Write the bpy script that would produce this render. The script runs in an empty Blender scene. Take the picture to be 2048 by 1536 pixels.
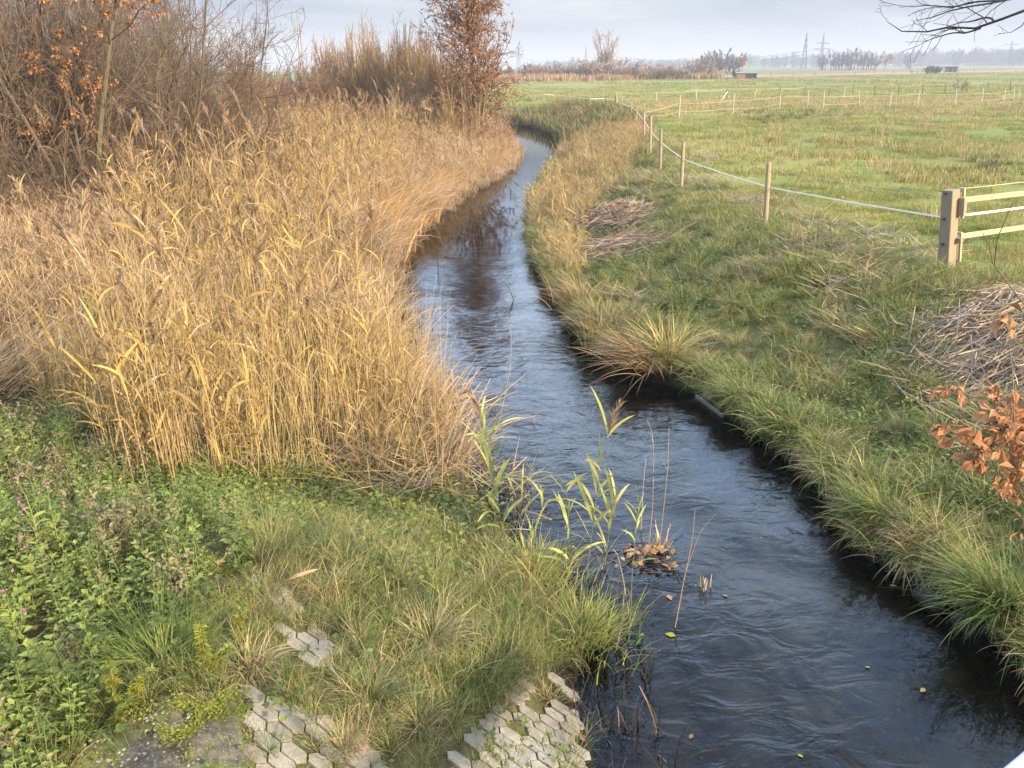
import bpy, math, random
import numpy as np
from mathutils import Matrix, Vector, Euler

R = math.radians
PI = math.pi
rng = np.random.default_rng(11)
random.seed(5)
SC = bpy.context.scene
COL = SC.collection

# ------------------------------------------------------------------ camera
F_PX = 1680.0
PITCH = 20.68
ROLL = -0.5
CAM = Vector((0.0, 0.0, 4.5))
FIELD = 1.25
cam_d = bpy.data.cameras.new('camera')
cam = bpy.data.objects.new('camera', cam_d)
COL.objects.link(cam)
cam_d.sensor_width = 36.0
cam_d.lens = 36.0 * F_PX / 2048.0
cam_d.clip_start = 0.05
cam_d.clip_end = 12000
CM = (Euler((R(90 - PITCH), 0, 0)).to_matrix() @ Matrix.Rotation(R(ROLL), 3, 'Z'))
cam.matrix_world = Matrix.Translation(CAM) @ CM.to_4x4()
SC.camera = cam
CMn = np.array(CM)


def ray(px, py):
    return CM @ Vector(((px - 1024.0) / F_PX, -(py - 768.0) / F_PX, -1.0))


def at(px, py, z=0.0):
    d = ray(px, py)
    t = (z - CAM.z) / d.z
    return CAM + d * t


def at_y(px, py, y):
    d = ray(px, py)
    return CAM + d * (y / d.y)


def project(P):
    q = (np.asarray(P, float) - np.array(CAM)) @ CMn
    zz = np.maximum(-q[:, 2], 1e-3)
    u = 1024 + F_PX * q[:, 0] / zz
    v = 768 - F_PX * q[:, 1] / zz
    u = np.where(q[:, 2] > -0.05, 1e6, u)
    return u, v


def in_poly(u, v, poly):
    poly = np.asarray(poly, float)
    ins = np.zeros(u.shape, bool)
    n = len(poly)
    for i in range(n):
        x1, y1 = poly[i]
        x2, y2 = poly[(i + 1) % n]
        c = ((y1 > v) != (y2 > v)) & (u < (x2 - x1) * (v - y1) / (y2 - y1 + 1e-12) + x1)
        ins ^= c
    return ins


def ss(a, b, x):
    t = np.clip((x - a) / (b - a), 0, 1)
    return t * t * (3 - 2 * t)


# value noise on numpy arrays
_tab = np.random.default_rng(3).random((256, 256))


def vnoise(x, y, s=1.0, o=0):
    x = np.asarray(x) / s + 37.3 * o
    y = np.asarray(y) / s + 11.7 * o
    xi = np.floor(x).astype(int)
    yi = np.floor(y).astype(int)
    fx = x - xi
    fy = y - yi
    fx = fx * fx * (3 - 2 * fx)
    fy = fy * fy * (3 - 2 * fy)
    T = lambda a, b: _tab[a & 255, b & 255]
    return (T(xi, yi) * (1 - fx) + T(xi + 1, yi) * fx) * (1 - fy) + (T(xi, yi + 1) * (1 - fx) + T(xi + 1, yi + 1) * fx) * fy


# ------------------------------------------------------------------ stream outline and terrain
L_px = [(1195, 1536), (1140, 1400), (1165, 1300), (1150, 1200), (1060, 1100), (985, 1000), (935, 930), (890, 850), (840, 770), (800, 690),
        (798, 600), (806, 495), (875, 440), (950, 385), (1015, 350), (1042, 312), (1036, 290), (1012, 268), (990, 256)]
R_px = [(2048, 1345), (1980, 1275), (1920, 1225), (1830, 1165), (1720, 1105), (1665, 1020), (1635, 965), (1560, 905), (1500, 858), (1440, 825), (1390, 780),
        (1260, 752), (1170, 700), (1130, 610), (1095, 570), (1062, 500), (1052, 450), (1062, 400), (1095, 350), (1122, 315), (1127, 290), (1100, 264), (1040, 249), (990, 244)]
Lw = [(1.6, -8.0), (0.95, 0.0)] + [tuple(at(*p)[:2]) for p in L_px] + [(-9.0, 60.0), (-40.0, 66.0)]
Rw = [(5.6, -8.0), (4.7, 1.5)] + [tuple(at(*p)[:2]) for p in R_px] + [(-9.0, 66.5), (-40.0, 73.0)]


def smooth_line(P, it=2):
    P = np.array(P)
    for _ in range(it):
        Q = [P[0]]
        for a, b in zip(P[:-1], P[1:]):
            Q += [a * .75 + b * .25, a * .25 + b * .75]
        Q.append(P[-1])
        P = np.array(Q)
    return P


Lw = smooth_line(Lw)
Rw = smooth_line(Rw)
STREAM = np.vstack([Lw, Rw[::-1]])


def seg_dist(x, y, P):
    best = np.full(x.shape, 1e9)
    for a, b in zip(P[:-1], P[1:]):
        d = b - a
        L2 = (d ** 2).sum() + 1e-9
        t = np.clip(((x - a[0]) * d[0] + (y - a[1]) * d[1]) / L2, 0, 1)
        best = np.minimum(best, (x - a[0] - t * d[0]) ** 2 + (y - a[1] - t * d[1]) ** 2)
    return np.sqrt(best)


def banks_exact(x, y):
    dl = seg_dist(x, y, Lw)
    dr = seg_dist(x, y, Rw)
    ins = in_poly(x, y, STREAM)
    return dl, dr, ins


def _axis(step0, grow, lim, fine=0.0):
    out = [0.0]
    while out[-1] < lim:
        out.append(out[-1] + max(step0, (out[-1] - fine) * grow))
    return out


YS = np.array(sorted(set([-v for v in _axis(.3, .12, 70)[1:]] + _axis(.11, .014, 6000))))
_xp = _axis(.11, .03, 4000, fine=7)
XS = np.array(sorted(set(_xp + [-v for v in _xp])))
GRIDX = XS[np.abs(XS) < 75]
GRIDY = YS[(YS > -14) & (YS < 140)]
_gx, _gy = np.meshgrid(GRIDX, GRIDY)
_dl, _dr, _in = banks_exact(_gx.ravel(), _gy.ravel())
_sg = np.where(_in, -1.0, 1.0)
GDL = (_dl).reshape(_gx.shape)
GDR = (_dr).reshape(_gx.shape)
GSG = (_sg * np.minimum(_dl, _dr)).reshape(_gx.shape)


def _look(tab, x, y):
    x = np.clip(x, GRIDX[0], GRIDX[-1])
    y = np.clip(y, GRIDY[0], GRIDY[-1])
    i = np.clip(np.searchsorted(GRIDX, x) - 1, 0, len(GRIDX) - 2)
    j = np.clip(np.searchsorted(GRIDY, y) - 1, 0, len(GRIDY) - 2)
    fx = (x - GRIDX[i]) / (GRIDX[i + 1] - GRIDX[i])
    fy = (y - GRIDY[j]) / (GRIDY[j + 1] - GRIDY[j])
    return (tab[j, i] * (1 - fx) + tab[j, i + 1] * fx) * (1 - fy) + (tab[j + 1, i] * (1 - fx) + tab[j + 1, i + 1] * fx) * fy


def banks(x, y):
    """dl, dr: metres outside the left and the right water edge; inside: bool"""
    x = np.asarray(x, float)
    y = np.asarray(y, float)
    return _look(GDL, x, y), _look(GDR, x, y), _look(GSG, x, y) < 0


def terrain(x, y):
    x = np.asarray(x, float)
    y = np.asarray(y, float)
    dl, dr, ins = banks(x, y)
    left = dl < dr
    n1 = vnoise(x, y, 2.3) - .5
    n2 = vnoise(x, y, .6, 2) - .5
    zr = 0.26 * ss(-.05, .14, dr) + 0.99 * ss(.1, 4.9, dr) + ss(.3, 2, dr) * (n1 * .10 + n2 * .05)
    zl = 0.10 * ss(0, .15, dl) + .42 * ss(.1, 3.2, dl) + .33 * ss(3, 14, dl) + ss(.4, 2, dl) * (n1 * .10 + n2 * .05)
    wl = ss(7.6, 5.2, y)
    zlb = np.minimum(.46 * dl, 1.15) + ss(.8, 2, dl) * n2 * .04
    zl = zl * (1 - wl) + zlb * wl
    depth = -.16 - .34 * ss(.1, 1.3, np.minimum(dl, dr)) + n2 * .05 + n1 * .1
    depth = depth * ss(0, .25, np.minimum(dl, dr))
    z = np.where(ins, depth, np.where(left, zl, zr))
    far = ss(90, 160, np.hypot(x, y))
    z = z * (1 - far) + FIELD * far
    return z


def gz(x, y):
    return float(terrain(np.array([x]), np.array([y]))[0])


def ground_at(px, py):
    """where the line of sight through a picture point meets the ground"""
    d = ray(px, py)
    t = 1.0
    lo = 1.0
    for _ in range(400):
        p = CAM + d * t
        if p.z < gz(p.x, p.y):
            break
        lo = t
        t *= 1.03
    hi = t
    for _ in range(16):
        m = (lo + hi) / 2
        p = CAM + d * m
        if p.z < gz(p.x, p.y):
            hi = m
        else:
            lo = m
    p = CAM + d * hi
    return Vector((p.x, p.y, gz(p.x, p.y)))


# ------------------------------------------------------------------ object helpers
def tag(o, label=None, cat=None, group=None, kind=None):
    if label:
        o['label'] = label
    if cat:
        o['category'] = cat
    if group:
        o['group'] = group
    if kind:
        o['kind'] = kind
    return o


def empty(name, loc=(0, 0, 0), rz=0.0):
    o = bpy.data.objects.new(name, None)
    o.location = loc
    o.rotation_euler = (0, 0, rz)
    o.empty_display_size = .1
    COL.objects.link(o)
    return o


def copy_tree(o, parent=None):
    c = o.copy()
    COL.objects.link(c)
    if parent is not None:
        c.parent = parent
    for ch in list(o.children):
        copy_tree(ch, c)
    return c


def norm(a):
    return a / (np.linalg.norm(a, axis=-1, keepdims=True) + 1e-9)


class G:
    """collects batches of like shapes, builds ONE mesh object"""

    def __init__(s):
        s.v, s.f, s.r, s.t, s.m, s.n = [], [], [], [], [], 0

    def add(s, V, F, r=0.5, t=None, m=0):
        V = np.asarray(V, float)
        N, k, _ = V.shape
        F = np.asarray(F)
        off = (np.arange(N) * k)[:, None, None] + s.n
        s.v.append(V.reshape(-1, 3))
        s.f.append((F[None] + off).reshape(-1, F.shape[1]))
        s.r.append(np.repeat(np.broadcast_to(np.asarray(r, float), (N,)), k))
        s.t.append(np.tile(np.zeros(k) if t is None else t, N))
        s.m.append(np.full(N * len(F), m))
        s.n += N * k

    def mesh(s, name, mats, smooth=False):
        me = bpy.data.meshes.new(name)
        V = np.vstack(s.v)
        me.vertices.add(len(V))
        me.vertices.foreach_set('co', V.astype(np.float32).ravel())
        tot = np.concatenate([np.full(len(f), f.shape[1]) for f in s.f])
        loops = np.concatenate([f.ravel() for f in s.f])
        me.loops.add(len(loops))
        me.loops.foreach_set('vertex_index', loops.astype(np.int32))
        me.polygons.add(len(tot))
        start = np.concatenate([[0], np.cumsum(tot)[:-1]])
        me.polygons.foreach_set('loop_start', start.astype(np.int32))
        me.polygons.foreach_set('loop_total', tot.astype(np.int32))
        me.polygons.foreach_set('material_index', np.concatenate(s.m).astype(np.int32))
        me.polygons.foreach_set('use_smooth', np.full(len(tot), bool(smooth)))
        a = me.attributes.new('rnd', 'FLOAT', 'POINT')
        a.data.foreach_set('value', np.concatenate(s.r).astype(np.float32))
        a = me.attributes.new('t', 'FLOAT', 'POINT')
        a.data.foreach_set('value', np.concatenate(s.t).astype(np.float32))
        for m in (mats if isinstance(mats, (list, tuple)) else [mats]):
            me.materials.append(m)
        me.update(calc_edges=True)
        return me

    def build(s, name, mats, parent=None, smooth=False, link=True):
        o = bpy.data.objects.new(name, s.mesh(name, mats, smooth))
        if link:
            COL.objects.link(o)
        if parent is not None:
            o.parent = parent
        return o

    # ---- shapes
    def ribbons(s, base, az, L, tilt, bend, w, n=4, twist=0.0, r=0.5, shape='blade', m=0, kink=1.0):
        base = np.asarray(base, float)
        N = len(base)
        bc = lambda a: np.broadcast_to(np.asarray(a, float), (N,))
        az, L, tilt, bend, w, twist = map(bc, (az, L, tilt, bend, w, twist))
        P = [base]
        D = []
        for j in range(n + 1):
            th = tilt + bend * (j / n) ** kink
            d = np.stack([np.sin(th) * np.cos(az), np.sin(th) * np.sin(az), np.cos(th)], 1)
            D.append(d)
            if j < n:
                P.append(P[-1] + d * (L / n)[:, None])
        P = np.stack(P, 1)
        D = np.stack(D, 1)
        sd = np.stack([-np.sin(az), np.cos(az), 0 * az], 1)[:, None, :].repeat(n + 1, 1)
        up = np.cross(D, sd)
        sd = sd * np.cos(twist)[:, None, None] + up * np.sin(twist)[:, None, None]
        t = np.linspace(0, 1, n + 1)
        prof = {'blade': 1 - t ** 2 * .92, 'leaf': np.clip(np.sin(PI * (t * .93 + .06)) ** .7, .04, 1), 'strip': np.where(t > .97, .5, 1.0),
                'lance': np.clip(1.6 * t ** .6 * (1 - t) ** .6 * 1.3, .05, 1)}[shape]
        hw = (w[:, None] * prof[None] * .5)[..., None]
        V = np.stack([P - sd * hw, P + sd * hw], 2).reshape(N, -1, 3)
        F = [[2 * j, 2 * j + 1, 2 * j + 3, 2 * j + 2] for j in range(n)]
        s.add(V, F, r, np.repeat(t, 2), m)
        return P

    def tubes(s, P, Rr, sides=4, r=0.5, m=0, cap=False):
        P = np.asarray(P, float)
        N, k, _ = P.shape
        Rr = np.broadcast_to(np.asarray(Rr, float), (N, k))
        D = norm(np.gradient(P, axis=1))
        md = norm(P[:, -1] - P[:, 0])
        ref = np.where(np.abs(md[:, 2:3]) > .8, np.array([[1., 0.2, 0]]), np.array([[0.1, 0.05, 1.]]))
        U = norm(np.cross(D, ref[:, None, :]))
        W = np.cross(D, U)
        a = np.arange(sides) * 2 * PI / sides
        V = P[:, :, None, :] + Rr[:, :, None, None] * (U[:, :, None, :] * np.cos(a)[None, None, :, None] + W[:, :, None, :] * np.sin(a)[None, None, :, None])
        F = []
        for j in range(k - 1):
            for i in range(sides):
                i2 = (i + 1) % sides
                F.append([j * sides + i, j * sides + i2, (j + 1) * sides + i2, (j + 1) * sides + i])
        s.add(V.reshape(N, -1, 3), F, r, np.repeat(np.linspace(0, 1, k), sides), m)
        if cap:
            s.add(V[:, -1], [list(range(sides))], r, None, m)

    def leaves(s, pos, d, up, L, W, r=0.5, fold=.25, m=0, curl=.15, wide=.42):
        pos = np.asarray(pos, float)
        N = len(pos)
        d = norm(np.asarray(d, float))
        side = norm(np.cross(d, up))
        nn = np.cross(side, d)
        L = np.broadcast_to(np.asarray(L, float), (N,))[:, None]
        W = np.broadcast_to(np.asarray(W, float), (N,))[:, None]
        b = pos
        c = pos + d * L * .5 + nn * L * curl * .6
        tip = pos + d * L - nn * L * curl * .3
        lf = pos + d * L * wide + side * W * .5 + nn * W * fold
        rt = pos + d * L * wide - side * W * .5 + nn * W * fold
        l2 = pos + d * L * .78 + side * W * .27 + nn * W * fold * .6
        r2 = pos + d * L * .78 - side * W * .27 + nn * W * fold * .6
        V = np.stack([b, lf, l2, tip, r2, rt, c], 1)
        s.add(V, [[0, 6, 1], [0, 5, 6]], r, None, m)
        s.f.pop(); s.m.pop()
        F4 = np.array([[0, 6, 2, 1], [6, 3, 3, 2]])
        off = (np.arange(N) * 7)[:, None, None] + (s.n - N * 7)
        Fq = np.array([[0, 6, 2, 1], [0, 5, 4, 6]])
        Ft = np.array([[6, 3, 2], [6, 4, 3]])
        s.f.append((Fq[None] + off).reshape(-1, 4))
        s.m.append(np.full(N * 2, m))
        s.f.append((Ft[None] + off).reshape(-1, 3))
        s.m.append(np.full(N * 2, m))

    def box(s, c, sx, sy, sz, rot=None, r=0.5, m=0, bev=0.0):
        q = np.array([[x, y, z] for z in (-.5, .5) for x, y in ((-.5, -.5), (.5, -.5), (.5, .5), (-.5, .5))]) * np.array([sx, sy, sz])
        F = [[0, 3, 2, 1], [4, 5, 6, 7], [0, 1, 5, 4], [1, 2, 6, 5], [2, 3, 7, 6], [3, 0, 4, 7]]
        if bev:
            # chamfered uprights and rims: shrink rings
            rings = []
            b = bev
            hx, hy, hz = sx / 2, sy / 2, sz / 2
            def ring(ix, z):
                X, Y = hx - ix, hy - ix
                return [[X - b, -Y, z], [X, -Y + b, z], [X, Y - b, z], [X - b, Y, z], [-X + b, Y, z], [-X, Y - b, z], [-X, -Y + b, z], [-X + b, -Y, z]]
            q = np.array(ring(b, -hz) + ring(0, -hz + b) + ring(0, hz - b) + ring(b, hz))
            F4 = []
            for j in range(3):
                for i in range(8):
                    i2 = (i + 1) % 8
                    F4.append([j * 8 + i, j * 8 + i2, (j + 1) * 8 + i2, (j + 1) * 8 + i])
            q2 = q if rot is None else q @ np.array(rot).T
            s.add((q2 + np.array(c))[None], F4, r, None, m)
            cap0 = [list(range(7, -1, -1))]
            cap1 = [list(range(24, 32))]
            n0 = s.n - 32
            s.f.append(np.array(cap0) + n0); s.m.append(np.array([m]))
            s.f.append(np.array(cap1) + n0); s.m.append(np.array([m]))
            return
        if rot is not None:
            q = q @ np.array(rot).T
        s.add((q + np.array(c))[None], F, r, None, m)


def rotz(a):
    c, s_ = math.cos(a), math.sin(a)
    return np.array([[c, -s_, 0], [s_, c, 0], [0, 0, 1]])


# ------------------------------------------------------------------ materials
def mat(name):
    m = bpy.data.materials.new(name)
    m.use_nodes = True
    nt = m.node_tree
    nt.nodes.clear()
    out = nt.nodes.new('ShaderNodeOutputMaterial')
    return m, nt, out


def N(nt, typ, **kw):
    n = nt.nodes.new(typ)
    for k, v in kw.items():
        setattr(n, k, v)
    return n


def ramp(nt, cols, fac, interp='LINEAR'):
    n = nt.nodes.new('ShaderNodeValToRGB')
    cr = n.color_ramp
    cr.interpolation = interp
    while len(cr.elements) > 1:
        cr.elements.remove(cr.elements[-1])
    for i, c in enumerate(cols):
        if len(c) == 2:
            p, c = c
        else:
            p = i / max(1, len(cols) - 1)
        e = cr.elements[0] if i == 0 else cr.elements.new(p)
        e.position = p
        e.color = (*c, 1)
    nt.links.new(fac, n.inputs[0])
    return n.outputs[0]


def math_n(nt, op, a, b=None, c=None, clamp=False):
    n = nt.nodes.new('ShaderNodeMath')
    n.operation = op
    n.use_clamp = clamp
    for i, x in enumerate((a, b, c)):
        if x is None:
            continue
        if hasattr(x, 'is_output'):
            nt.links.new(x, n.inputs[i])
        else:
            n.inputs[i].default_value = x
    return n.outputs[0]


def mixc(nt, fac, a, b, blend='MIX'):
    n = nt.nodes.new('ShaderNodeMix')
    n.data_type = 'RGBA'
    n.blend_type = blend
    for sock, x in ((n.inputs[0], fac), (n.inputs[6], a), (n.inputs[7], b)):
        if hasattr(x, 'is_output'):
            nt.links.new(x, sock)
        elif isinstance(x, (int, float)):
            sock.default_value = x
        else:
            sock.default_value = (*x, 1)
    return n.outputs[2]


def noise(nt, scale, detail=3, rough=.55, coord=None, dist=0.0):
    n = nt.nodes.new('ShaderNodeTexNoise')
    n.inputs['Scale'].default_value = scale
    n.inputs['Detail'].default_value = detail
    n.inputs['Roughness'].default_value = rough
    n.inputs['Distortion'].default_value = dist
    if coord is not None:
        nt.links.new(coord, n.inputs['Vector'])
    return n.outputs[0]


def foliage(name, cols, trans=.3, vary=.3, instmix=.35, rough=.6, spec=.25, patch=0.0):
    """leaf / stalk material: colour by blade and by plant, a share of light let through"""
    m, nt, out = mat(name)
    at_ = N(nt, 'ShaderNodeAttribute', attribute_name='rnd')
    oi = N(nt, 'ShaderNodeObjectInfo')
    f = math_n(nt, 'ADD', math_n(nt, 'MULTIPLY', at_.outputs['Fac'], 1 - instmix), math_n(nt, 'MULTIPLY', oi.outputs['Random'], instmix))
    if patch:
        geo = N(nt, 'ShaderNodeNewGeometry')
        pn = noise(nt, patch, 2, coord=geo.outputs['Position'])
        f = math_n(nt, 'ADD', math_n(nt, 'MULTIPLY', f, .6), math_n(nt, 'SUBTRACT', math_n(nt, 'MULTIPLY', pn, 1.1), .35), clamp=True)
    c = ramp(nt, cols, f)
    v = math_n(nt, 'ADD', math_n(nt, 'MULTIPLY', math_n(nt, 'FRACT', math_n(nt, 'MULTIPLY', oi.outputs['Random'], 17.3)), vary), 1 - vary * .5)
    hs = N(nt, 'ShaderNodeHueSaturation')
    nt.links.new(c, hs.inputs['Color'])
    nt.links.new(v, hs.inputs['Value'])
    bs = N(nt, 'ShaderNodeBsdfPrincipled')
    bs.inputs['Roughness'].default_value = rough
    bs.inputs['Specular IOR Level'].default_value = spec
    nt.links.new(hs.outputs[0], bs.inputs['Base Color'])
    if trans > 0:
        tr = N(nt, 'ShaderNodeBsdfTranslucent')
        nt.links.new(hs.outputs[0], tr.inputs['Color'])
        mx = N(nt, 'ShaderNodeMixShader')
        mx.inputs[0].default_value = trans
        nt.links.new(bs.outputs[0], mx.inputs[1])
        nt.links.new(tr.outputs[0], mx.inputs[2])
        nt.links.new(mx.outputs[0], out.inputs[0])
    else:
        nt.links.new(bs.outputs[0], out.inputs[0])
    return m


def surface(name, cols, scale=6, rough=.8, bump=.3, stretch=(1, 1, 1), detail=5, spec=.3, metal=0.0, bdist=.01):
    m, nt, out = mat(name)
    tc = N(nt, 'ShaderNodeTexCoord')
    mp = N(nt, 'ShaderNodeMapping')
    mp.inputs['Scale'].default_value = stretch
    nt.links.new(tc.outputs['Object'], mp.inputs['Vector'])
    nz = noise(nt, scale, detail, .6, mp.outputs[0])
    c = ramp(nt, cols, nz)
    bs = N(nt, 'ShaderNodeBsdfPrincipled')
    bs.inputs['Roughness'].default_value = rough
    bs.inputs['Specular IOR Level'].default_value = spec
    bs.inputs['Metallic'].default_value = metal
    nt.links.new(c, bs.inputs['Base Color'])
    if bump:
        bp = N(nt, 'ShaderNodeBump')
        bp.inputs['Strength'].default_value = bump
        bp.inputs['Distance'].default_value = bdist
        nt.links.new(noise(nt, scale * 2.5, 4, .65, mp.outputs[0]), bp.inputs['Height'])
        nt.links.new(bp.outputs[0], bs.inputs['Normal'])
    nt.links.new(bs.outputs[0], out.inputs[0])
    return m


MAT = {}
MAT['reed_stem'] = foliage('reed_stem', [(.22, .148, .066), (.36, .255, .11), (.47, .355, .165), (.30, .19, .078), (.52, .43, .26), (.27, .20, .12)], trans=.1)
MAT['reed_leaf'] = foliage('reed_leaf', [(.21, .125, .05), (.36, .23, .078), (.48, .34, .095), (.26, .16, .062), (.46, .36, .20), (.23, .165, .085)], trans=.35)
MAT['plume'] = foliage('plume', [(.19, .12, .07), (.31, .21, .12), (.42, .31, .19)], trans=.3)
MAT['pale_reed'] = foliage('pale_reed', [(.28, .21, .13), (.40, .31, .20), (.33, .22, .11), (.24, .175, .11)], trans=.1)
MAT['grey_reed'] = foliage('grey_reed', [(.22, .17, .125), (.33, .265, .20), (.28, .22, .165), (.17, .125, .085)], trans=.08)
MAT['brown_weed'] = foliage('brown_weed', [(.16, .10, .058), (.25, .16, .09), (.31, .215, .13), (.22, .155, .09)], trans=.1)
MAT['orange_reed'] = foliage('orange_reed', [(.32, .17, .06), (.44, .26, .10), (.50, .33, .14), (.26, .15, .07)], trans=.2)
MAT['bank_reed'] = foliage('bank_reed', [(.20, .17, .055), (.35, .25, .095), (.43, .31, .14), (.26, .20, .065), (.38, .26, .14)], trans=.3)
MAT['green_reed'] = foliage('green_reed', [(.16, .22, .05), (.28, .32, .08), (.40, .38, .11), (.46, .38, .13)], trans=.35)
MAT['grass'] = foliage('grass', [(.058, .100, .018), (.095, .148, .026), (.145, .19, .038), (.22, .23, .065), (.36, .31, .14)], trans=.3, patch=.9)
MAT['grass_field'] = foliage('grass_field', [(.085, .125, .024), (.135, .17, .032), (.20, .215, .046), (.29, .265, .08), (.42, .34, .15)], trans=.3, patch=.55)
MAT['grass_dark'] = foliage('grass_dark', [(.03, .06, .014), (.05, .085, .02), (.085, .11, .03), (.16, .14, .06)], trans=.25)
MAT['grass_dry'] = foliage('grass_dry', [(.28, .22, .10), (.42, .34, .18), (.36, .25, .12), (.22, .21, .07)], trans=.25)
MAT['grass_blue'] = foliage('grass_blue', [(.065, .098, .032), (.112, .145, .046), (.175, .20, .062), (.36, .32, .16)], trans=.3)
MAT['sedge'] = foliage('sedge', [(.055, .105, .02), (.09, .15, .03), (.14, .19, .04), (.26, .25, .07)], trans=.3, instmix=.1)
MAT['sedge_gold'] = foliage('sedge_gold', [(.18, .20, .05), (.33, .30, .09), (.40, .30, .13), (.24, .14, .06)], trans=.3, instmix=.1)
MAT['sedge_brown'] = foliage('sedge_brown', [(.16, .095, .05), (.25, .15, .08), (.33, .23, .12), (.20, .12, .06)], trans=.2, instmix=.1)
MAT['nettle'] = foliage('nettle', [(.075, .105, .028), (.115, .155, .036), (.16, .205, .048), (.22, .25, .07)], trans=.3)
MAT['nettle_light'] = foliage('nettle_light', [(.15, .20, .04), (.21, .26, .055), (.28, .30, .06)], trans=.35)
MAT['yellow_leaf'] = foliage('yellow_leaf', [(.14, .19, .03), (.24, .27, .03), (.38, .34, .03), (.10, .15, .035)], trans=.35)
MAT['moss'] = foliage('moss', [(.10, .13, .02), (.18, .20, .025), (.26, .27, .03)], trans=.2)
MAT['weed_stem'] = foliage('weed_stem', [(.12, .085, .055), (.18, .14, .085), (.13, .15, .06)], trans=0)
MAT['green_stem'] = foliage('green_stem', [(.12, .16, .05), (.18, .2, .07)], trans=0)
MAT['purple'] = foliage('purple', [(.30, .07, .26), (.44, .14, .38), (.5, .3, .42)], trans=.2)
MAT['oak_leaf'] = foliage('oak_leaf', [(.22, .10, .048), (.36, .16, .065), (.44, .24, .11), (.28, .14, .075)], trans=.3, instmix=.1)
MAT['oak_leaf_far'] = foliage('oak_leaf_far', [(.26, .115, .045), (.38, .175, .06), (.44, .24, .10)], trans=.3, instmix=.1)
MAT['brown_leaf'] = foliage('brown_leaf', [(.22, .095, .05), (.32, .15, .07), (.37, .20, .095), (.25, .14, .07)], trans=.2, instmix=.1)
MAT['dead_leaf'] = foliage('dead_leaf', [(.18, .09, .045), (.30, .15, .06), (.36, .22, .10), (.24, .17, .11)], trans=.1)
MAT['wet_leaf'] = foliage('wet_leaf', [(.10, .06, .03), (.20, .13, .05), (.30, .25, .08)], trans=.1)
MAT['bark_dark'] = surface('bark_dark', [(.030, .026, .024), (.075, .062, .052)], 12, .9, .4, (1, 1, .3))
MAT['bark_grey'] = foliage('bark_grey', [(.065, .052, .036), (.105, .085, .055), (.135, .11, .065)], trans=0, instmix=.3)
MAT['twig_brown'] = foliage('twig_brown', [(.070, .047, .032), (.105, .073, .048), (.145, .10, .064), (.095, .068, .042)], trans=0, instmix=.2)
MAT['twig_red'] = foliage('twig_red', [(.135, .070, .042), (.19, .105, .058), (.22, .135, .075)], trans=0, instmix=.3)
MAT['twig_willow'] = foliage('twig_willow', [(.15, .095, .048), (.215, .14, .066), (.25, .17, .085)], trans=0, instmix=.3)
MAT['twig_yellow'] = foliage('twig_yellow', [(.22, .19, .05), (.30, .24, .07), (.26, .17, .07)], trans=0, instmix=.2)
MAT['twig_black'] = foliage('twig_black', [(.035, .03, .027), (.055, .045, .04)], trans=0)
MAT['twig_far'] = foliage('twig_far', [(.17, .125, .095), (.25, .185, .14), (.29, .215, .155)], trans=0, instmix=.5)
MAT['wood_far'] = foliage('wood_far', [(.055, .052, .055), (.085, .075, .072), (.11, .09, .08)], trans=0, instmix=.6)
MAT['far_evergreen'] = foliage('far_evergreen', [(.03, .05, .03), (.05, .075, .04)], trans=0, instmix=.5)
MAT['black_stem'] = foliage('black_stem', [(.02, .016, .012), (.05, .036, .024), (.08, .055, .032)], trans=0, rough=.35)
MAT['wood_grey'] = surface('wood_grey', [(.13, .10, .07), (.25, .20, .135), (.20, .155, .10)], 9, .85, .5, (8, 8, .6))
MAT['wood_post'] = surface('wood_post', [(.16, .13, .085), (.30, .24, .155), (.22, .20, .11)], 9, .85, .5, (8, 8, .6))
MAT['wood_fresh'] = surface('wood_fresh', [(.36, .255, .145), (.50, .38, .23)], 7, .75, .25, (.6, 8, 8))
MAT['wood_white'] = surface('wood_white', [(.36, .34, .28), (.46, .43, .37)], 6, .7, .2)
MAT['wood_dark'] = surface('wood_dark', [(.09, .07, .055), (.17, .135, .10)], 7, .9, .5, (6, 6, .6))
MAT['tape_white'] = surface('tape_white', [(.76, .72, .58), (.82, .78, .66)], 20, .5, 0)
MAT['rope'] = surface('rope', [(.40, .35, .23), (.52, .46, .32)], 30, .7, 0)
MAT['wire'] = surface('wire', [(.30, .30, .29), (.42, .42, .40)], 20, .45, 0)
MAT['black_plastic'] = surface('black_plastic', [(.015, .015, .016), (.03, .03, .03)], 20, .4, 0)
MAT['steel'] = surface('steel', [(.05, .055, .065), (.08, .085, .095)], 2, .6, 0)
MAT['cable'] = surface('cable', [(.05, .055, .06), (.07, .075, .08)], 2, .6, 0)
MAT['rail_metal'] = surface('rail_metal', [(.34, .37, .40), (.46, .49, .52)], 5, .45, .1, spec=.5)
MAT['shed_red'] = surface('shed_red', [(.18, .07, .045), (.25, .10, .06)], 2, .8, .2)
MAT['shed_beige'] = surface('shed_beige', [(.36, .29, .20), (.46, .39, .29)], 2, .8, .2)
MAT['shed_shade_blue'] = surface('shed_shade_blue', [(.10, .13, .17), (.15, .18, .22)], 2, .7, .2)  # shade of the shelter's left side put into the colour; trough shares it
MAT['shed_roof'] = surface('shed_roof', [(.10, .11, .11), (.17, .18, .17)], 2, .7, .2)
MAT['wet_block'] = surface('wet_block', [(.016, .014, .011), (.045, .040, .033)], 6, .85, .5)
MAT['plank'] = surface('plank', [(.10, .095, .09), (.20, .19, .18)], 9, .7, .4, (1, 8, 8))


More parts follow.
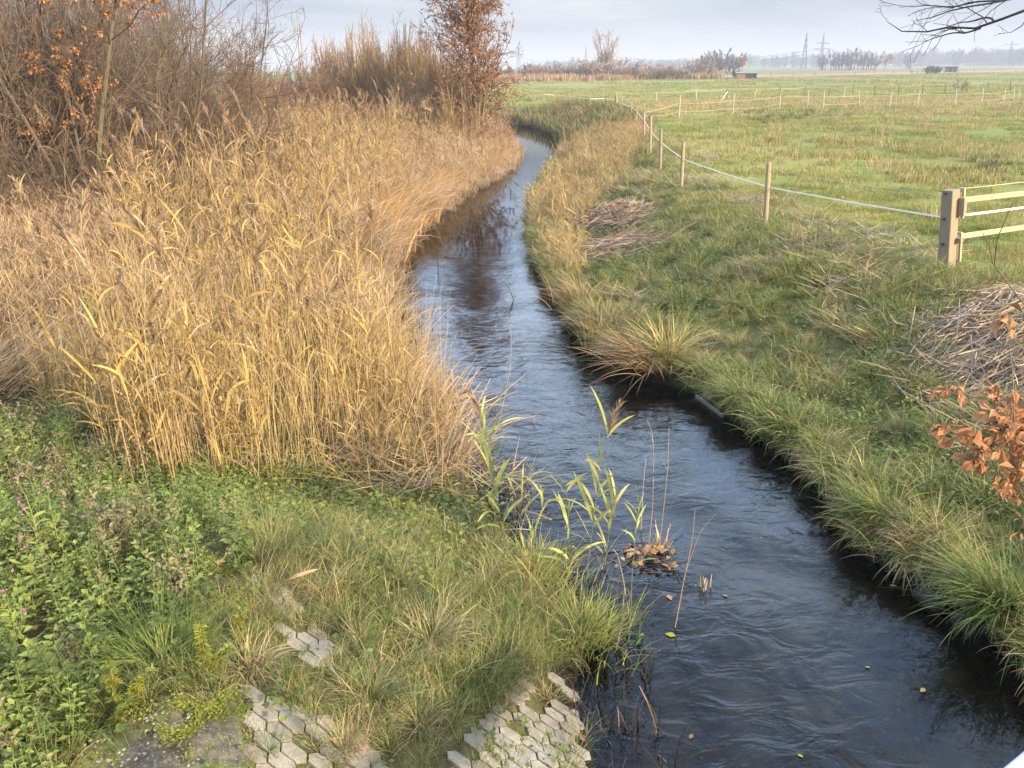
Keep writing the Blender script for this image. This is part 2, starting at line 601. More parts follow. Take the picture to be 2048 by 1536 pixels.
# paver stone: pale worn concrete with dirt and lichen
def paver_mat():
    m, nt, out = mat('paver_stone')
    geo = N(nt, 'ShaderNodeNewGeometry')
    a = N(nt, 'ShaderNodeAttribute', attribute_name='rnd')
    c = ramp(nt, [(.165, .15, .125), (.23, .215, .18), (.29, .275, .24), (.19, .165, .135)], a.outputs['Fac'])
    n1 = noise(nt, 9, 6, .65, geo.outputs['Position'])
    c = mixc(nt, math_n(nt, 'MULTIPLY', ramp(nt, [(.45, (0, 0, 0)), (.62, (1, 1, 1))], n1), .55), c, (.11, .10, .075))
    n2 = noise(nt, 90, 4, .7, geo.outputs['Position'])
    c = mixc(nt, ramp(nt, [(.35, (1, 1, 1)), (.55, (0, 0, 0))], n2), c, (.14, .125, .10))
    n3 = noise(nt, 3.1, 3, .6, geo.outputs['Position'])
    c = mixc(nt, math_n(nt, 'MULTIPLY', ramp(nt, [(.56, (0, 0, 0)), (.68, (1, 1, 1))], n3), .6), c, (.13, .15, .05))
    bs = N(nt, 'ShaderNodeBsdfPrincipled')
    bs.inputs['Roughness'].default_value = .9
    nt.links.new(c, bs.inputs['Base Color'])
    bp = N(nt, 'ShaderNodeBump')
    bp.inputs['Strength'].default_value = .5
    bp.inputs['Distance'].default_value = .006
    nt.links.new(n2, bp.inputs['Height'])
    nt.links.new(bp.outputs[0], bs.inputs['Normal'])
    nt.links.new(bs.outputs[0], out.inputs[0])
    return m


def slab_mat():
    m, nt, out = mat('old_concrete')
    geo = N(nt, 'ShaderNodeNewGeometry')
    n1 = noise(nt, 4, 6, .65, geo.outputs['Position'])
    n1 = noise(nt, 11, 7, .7, geo.outputs['Position'])
    c = ramp(nt, [(.36, (.040, .033, .023)), (.5, (.10, .085, .06)), (.64, (.17, .15, .115))], n1)
    vo = N(nt, 'ShaderNodeTexVoronoi')
    vo.inputs['Scale'].default_value = 55
    nt.links.new(geo.outputs['Position'], vo.inputs['Vector'])
    c = mixc(nt, ramp(nt, [(.16, (1, 1, 1)), (.24, (0, 0, 0))], vo.outputs['Distance']), c, (.24, .225, .19))
    n3 = noise(nt, 2.2, 5, .6, geo.outputs['Position'])
    c = mixc(nt, math_n(nt, 'MULTIPLY', ramp(nt, [(.50, (0, 0, 0)), (.60, (1, 1, 1))], n3), .75), c, (.13, .155, .03))
    bs = N(nt, 'ShaderNodeBsdfPrincipled')
    bs.inputs['Roughness'].default_value = .95
    nt.links.new(c, bs.inputs['Base Color'])
    bp = N(nt, 'ShaderNodeBump')
    bp.inputs['Strength'].default_value = .7
    bp.inputs['Distance'].default_value = .03
    nt.links.new(noise(nt, 34, 6, .75, geo.outputs['Position']), bp.inputs['Height'])
    nt.links.new(bp.outputs[0], bs.inputs['Normal'])
    nt.links.new(bs.outputs[0], out.inputs[0])
    return m


def ground_mat():
    m, nt, out = mat('ground_soil')
    geo = N(nt, 'ShaderNodeNewGeometry')
    P = geo.outputs['Position']
    zone = N(nt, 'ShaderNodeVertexColor', layer_name='zone')
    sp = N(nt, 'ShaderNodeSeparateColor')
    nt.links.new(zone.outputs[0], sp.inputs[0])
    bed, field, mud = sp.outputs[0], sp.outputs[1], sp.outputs[2]
    # soil under vegetation
    soil = ramp(nt, [(.3, (.038, .034, .017)), (.5, (.075, .070, .030)), (.7, (.11, .105, .042))], noise(nt, 3.5, 6, .65, P))
    # meadow: greens with straw and dark sedge patches
    mp = N(nt, 'ShaderNodeMapping')
    mp.inputs['Scale'].default_value = (.6, 1, 1)
    nt.links.new(P, mp.inputs['Vector'])
    g1 = noise(nt, .045, 5, .6, mp.outputs[0])
    g2 = noise(nt, .5, 5, .65, P)
    g3 = noise(nt, 6, 4, .7, P)
    gr = ramp(nt, [(.30, (.09, .125, .026)), (.45, (.13, .16, .034)), (.58, (.18, .19, .045)), (.75, (.25, .24, .075))], g1)
    gr = mixc(nt, math_n(nt, 'MULTIPLY', ramp(nt, [(.5, (0, 0, 0)), (.72, (1, 1, 1))], g2), .6), gr, (.26, .23, .085))
    gr = mixc(nt, math_n(nt, 'MULTIPLY', ramp(nt, [(.30, (1, 1, 1)), (.5, (0, 0, 0))], g3), .5), gr, (.045, .075, .018))
    c = mixc(nt, field, soil, gr)
    c = mixc(nt, mud, c, ramp(nt, [(.35, (.007, .006, .004)), (.65, (.022, .017, .011))], noise(nt, 8, 5, .7, P)))
    b1 = noise(nt, 2.2, 6, .65, P)
    b2 = noise(nt, 14, 4, .7, P)
    bc = ramp(nt, [(.36, (.035, .032, .028)), (.5, (.10, .085, .066)), (.62, (.18, .15, .115))], b1)
    bc = mixc(nt, ramp(nt, [(.60, (0, 0, 0)), (.68, (1, 1, 1))], b2), bc, (.21, .16, .105))
    c = mixc(nt, bed, c, bc)
    bs = N(nt, 'ShaderNodeBsdfPrincipled')
    bs.inputs['Roughness'].default_value = .95
    bs.inputs['Specular IOR Level'].default_value = .15
    nt.links.new(c, bs.inputs['Base Color'])
    bp = N(nt, 'ShaderNodeBump')
    bp.inputs['Strength'].default_value = .6
    bp.inputs['Distance'].default_value = .05
    nt.links.new(math_n(nt, 'ADD', g3, noise(nt, 22, 4, .7, P)), bp.inputs['Height'])
    nt.links.new(bp.outputs[0], bs.inputs['Normal'])
    nt.links.new(bs.outputs[0], out.inputs[0])
    return m


def water_mat():
    m, nt, out = mat('stream_water')
    geo = N(nt, 'ShaderNodeNewGeometry')
    P = geo.outputs['Position']
    def layer(scale, sx, sy, rz, det, dist):
        mp = N(nt, 'ShaderNodeMapping')
        mp.inputs['Scale'].default_value = (sx, sy, 1)
        mp.inputs['Rotation'].default_value = (0, 0, rz)
        nt.links.new(P, mp.inputs['Vector'])
        return noise(nt, scale, det, .55, mp.outputs[0], dist)
    big = layer(1.1, 1.0, .6, .3, 2, .4)
    mid = layer(3.0, .8, 1.3, .2, 3, 1.0)
    fine = layer(10.0, .7, 1.2, -.3, 3, .7)
    # riffle mask: quicker, rougher water in patches, calmer far upstream
    rif = ramp(nt, [(.40, (.18, .18, .18)), (.62, (1, 1, 1))], layer(.42, 1, .7, .5, 2, .3))
    sep = N(nt, 'ShaderNodeSeparateXYZ')
    nt.links.new(P, sep.inputs[0])
    calm = math_n(nt, 'SUBTRACT', 1.0, math_n(nt, 'MULTIPLY', math_n(nt, 'SUBTRACT', sep.outputs[1], 10.0), .07, clamp=True), clamp=True)
    calm = math_n(nt, 'ADD', math_n(nt, 'MULTIPLY', calm, .965), .035)
    h = math_n(nt, 'ADD', math_n(nt, 'MULTIPLY', big, 1.3), math_n(nt, 'MULTIPLY', mid, .62))
    h = math_n(nt, 'ADD', h, math_n(nt, 'MULTIPLY', fine, .03))
    h = math_n(nt, 'MULTIPLY', math_n(nt, 'MULTIPLY', h, rif), calm)
    bp = N(nt, 'ShaderNodeBump')
    bp.inputs['Strength'].default_value = 1.0
    bp.inputs['Distance'].default_value = WATER_BUMP
    nt.links.new(h, bp.inputs['Height'])
    fr = N(nt, 'ShaderNodeFresnel')
    fr.inputs['IOR'].default_value = 1.33
    nt.links.new(bp.outputs[0], fr.inputs['Normal'])
    gl = N(nt, 'ShaderNodeBsdfGlossy')
    gl.inputs['Roughness'].default_value = .015
    nt.links.new(bp.outputs[0], gl.inputs['Normal'])
    tr = N(nt, 'ShaderNodeBsdfTransparent')
    tr.inputs['Color'].default_value = (.47, .44, .37, 1)
    mx = N(nt, 'ShaderNodeMixShader')
    nt.links.new(fr.outputs[0], mx.inputs[0])
    nt.links.new(tr.outputs[0], mx.inputs[1])
    nt.links.new(gl.outputs[0], mx.inputs[2])
    nt.links.new(mx.outputs[0], out.inputs[0])
    return m


WATER_BUMP = .048
MAT['paver'] = paver_mat()
MAT['slab'] = slab_mat()
MAT['ground'] = ground_mat()
MAT['water'] = water_mat()
# ------------------------------------------------------------------ sky, sun, render
SUN_AZ = math.atan2(.80, -.60)      # from +Y towards +X
SUN_EL = R(20)
w = bpy.data.worlds.new('World')
SC.world = w
w.use_nodes = True
nt = w.node_tree
nt.nodes.clear()
wo = nt.nodes.new('ShaderNodeOutputWorld')
bg = nt.nodes.new('ShaderNodeBackground')
sky = nt.nodes.new('ShaderNodeTexSky')
sky.sky_type = 'NISHITA'
sky.sun_disc = False
sky.sun_elevation = SUN_EL
sky.sun_rotation = SUN_AZ
sky.air_density = 1.0
sky.dust_density = 1.2
sky.ozone_density = 1.5
tc = nt.nodes.new('ShaderNodeTexCoord')
mp = nt.nodes.new('ShaderNodeMapping')
mp.inputs['Scale'].default_value = (1.3, 1.3, 9.0)
nt.links.new(tc.outputs['Generated'], mp.inputs['Vector'])
cn = noise(nt, 1.6, 6, .55, mp.outputs[0], .4)
mask = ramp(nt, [(.34, (.80, .80, .80)), (.66, (1, 1, 1))], cn)
cloud = ramp(nt, [(.35, (.80, 1.08, 1.56)), (.53, (1.45, 1.62, 1.9)), (.70, (2.65, 2.65, 2.6))], noise(nt, 2.3, 5, .6, mp.outputs[0], .2))
cc = mixc(nt, mask, sky.outputs[0], cloud)
# upper sky: extra brightness added for fill light and water reflections
sx = nt.nodes.new('ShaderNodeSeparateXYZ')
nt.links.new(tc.outputs['Generated'], sx.inputs[0])
upper = ramp(nt, [(.36, (2.6, 4.3, 7.6)), (.52, (4.0, 5.6, 8.6)), (.68, (6.6, 7.7, 9.2))], noise(nt, 2.0, 5, .6, tc.outputs['Generated'], .3))
dt = nt.nodes.new('ShaderNodeVectorMath')
dt.operation = 'DOT_PRODUCT'
nt.links.new(tc.outputs['Generated'], dt.inputs[0])
dt.inputs[1].default_value = (math.sin(SUN_AZ) * math.cos(SUN_EL), math.cos(SUN_AZ) * math.cos(SUN_EL), math.sin(SUN_EL))
glow = ramp(nt, [(.25, (0, 0, 0)), (.95, (1, 1, 1))], dt.outputs['Value'])
upper = mixc(nt, glow, upper, (12.0, 10.2, 7.6))
front = math_n(nt, 'MULTIPLY', ramp(nt, [(.15, (0, 0, 0)), (.55, (1, 1, 1))], sx.outputs[1]), ramp(nt, [(.45, (1, 1, 1)), (.75, (0, 0, 0))], sx.outputs[2]))  # added bright band of sky ahead, for the stream to mirror
fcol = ramp(nt, [(.36, (5.2, 9.4, 17.0)), (.52, (9.5, 13.5, 19.5)), (.66, (15.5, 17.8, 20.5))], noise(nt, 4.5, 5, .6, tc.outputs['Generated'], .3))
upper = mixc(nt, front, upper, fcol)
high = ramp(nt, [(.10, (0, 0, 0)), (.30, (1, 1, 1))], sx.outputs[2])
cc = mixc(nt, high, cc, upper)
nt.links.new(cc, bg.inputs['Color'])
bg.inputs['Strength'].default_value = .12
nt.links.new(bg.outputs[0], wo.inputs['Surface'])

sl = bpy.data.lights.new('sun', 'SUN')
sl.energy = 5.0
sl.angle = R(1.2)
sl.color = (1.0, .82, .58)
so = bpy.data.objects.new('sun', sl)
COL.objects.link(so)
sd = Vector((math.sin(SUN_AZ) * math.cos(SUN_EL), math.cos(SUN_AZ) * math.cos(SUN_EL), math.sin(SUN_EL)))
so.location = sd * 60
so.rotation_euler = (-sd).to_track_quat('-Z', 'Y').to_euler()

vs = SC.view_settings
vs.view_transform = 'Standard'
vs.look = 'None'
vs.gamma = 1.0
vs.exposure = 1.32
vs.use_curve_mapping = False
cy = SC.cycles
cy.max_bounces = 7
cy.diffuse_bounces = 3
cy.glossy_bounces = 3
cy.transmission_bounces = 4
cy.transparent_max_bounces = 8
cy.volume_bounces = 0
cy.use_adaptive_sampling = True
cy.adaptive_threshold = .02
cy.use_denoising = True
cy.denoiser = 'OPENIMAGEDENOISE'
cy.denoising_input_passes = 'RGB_ALBEDO_NORMAL'
cy.denoising_prefilter = 'ACCURATE'
cy.sample_clamp_indirect = 4
cy.caustics_reflective = False
cy.caustics_refractive = False

# ------------------------------------------------------------------ ground
xs = list(XS)
ys = list(YS)
X, Y = np.meshgrid(np.array(xs), np.array(ys))
Xf, Yf = X.ravel(), Y.ravel()
Zf = terrain(Xf, Yf)
ny, nx = X.shape
dl_, dr_, ins_ = banks(Xf, Yf)
me = bpy.data.meshes.new('ground')
me.vertices.add(len(Xf))
me.vertices.foreach_set('co', np.stack([Xf, Yf, Zf], 1).astype(np.float32).ravel())
ii = (np.arange(ny - 1)[:, None] * nx + np.arange(nx - 1)[None]).ravel()
quad = np.stack([ii, ii + 1, ii + nx + 1, ii + nx], 1)
me.loops.add(quad.size)
me.loops.foreach_set('vertex_index', quad.astype(np.int32).ravel())
me.polygons.add(len(quad))
me.polygons.foreach_set('loop_start', (np.arange(len(quad)) * 4).astype(np.int32))
me.polygons.foreach_set('loop_total', np.full(len(quad), 4, np.int32))
me.polygons.foreach_set('use_smooth', np.ones(len(quad), bool))
za = me.color_attributes.new('zone', 'FLOAT_COLOR', 'POINT')
dm = np.minimum(dl_, dr_)
zc = np.zeros((len(Xf), 4), np.float32)
zc[:, 3] = 1
zc[:, 0] = np.where(ins_, ss(.2, .6, dm), 0)
rightside = (dr_ < dl_)
fieldm = np.where(rightside, .25 * ss(.3, 1.5, dr_) + .75 * ss(3.4, 5.5, dr_), ss(25, 40, dl_))
zc[:, 1] = np.where(ins_, 0, fieldm)
zc[:, 2] = np.where(ins_, 1 - ss(.2, .6, dm), 1 - ss(.08, .40, dm))
za.data.foreach_set('color', zc.ravel())
me.materials.append(MAT['ground'])
me.update(calc_edges=True)
ground = bpy.data.objects.new('ground', me)
COL.objects.link(ground)
tag(ground, kind='structure')

# ------------------------------------------------------------------ water surface
wx = np.array([x for x in xs if -46 < x < 14])
wy = np.array([y for y in ys if -7.5 < y < 80])
X, Y = np.meshgrid(wx, wy)
dlw, drw, insw = banks(X.ravel(), Y.ravel())
near = (insw | (np.minimum(dlw, drw) < .5)).reshape(X.shape)
near |= ((np.minimum(dlw, drw) < 1.6).reshape(X.shape) & (Y > 35))
keep = near[:-1, :-1] & near[1:, :-1] & near[:-1, 1:] & near[1:, 1:]
nyw, nxw = X.shape
ii = (np.arange(nyw - 1)[:, None] * nxw + np.arange(nxw - 1)[None])[keep]
quad = np.stack([ii, ii + 1, ii + nxw + 1, ii + nxw], 1)
used, inv = np.unique(quad, return_inverse=True)
gw = G()
gw.v = [np.stack([X.ravel(), Y.ravel(), 0 * X.ravel()], 1)[used]]
gw.f = [inv.reshape(-1, 4)]
gw.r = [np.zeros(len(used))]
gw.t = [np.zeros(len(used))]
gw.m = [np.zeros(len(quad), int)]
water = gw.build('stream_water', MAT['water'], smooth=True)
tag(water, kind='structure')

# ------------------------------------------------------------------ far fields (flat sheets lying on the plain)
def sheet(name, pts, z, mat_, kind='structure'):
    me = bpy.data.meshes.new(name)
    me.from_pydata([(p[0], p[1], z) for p in pts], [], [list(range(len(pts)))])
    me.materials.append(mat_)
    o = bpy.data.objects.new(name, me)
    COL.objects.link(o)
    tag(o, kind=kind)
    return o


def flat_mat(name, cols, sc, stretch=(1, 1, 1)):
    m, nt, out = mat(name)
    geo = N(nt, 'ShaderNodeNewGeometry')
    mp = N(nt, 'ShaderNodeMapping')
    mp.inputs['Scale'].default_value = stretch
    nt.links.new(geo.outputs['Position'], mp.inputs['Vector'])
    c = ramp(nt, cols, noise(nt, sc, 6, .65, mp.outputs[0]))
    bs = N(nt, 'ShaderNodeBsdfDiffuse')
    nt.links.new(c, bs.inputs['Color'])
    nt.links.new(bs.outputs[0], out.inputs[0])
    return m


m_strip = flat_mat('dry_strip', [(.35, (.20, .15, .09)), (.6, (.34, .27, .17))], .25, (.3, 1, 1))
m_plough = flat_mat('ploughed_soil', [(.35, (.14, .105, .085)), (.6, (.21, .165, .13))], .05)
m_farg = flat_mat('far_meadow', [(.35, (.10, .17, .06)), (.6, (.15, .21, .07))], .03)
P0, P1 = at(930, 166.5, FIELD), at(2100, 142, FIELD)
dirv = (P1 - P0).normalized()
nrm = Vector((-dirv.y, dirv.x, 0))
A = P0 - dirv * 60
B = P1 + dirv * 160
sheet('dry_grass_strip', [A, B, B + nrm * 45, A + nrm * 26], FIELD + .06, m_strip)
sheet('ploughed_field', [A + nrm * 26, B + nrm * 45, B + nrm * 150, A + nrm * 100], FIELD + .08, m_plough)
sheet('far_meadow', [A + nrm * 100, B + nrm * 150, B + nrm * 1500 + dirv * 900, A + nrm * 1300], FIELD + .10, m_farg)

# ------------------------------------------------------------------ paving on the embankment
PAVE = [(430, 1395), (500, 1280), (515, 1165), (600, 1175), (690, 1340), (780, 1395), (960, 1400), (1080, 1345), (1135, 1380), (1230, 1600), (1230, 1800), (400, 1800)]
gp = G()
hx = []
a_ = .088
for i in range(-75, 75):
    for j in range(-75, 75):
        cx = i * a_ * 1.55
        cy_ = j * a_ * 1.22 + (i % 2) * a_ * .61
        q = rotz(R(-24)) @ np.array([cx, cy_, 0])
        hx.append((q[0] - .6, q[1] + 4.2))
hx = np.array(hx)
hz = terrain(hx[:, 0], hx[:, 1])
u, v = project(np.stack([hx[:, 0], hx[:, 1], hz], 1))
dlp, drp, inp = banks(hx[:, 0], hx[:, 1])
PV1 = [(555, 1255), (665, 1268), (672, 1342), (598, 1348)]
PV2 = [(950, 1455), (1085, 1345), (1140, 1375), (1240, 1600), (1240, 1800), (900, 1800), (890, 1515)]
PV3 = [(488, 1382), (560, 1390), (765, 1500), (800, 1570), (840, 1800), (488, 1800)]
PV4 = [(515, 1165), (560, 1160), (610, 1250), (560, 1262)]
ok = (in_poly(u, v, PV1) | in_poly(u, v, PV2) | in_poly(u, v, PV3) | in_poly(u, v, PV4)) & (vnoise(hx[:, 0], hx[:, 1], .35, 71) > .22) & (hx[:, 1] > 2.2) & (hx[:, 1] < 6.4) & ((dlp < 2.9) & ~inp | (inp & (dlp < .45)))
tops, tr_ = [], []
ang = np.array([0, 52, 128, 180, 232, 308]) * PI / 180
for (x, y), z in zip(hx[ok], hz[ok]):
    s_ = a_ * rng.uniform(.86, .95)
    # slope frame
    e = .06
    zx = (gz(x + e, y) - gz(x - e, y)) / (2 * e)
    zy = (gz(x, y + e) - gz(x, y - e)) / (2 * e)
    ra = R(-24) + rng.normal(0, .03)
    zx += rng.normal(0, .03)
    zy += rng.normal(0, .03)
    if rng.random() < .10:
        continue
    ring = []
    lift = .012 + rng.uniform(-.012, .006)
    for sc_, dz in ((1.0, -.07), (1.0, 0.0), (.955, .008)):
        px_ = np.cos(ang) * s_ * 1.03 * sc_
        py_ = np.sin(ang) * s_ * .77 * sc_
        qx = px_ * math.cos(ra) - py_ * math.sin(ra)
        qy = px_ * math.sin(ra) + py_ * math.cos(ra)
        ring.append(np.stack([x + qx, y + qy, z + zx * qx + zy * qy + lift + dz], 1))
    tops.append(np.vstack(ring))
tops = np.array(tops)
F = []
for j in range(2):
    for i in range(6):
        F.append([j * 6 + i, j * 6 + (i + 1) % 6, (j + 1) * 6 + (i + 1) % 6, (j + 1) * 6 + i])
rr = rng.random(len(tops))
gp.add(tops, F, rr)
n0 = 0
gp.f.append((np.arange(len(tops)) * 18)[:, None] + np.arange(12, 18)[None])
gp.m.append(np.zeros(len(tops), int))
pav = gp.build('paving', MAT['paver'])
tag(pav, kind='structure')

# mossy concrete slab beside the pavers: a grid draped on the ground
c0, c1, c2, c3 = [ground_at(*p) for p in ((150, 1525), (494, 1530), (470, 1395), (250, 1420))]
c0 = c0 + (c0 - c3) * 2.0
c1 = c1 + (c1 - c2) * 2.0
gs = G()
nn = 14
top = []
for j in range(nn + 1):
    for i in range(nn + 1):
        a, b = i / nn, j / nn
        p = (c0 * (1 - a) + c1 * a) * (1 - b) + (c3 * (1 - a) + c2 * a) * b
        top.append((p.x, p.y))
top = np.array(top)
zt = terrain(top[:, 0], top[:, 1]) + .035
zt = zt * .5 + .5 * np.array([np.poly1d(np.polyfit(np.arange(len(zt)), zt, 1))(k) for k in range(len(zt))])
zt = np.maximum(zt, terrain(top[:, 0], top[:, 1]) + .02)
Vt = np.column_stack([top, zt])
Vb = np.column_stack([top, zt - .12])
F = []
m_ = (nn + 1)
for j in range(nn):
    for i in range(nn):
        F.append([j * m_ + i, j * m_ + i + 1, (j + 1) * m_ + i + 1, (j + 1) * m_ + i])
off = m_ * m_
edge = [i for i in range(nn)]
for i in range(nn):
    F.append([i, i + off, i + 1 + off, i + 1])
    a0 = nn * m_ + i
    F.append([a0 + 1, a0 + 1 + off, a0 + off, a0])
    b0 = i * m_ + nn
    F.append([b0, b0 + off, b0 + m_ + off, b0 + m_])
    d0 = i * m_
    F.append([d0 + m_, d0 + m_ + off, d0 + off, d0])
gs.add(np.vstack([Vt, Vb])[None], F)
slab = gs.build('concrete_slab', MAT['slab'])
tag(slab, kind='structure')
SLAB = [c0, c1, c2, c3]


# ------------------------------------------------------------------ fences
def post_mesh(h, r0, lean=0.0, leandir=0.0, square=False, sides=10, extra=.25):
    g = G()
    k = 6
    t = np.linspace(0, 1, k)
    z = -extra + (h + extra) * t
    x = lean * z * math.cos(leandir)
    y = lean * z * math.sin(leandir)
    P = np.stack([x, y, z], 1)[None]
    rad = np.full((1, k), r0)
    rad[0, -1] *= .9
    g.tubes(P, rad, 4 if square else sides, cap=True)
    # small chamfer top
    return g


def wire(g, a, b, r, sag, n=8, sides=4):
    t = np.linspace(0, 1, n)
    P = np.array(a)[None] * (1 - t)[:, None] + np.array(b)[None] * t[:, None]
    P[:, 2] -= sag * 4 * t * (1 - t)
    g.tubes(P[None], np.full((1, n), r), sides)


def tape(g, a, b, wdt, sag, n=10):
    t = np.linspace(0, 1, n)
    P = np.array(a)[None] * (1 - t)[:, None] + np.array(b)[None] * t[:, None]
    P[:, 2] -= sag * 4 * t * (1 - t)
    th = .004
    d = np.array(b) - np.array(a)
    sdv = norm(np.array([-d[1], d[0], 0.0])) * th
    up = np.array([0, 0, wdt / 2])
    V = np.stack([P - up - sdv, P - up + sdv, P + up + sdv, P + up - sdv], 1).reshape(1, -1, 3)
    F = []
    for j in range(n - 1):
        for i in range(4):
            i2 = (i + 1) % 4
            F.append([j * 4 + i, j * 4 + i2, j * 4 + 4 + i2, j * 4 + 4 + i])
    g.add(V, F)


def fence(name, label, group, posts, mats, hts, wires, origin):
    """posts: (x, y, h, radius, lean, leandir, material key); wires: list of dict(kind, hts, mat, ...)"""
    root = empty(name, origin)
    tag(root, label, 'fence', group)
    O = np.array(origin)
    pts = []
    for (x, y, h, r0, ln, ld, mk) in posts:
        g = post_mesh(h, r0, ln, ld)
        o = g.build('post', MAT[mk], root)
        z = gz(x, y)
        o.location = (x - O[0], y - O[1], z - O[2])
        pts.append((np.array([x, y, z]), np.array([ln * math.cos(ld), ln * math.sin(ld), 1.0]), h))
    for wd in wires:
        for i in range(len(pts) - 1):
            if 'skip' in wd and i in wd['skip']:
                continue
            (pa, da, ha), (pb, db, hb) = pts[i], pts[i + 1]
            g = G()
            for hh in [wd['h']]:
                za, zb = min(hh, ha - .02), min(hh, hb - .02)
                a = pa + da * za - O
                b = pb + db * zb - O
                a = a + wd.get('off', np.zeros(3))
                b = b + wd.get('off', np.zeros(3))
                sag = wd['sag'] * np.linalg.norm(b - a) / 4 * rng.uniform(.5, 1.3)
                if wd['kind'] == 'tape':
                    tape(g, a, b, wd['w'], sag)
                else:
                    wire(g, a, b, wd['w'], sag)
            g.build(wd['name'], MAT[wd['mat']], root)
    return root


def pst(px, pyb, pyt, r0, mk, pxt=None, zf=None):
    p = ground_at(px, pyb)
    d = ray(pxt if pxt else px, pyt)
    t = p.y / d.y
    top = CAM + d * t
    h = max(.5, top.z - p.z)
    ln = (top.x - p.x) / h
    return (p.x, p.y, h, r0, abs(ln), 0.0 if ln >= 0 else PI, mk)


gatep = ground_at(1892, 542)
river = [pst(1530, 456, 325, .052, 'wood_post', 1538), pst(1362, 382, 284, .05, 'wood_post', 1367), pst(1320, 340, 258, .052, 'wood_grey', 1322),
         pst(1300, 312, 231, .05, 'wood_post', 1302), pst(1288, 282, 226, .05, 'wood_post'), pst(1273, 255, 211, .045, 'wood_post'), pst(1262, 243, 206, .045, 'wood_post'),
         pst(1243, 234, 195, .05, 'wood_post'), pst(1231, 224, 190, .055, 'wood_dark'), pst(1206, 220, 190, .04, 'wood_post'), pst(1180, 221, 193, .04, 'wood_post'),
         pst(1158, 217, 189, .05, 'wood_post'), pst(1136, 214, 187, .05, 'wood_post'), pst(1111, 210, 189, .04, 'wood_post'), pst(1087, 209, 187, .05, 'wood_post'),
         pst(1069, 203, 194, .05, 'wood_post')]
gp_first = (gatep.x - .02, gatep.y + .02, 1.25, .03, 0, 0, 'wood_grey')
zz3 = np.zeros(3)
fence('riverside_fence', 'round wooden posts with white electric tape following the stream bank from the gate', None, [gp_first] + river, None, None,
      [dict(name='top_wire', kind='wire', h=1.24, w=.004, sag=.03, mat='wire', off=np.array([.05, 0, 0])),
       dict(name='white_tape', kind='tape', h=.86, w=.024, sag=.012, mat='tape_white', off=np.array([.06, 0, 0])),
       dict(name='low_wire', kind='wire', h=.46, w=.0035, sag=.04, mat='wire', off=np.array([.05, 0, 0]))], tuple(gatep))

padd = [pst(1290, 246, 224, .03, 'wood_post'), pst(1358, 236, 190, .032, 'wood_white', 1361), pst(1466, 229, 186, .03, 'wood_white', 1469), pst(1559, 219, 180, .03, 'wood_white', 1562), pst(1615, 218, 181, .03, 'wood_white', 1617),
        pst(1646, 220, 182, .034, 'wood_white', 1649), pst(1720, 217, 182, .034, 'wood_white', 1718), pst(1778, 216, 183, .036, 'wood_white', 1784), pst(1835, 213, 181, .036, 'wood_white', 1840),
        pst(1909, 213, 177, .036, 'wood_white', 1914), pst(1963, 211, 175, .036, 'wood_white', 1967), pst(2007, 206, 175, .034, 'wood_white', 2012), pst(2027, 204, 173, .034, 'wood_white', 2029),
        pst(2037, 204, 174, .034, 'wood_white', 2040), pst(2075, 206, 174, .034, 'wood_white', 2079)]
fence('paddock_fence', 'thin white stakes with two sagging ropes crossing the middle of the meadow', None, padd, None, None,
      [dict(name='rope', kind='wire', h=.95, w=.009, sag=.06, mat='rope'), dict(name='rope', kind='wire', h=.42, w=.007, sag=.06, mat='rope')], tuple(gatep))

back = [pst(1234, 208, 184, .035, 'wood_white'), pst(1313, 208, 184, .035, 'wood_white'), pst(1393, 204, 179, .035, 'wood_white'), pst(1454, 199, 177, .05, 'wood_dark'),
        pst(1508, 199, 178, .04, 'wood_white', 1513), pst(1561, 197, 174, .05, 'wood_dark'), pst(1608, 194, 173, .05, 'wood_dark', 1611), pst(1657, 193, 175, .045, 'wood_dark', 1661),
        pst(1687, 195, 171, .04, 'wood_white', 1692), pst(1705, 193, 169, .045, 'wood_dark', 1707), pst(1750, 191, 170, .055, 'wood_dark'), pst(1796, 192, 171, .05, 'wood_dark', 1799), pst(1845, 188, 167, .05, 'wood_dark', 1847),
        pst(1890, 188, 169, .05, 'wood_dark', 1892), pst(1934, 186, 166, .05, 'wood_dark'), pst(1976, 184, 165, .05, 'wood_dark'), pst(2021, 186, 164, .055, 'wood_dark'), pst(2060, 184, 163, .05, 'wood_dark')]
bf = fence('boundary_fence', 'weathered dark posts and a few white ones behind the white stakes', None, back, None, None,
           [dict(name='rope', kind='wire', h=.98, w=.010, sag=.04, mat='rope', skip=list(range(8, 20))), dict(name='wire', kind='wire', h=1.0, w=.009, sag=.03, mat='wire', skip=list(range(0, 8)))], tuple(gatep))
# diagonal brace on the corner post
pb = ground_at(1441, 203)
pc = ground_at(1454, 199)
g = G()
g.tubes(np.array([[list(pb + Vector((0, 0, -.05)) - gatep), list(pc + Vector((0, 0, .75)) - gatep)]]), np.array([[.045, .045]]), 6, cap=True)
g.build('brace', MAT['wood_white'], bf)
# two T-shaped cross pieces on old posts
for (px_, py_, hh) in ((1890, 188, 1.2), (1610, 194, 1.3)):
    q = ground_at(px_, py_)
    g = G()
    g.box(tuple(q + Vector((-.25 if px_ > 1700 else .35, 0, hh)) - gatep), .9, .06, .07, rotz(0))
    g.build('cross_piece', MAT['wood_dark'], bf)

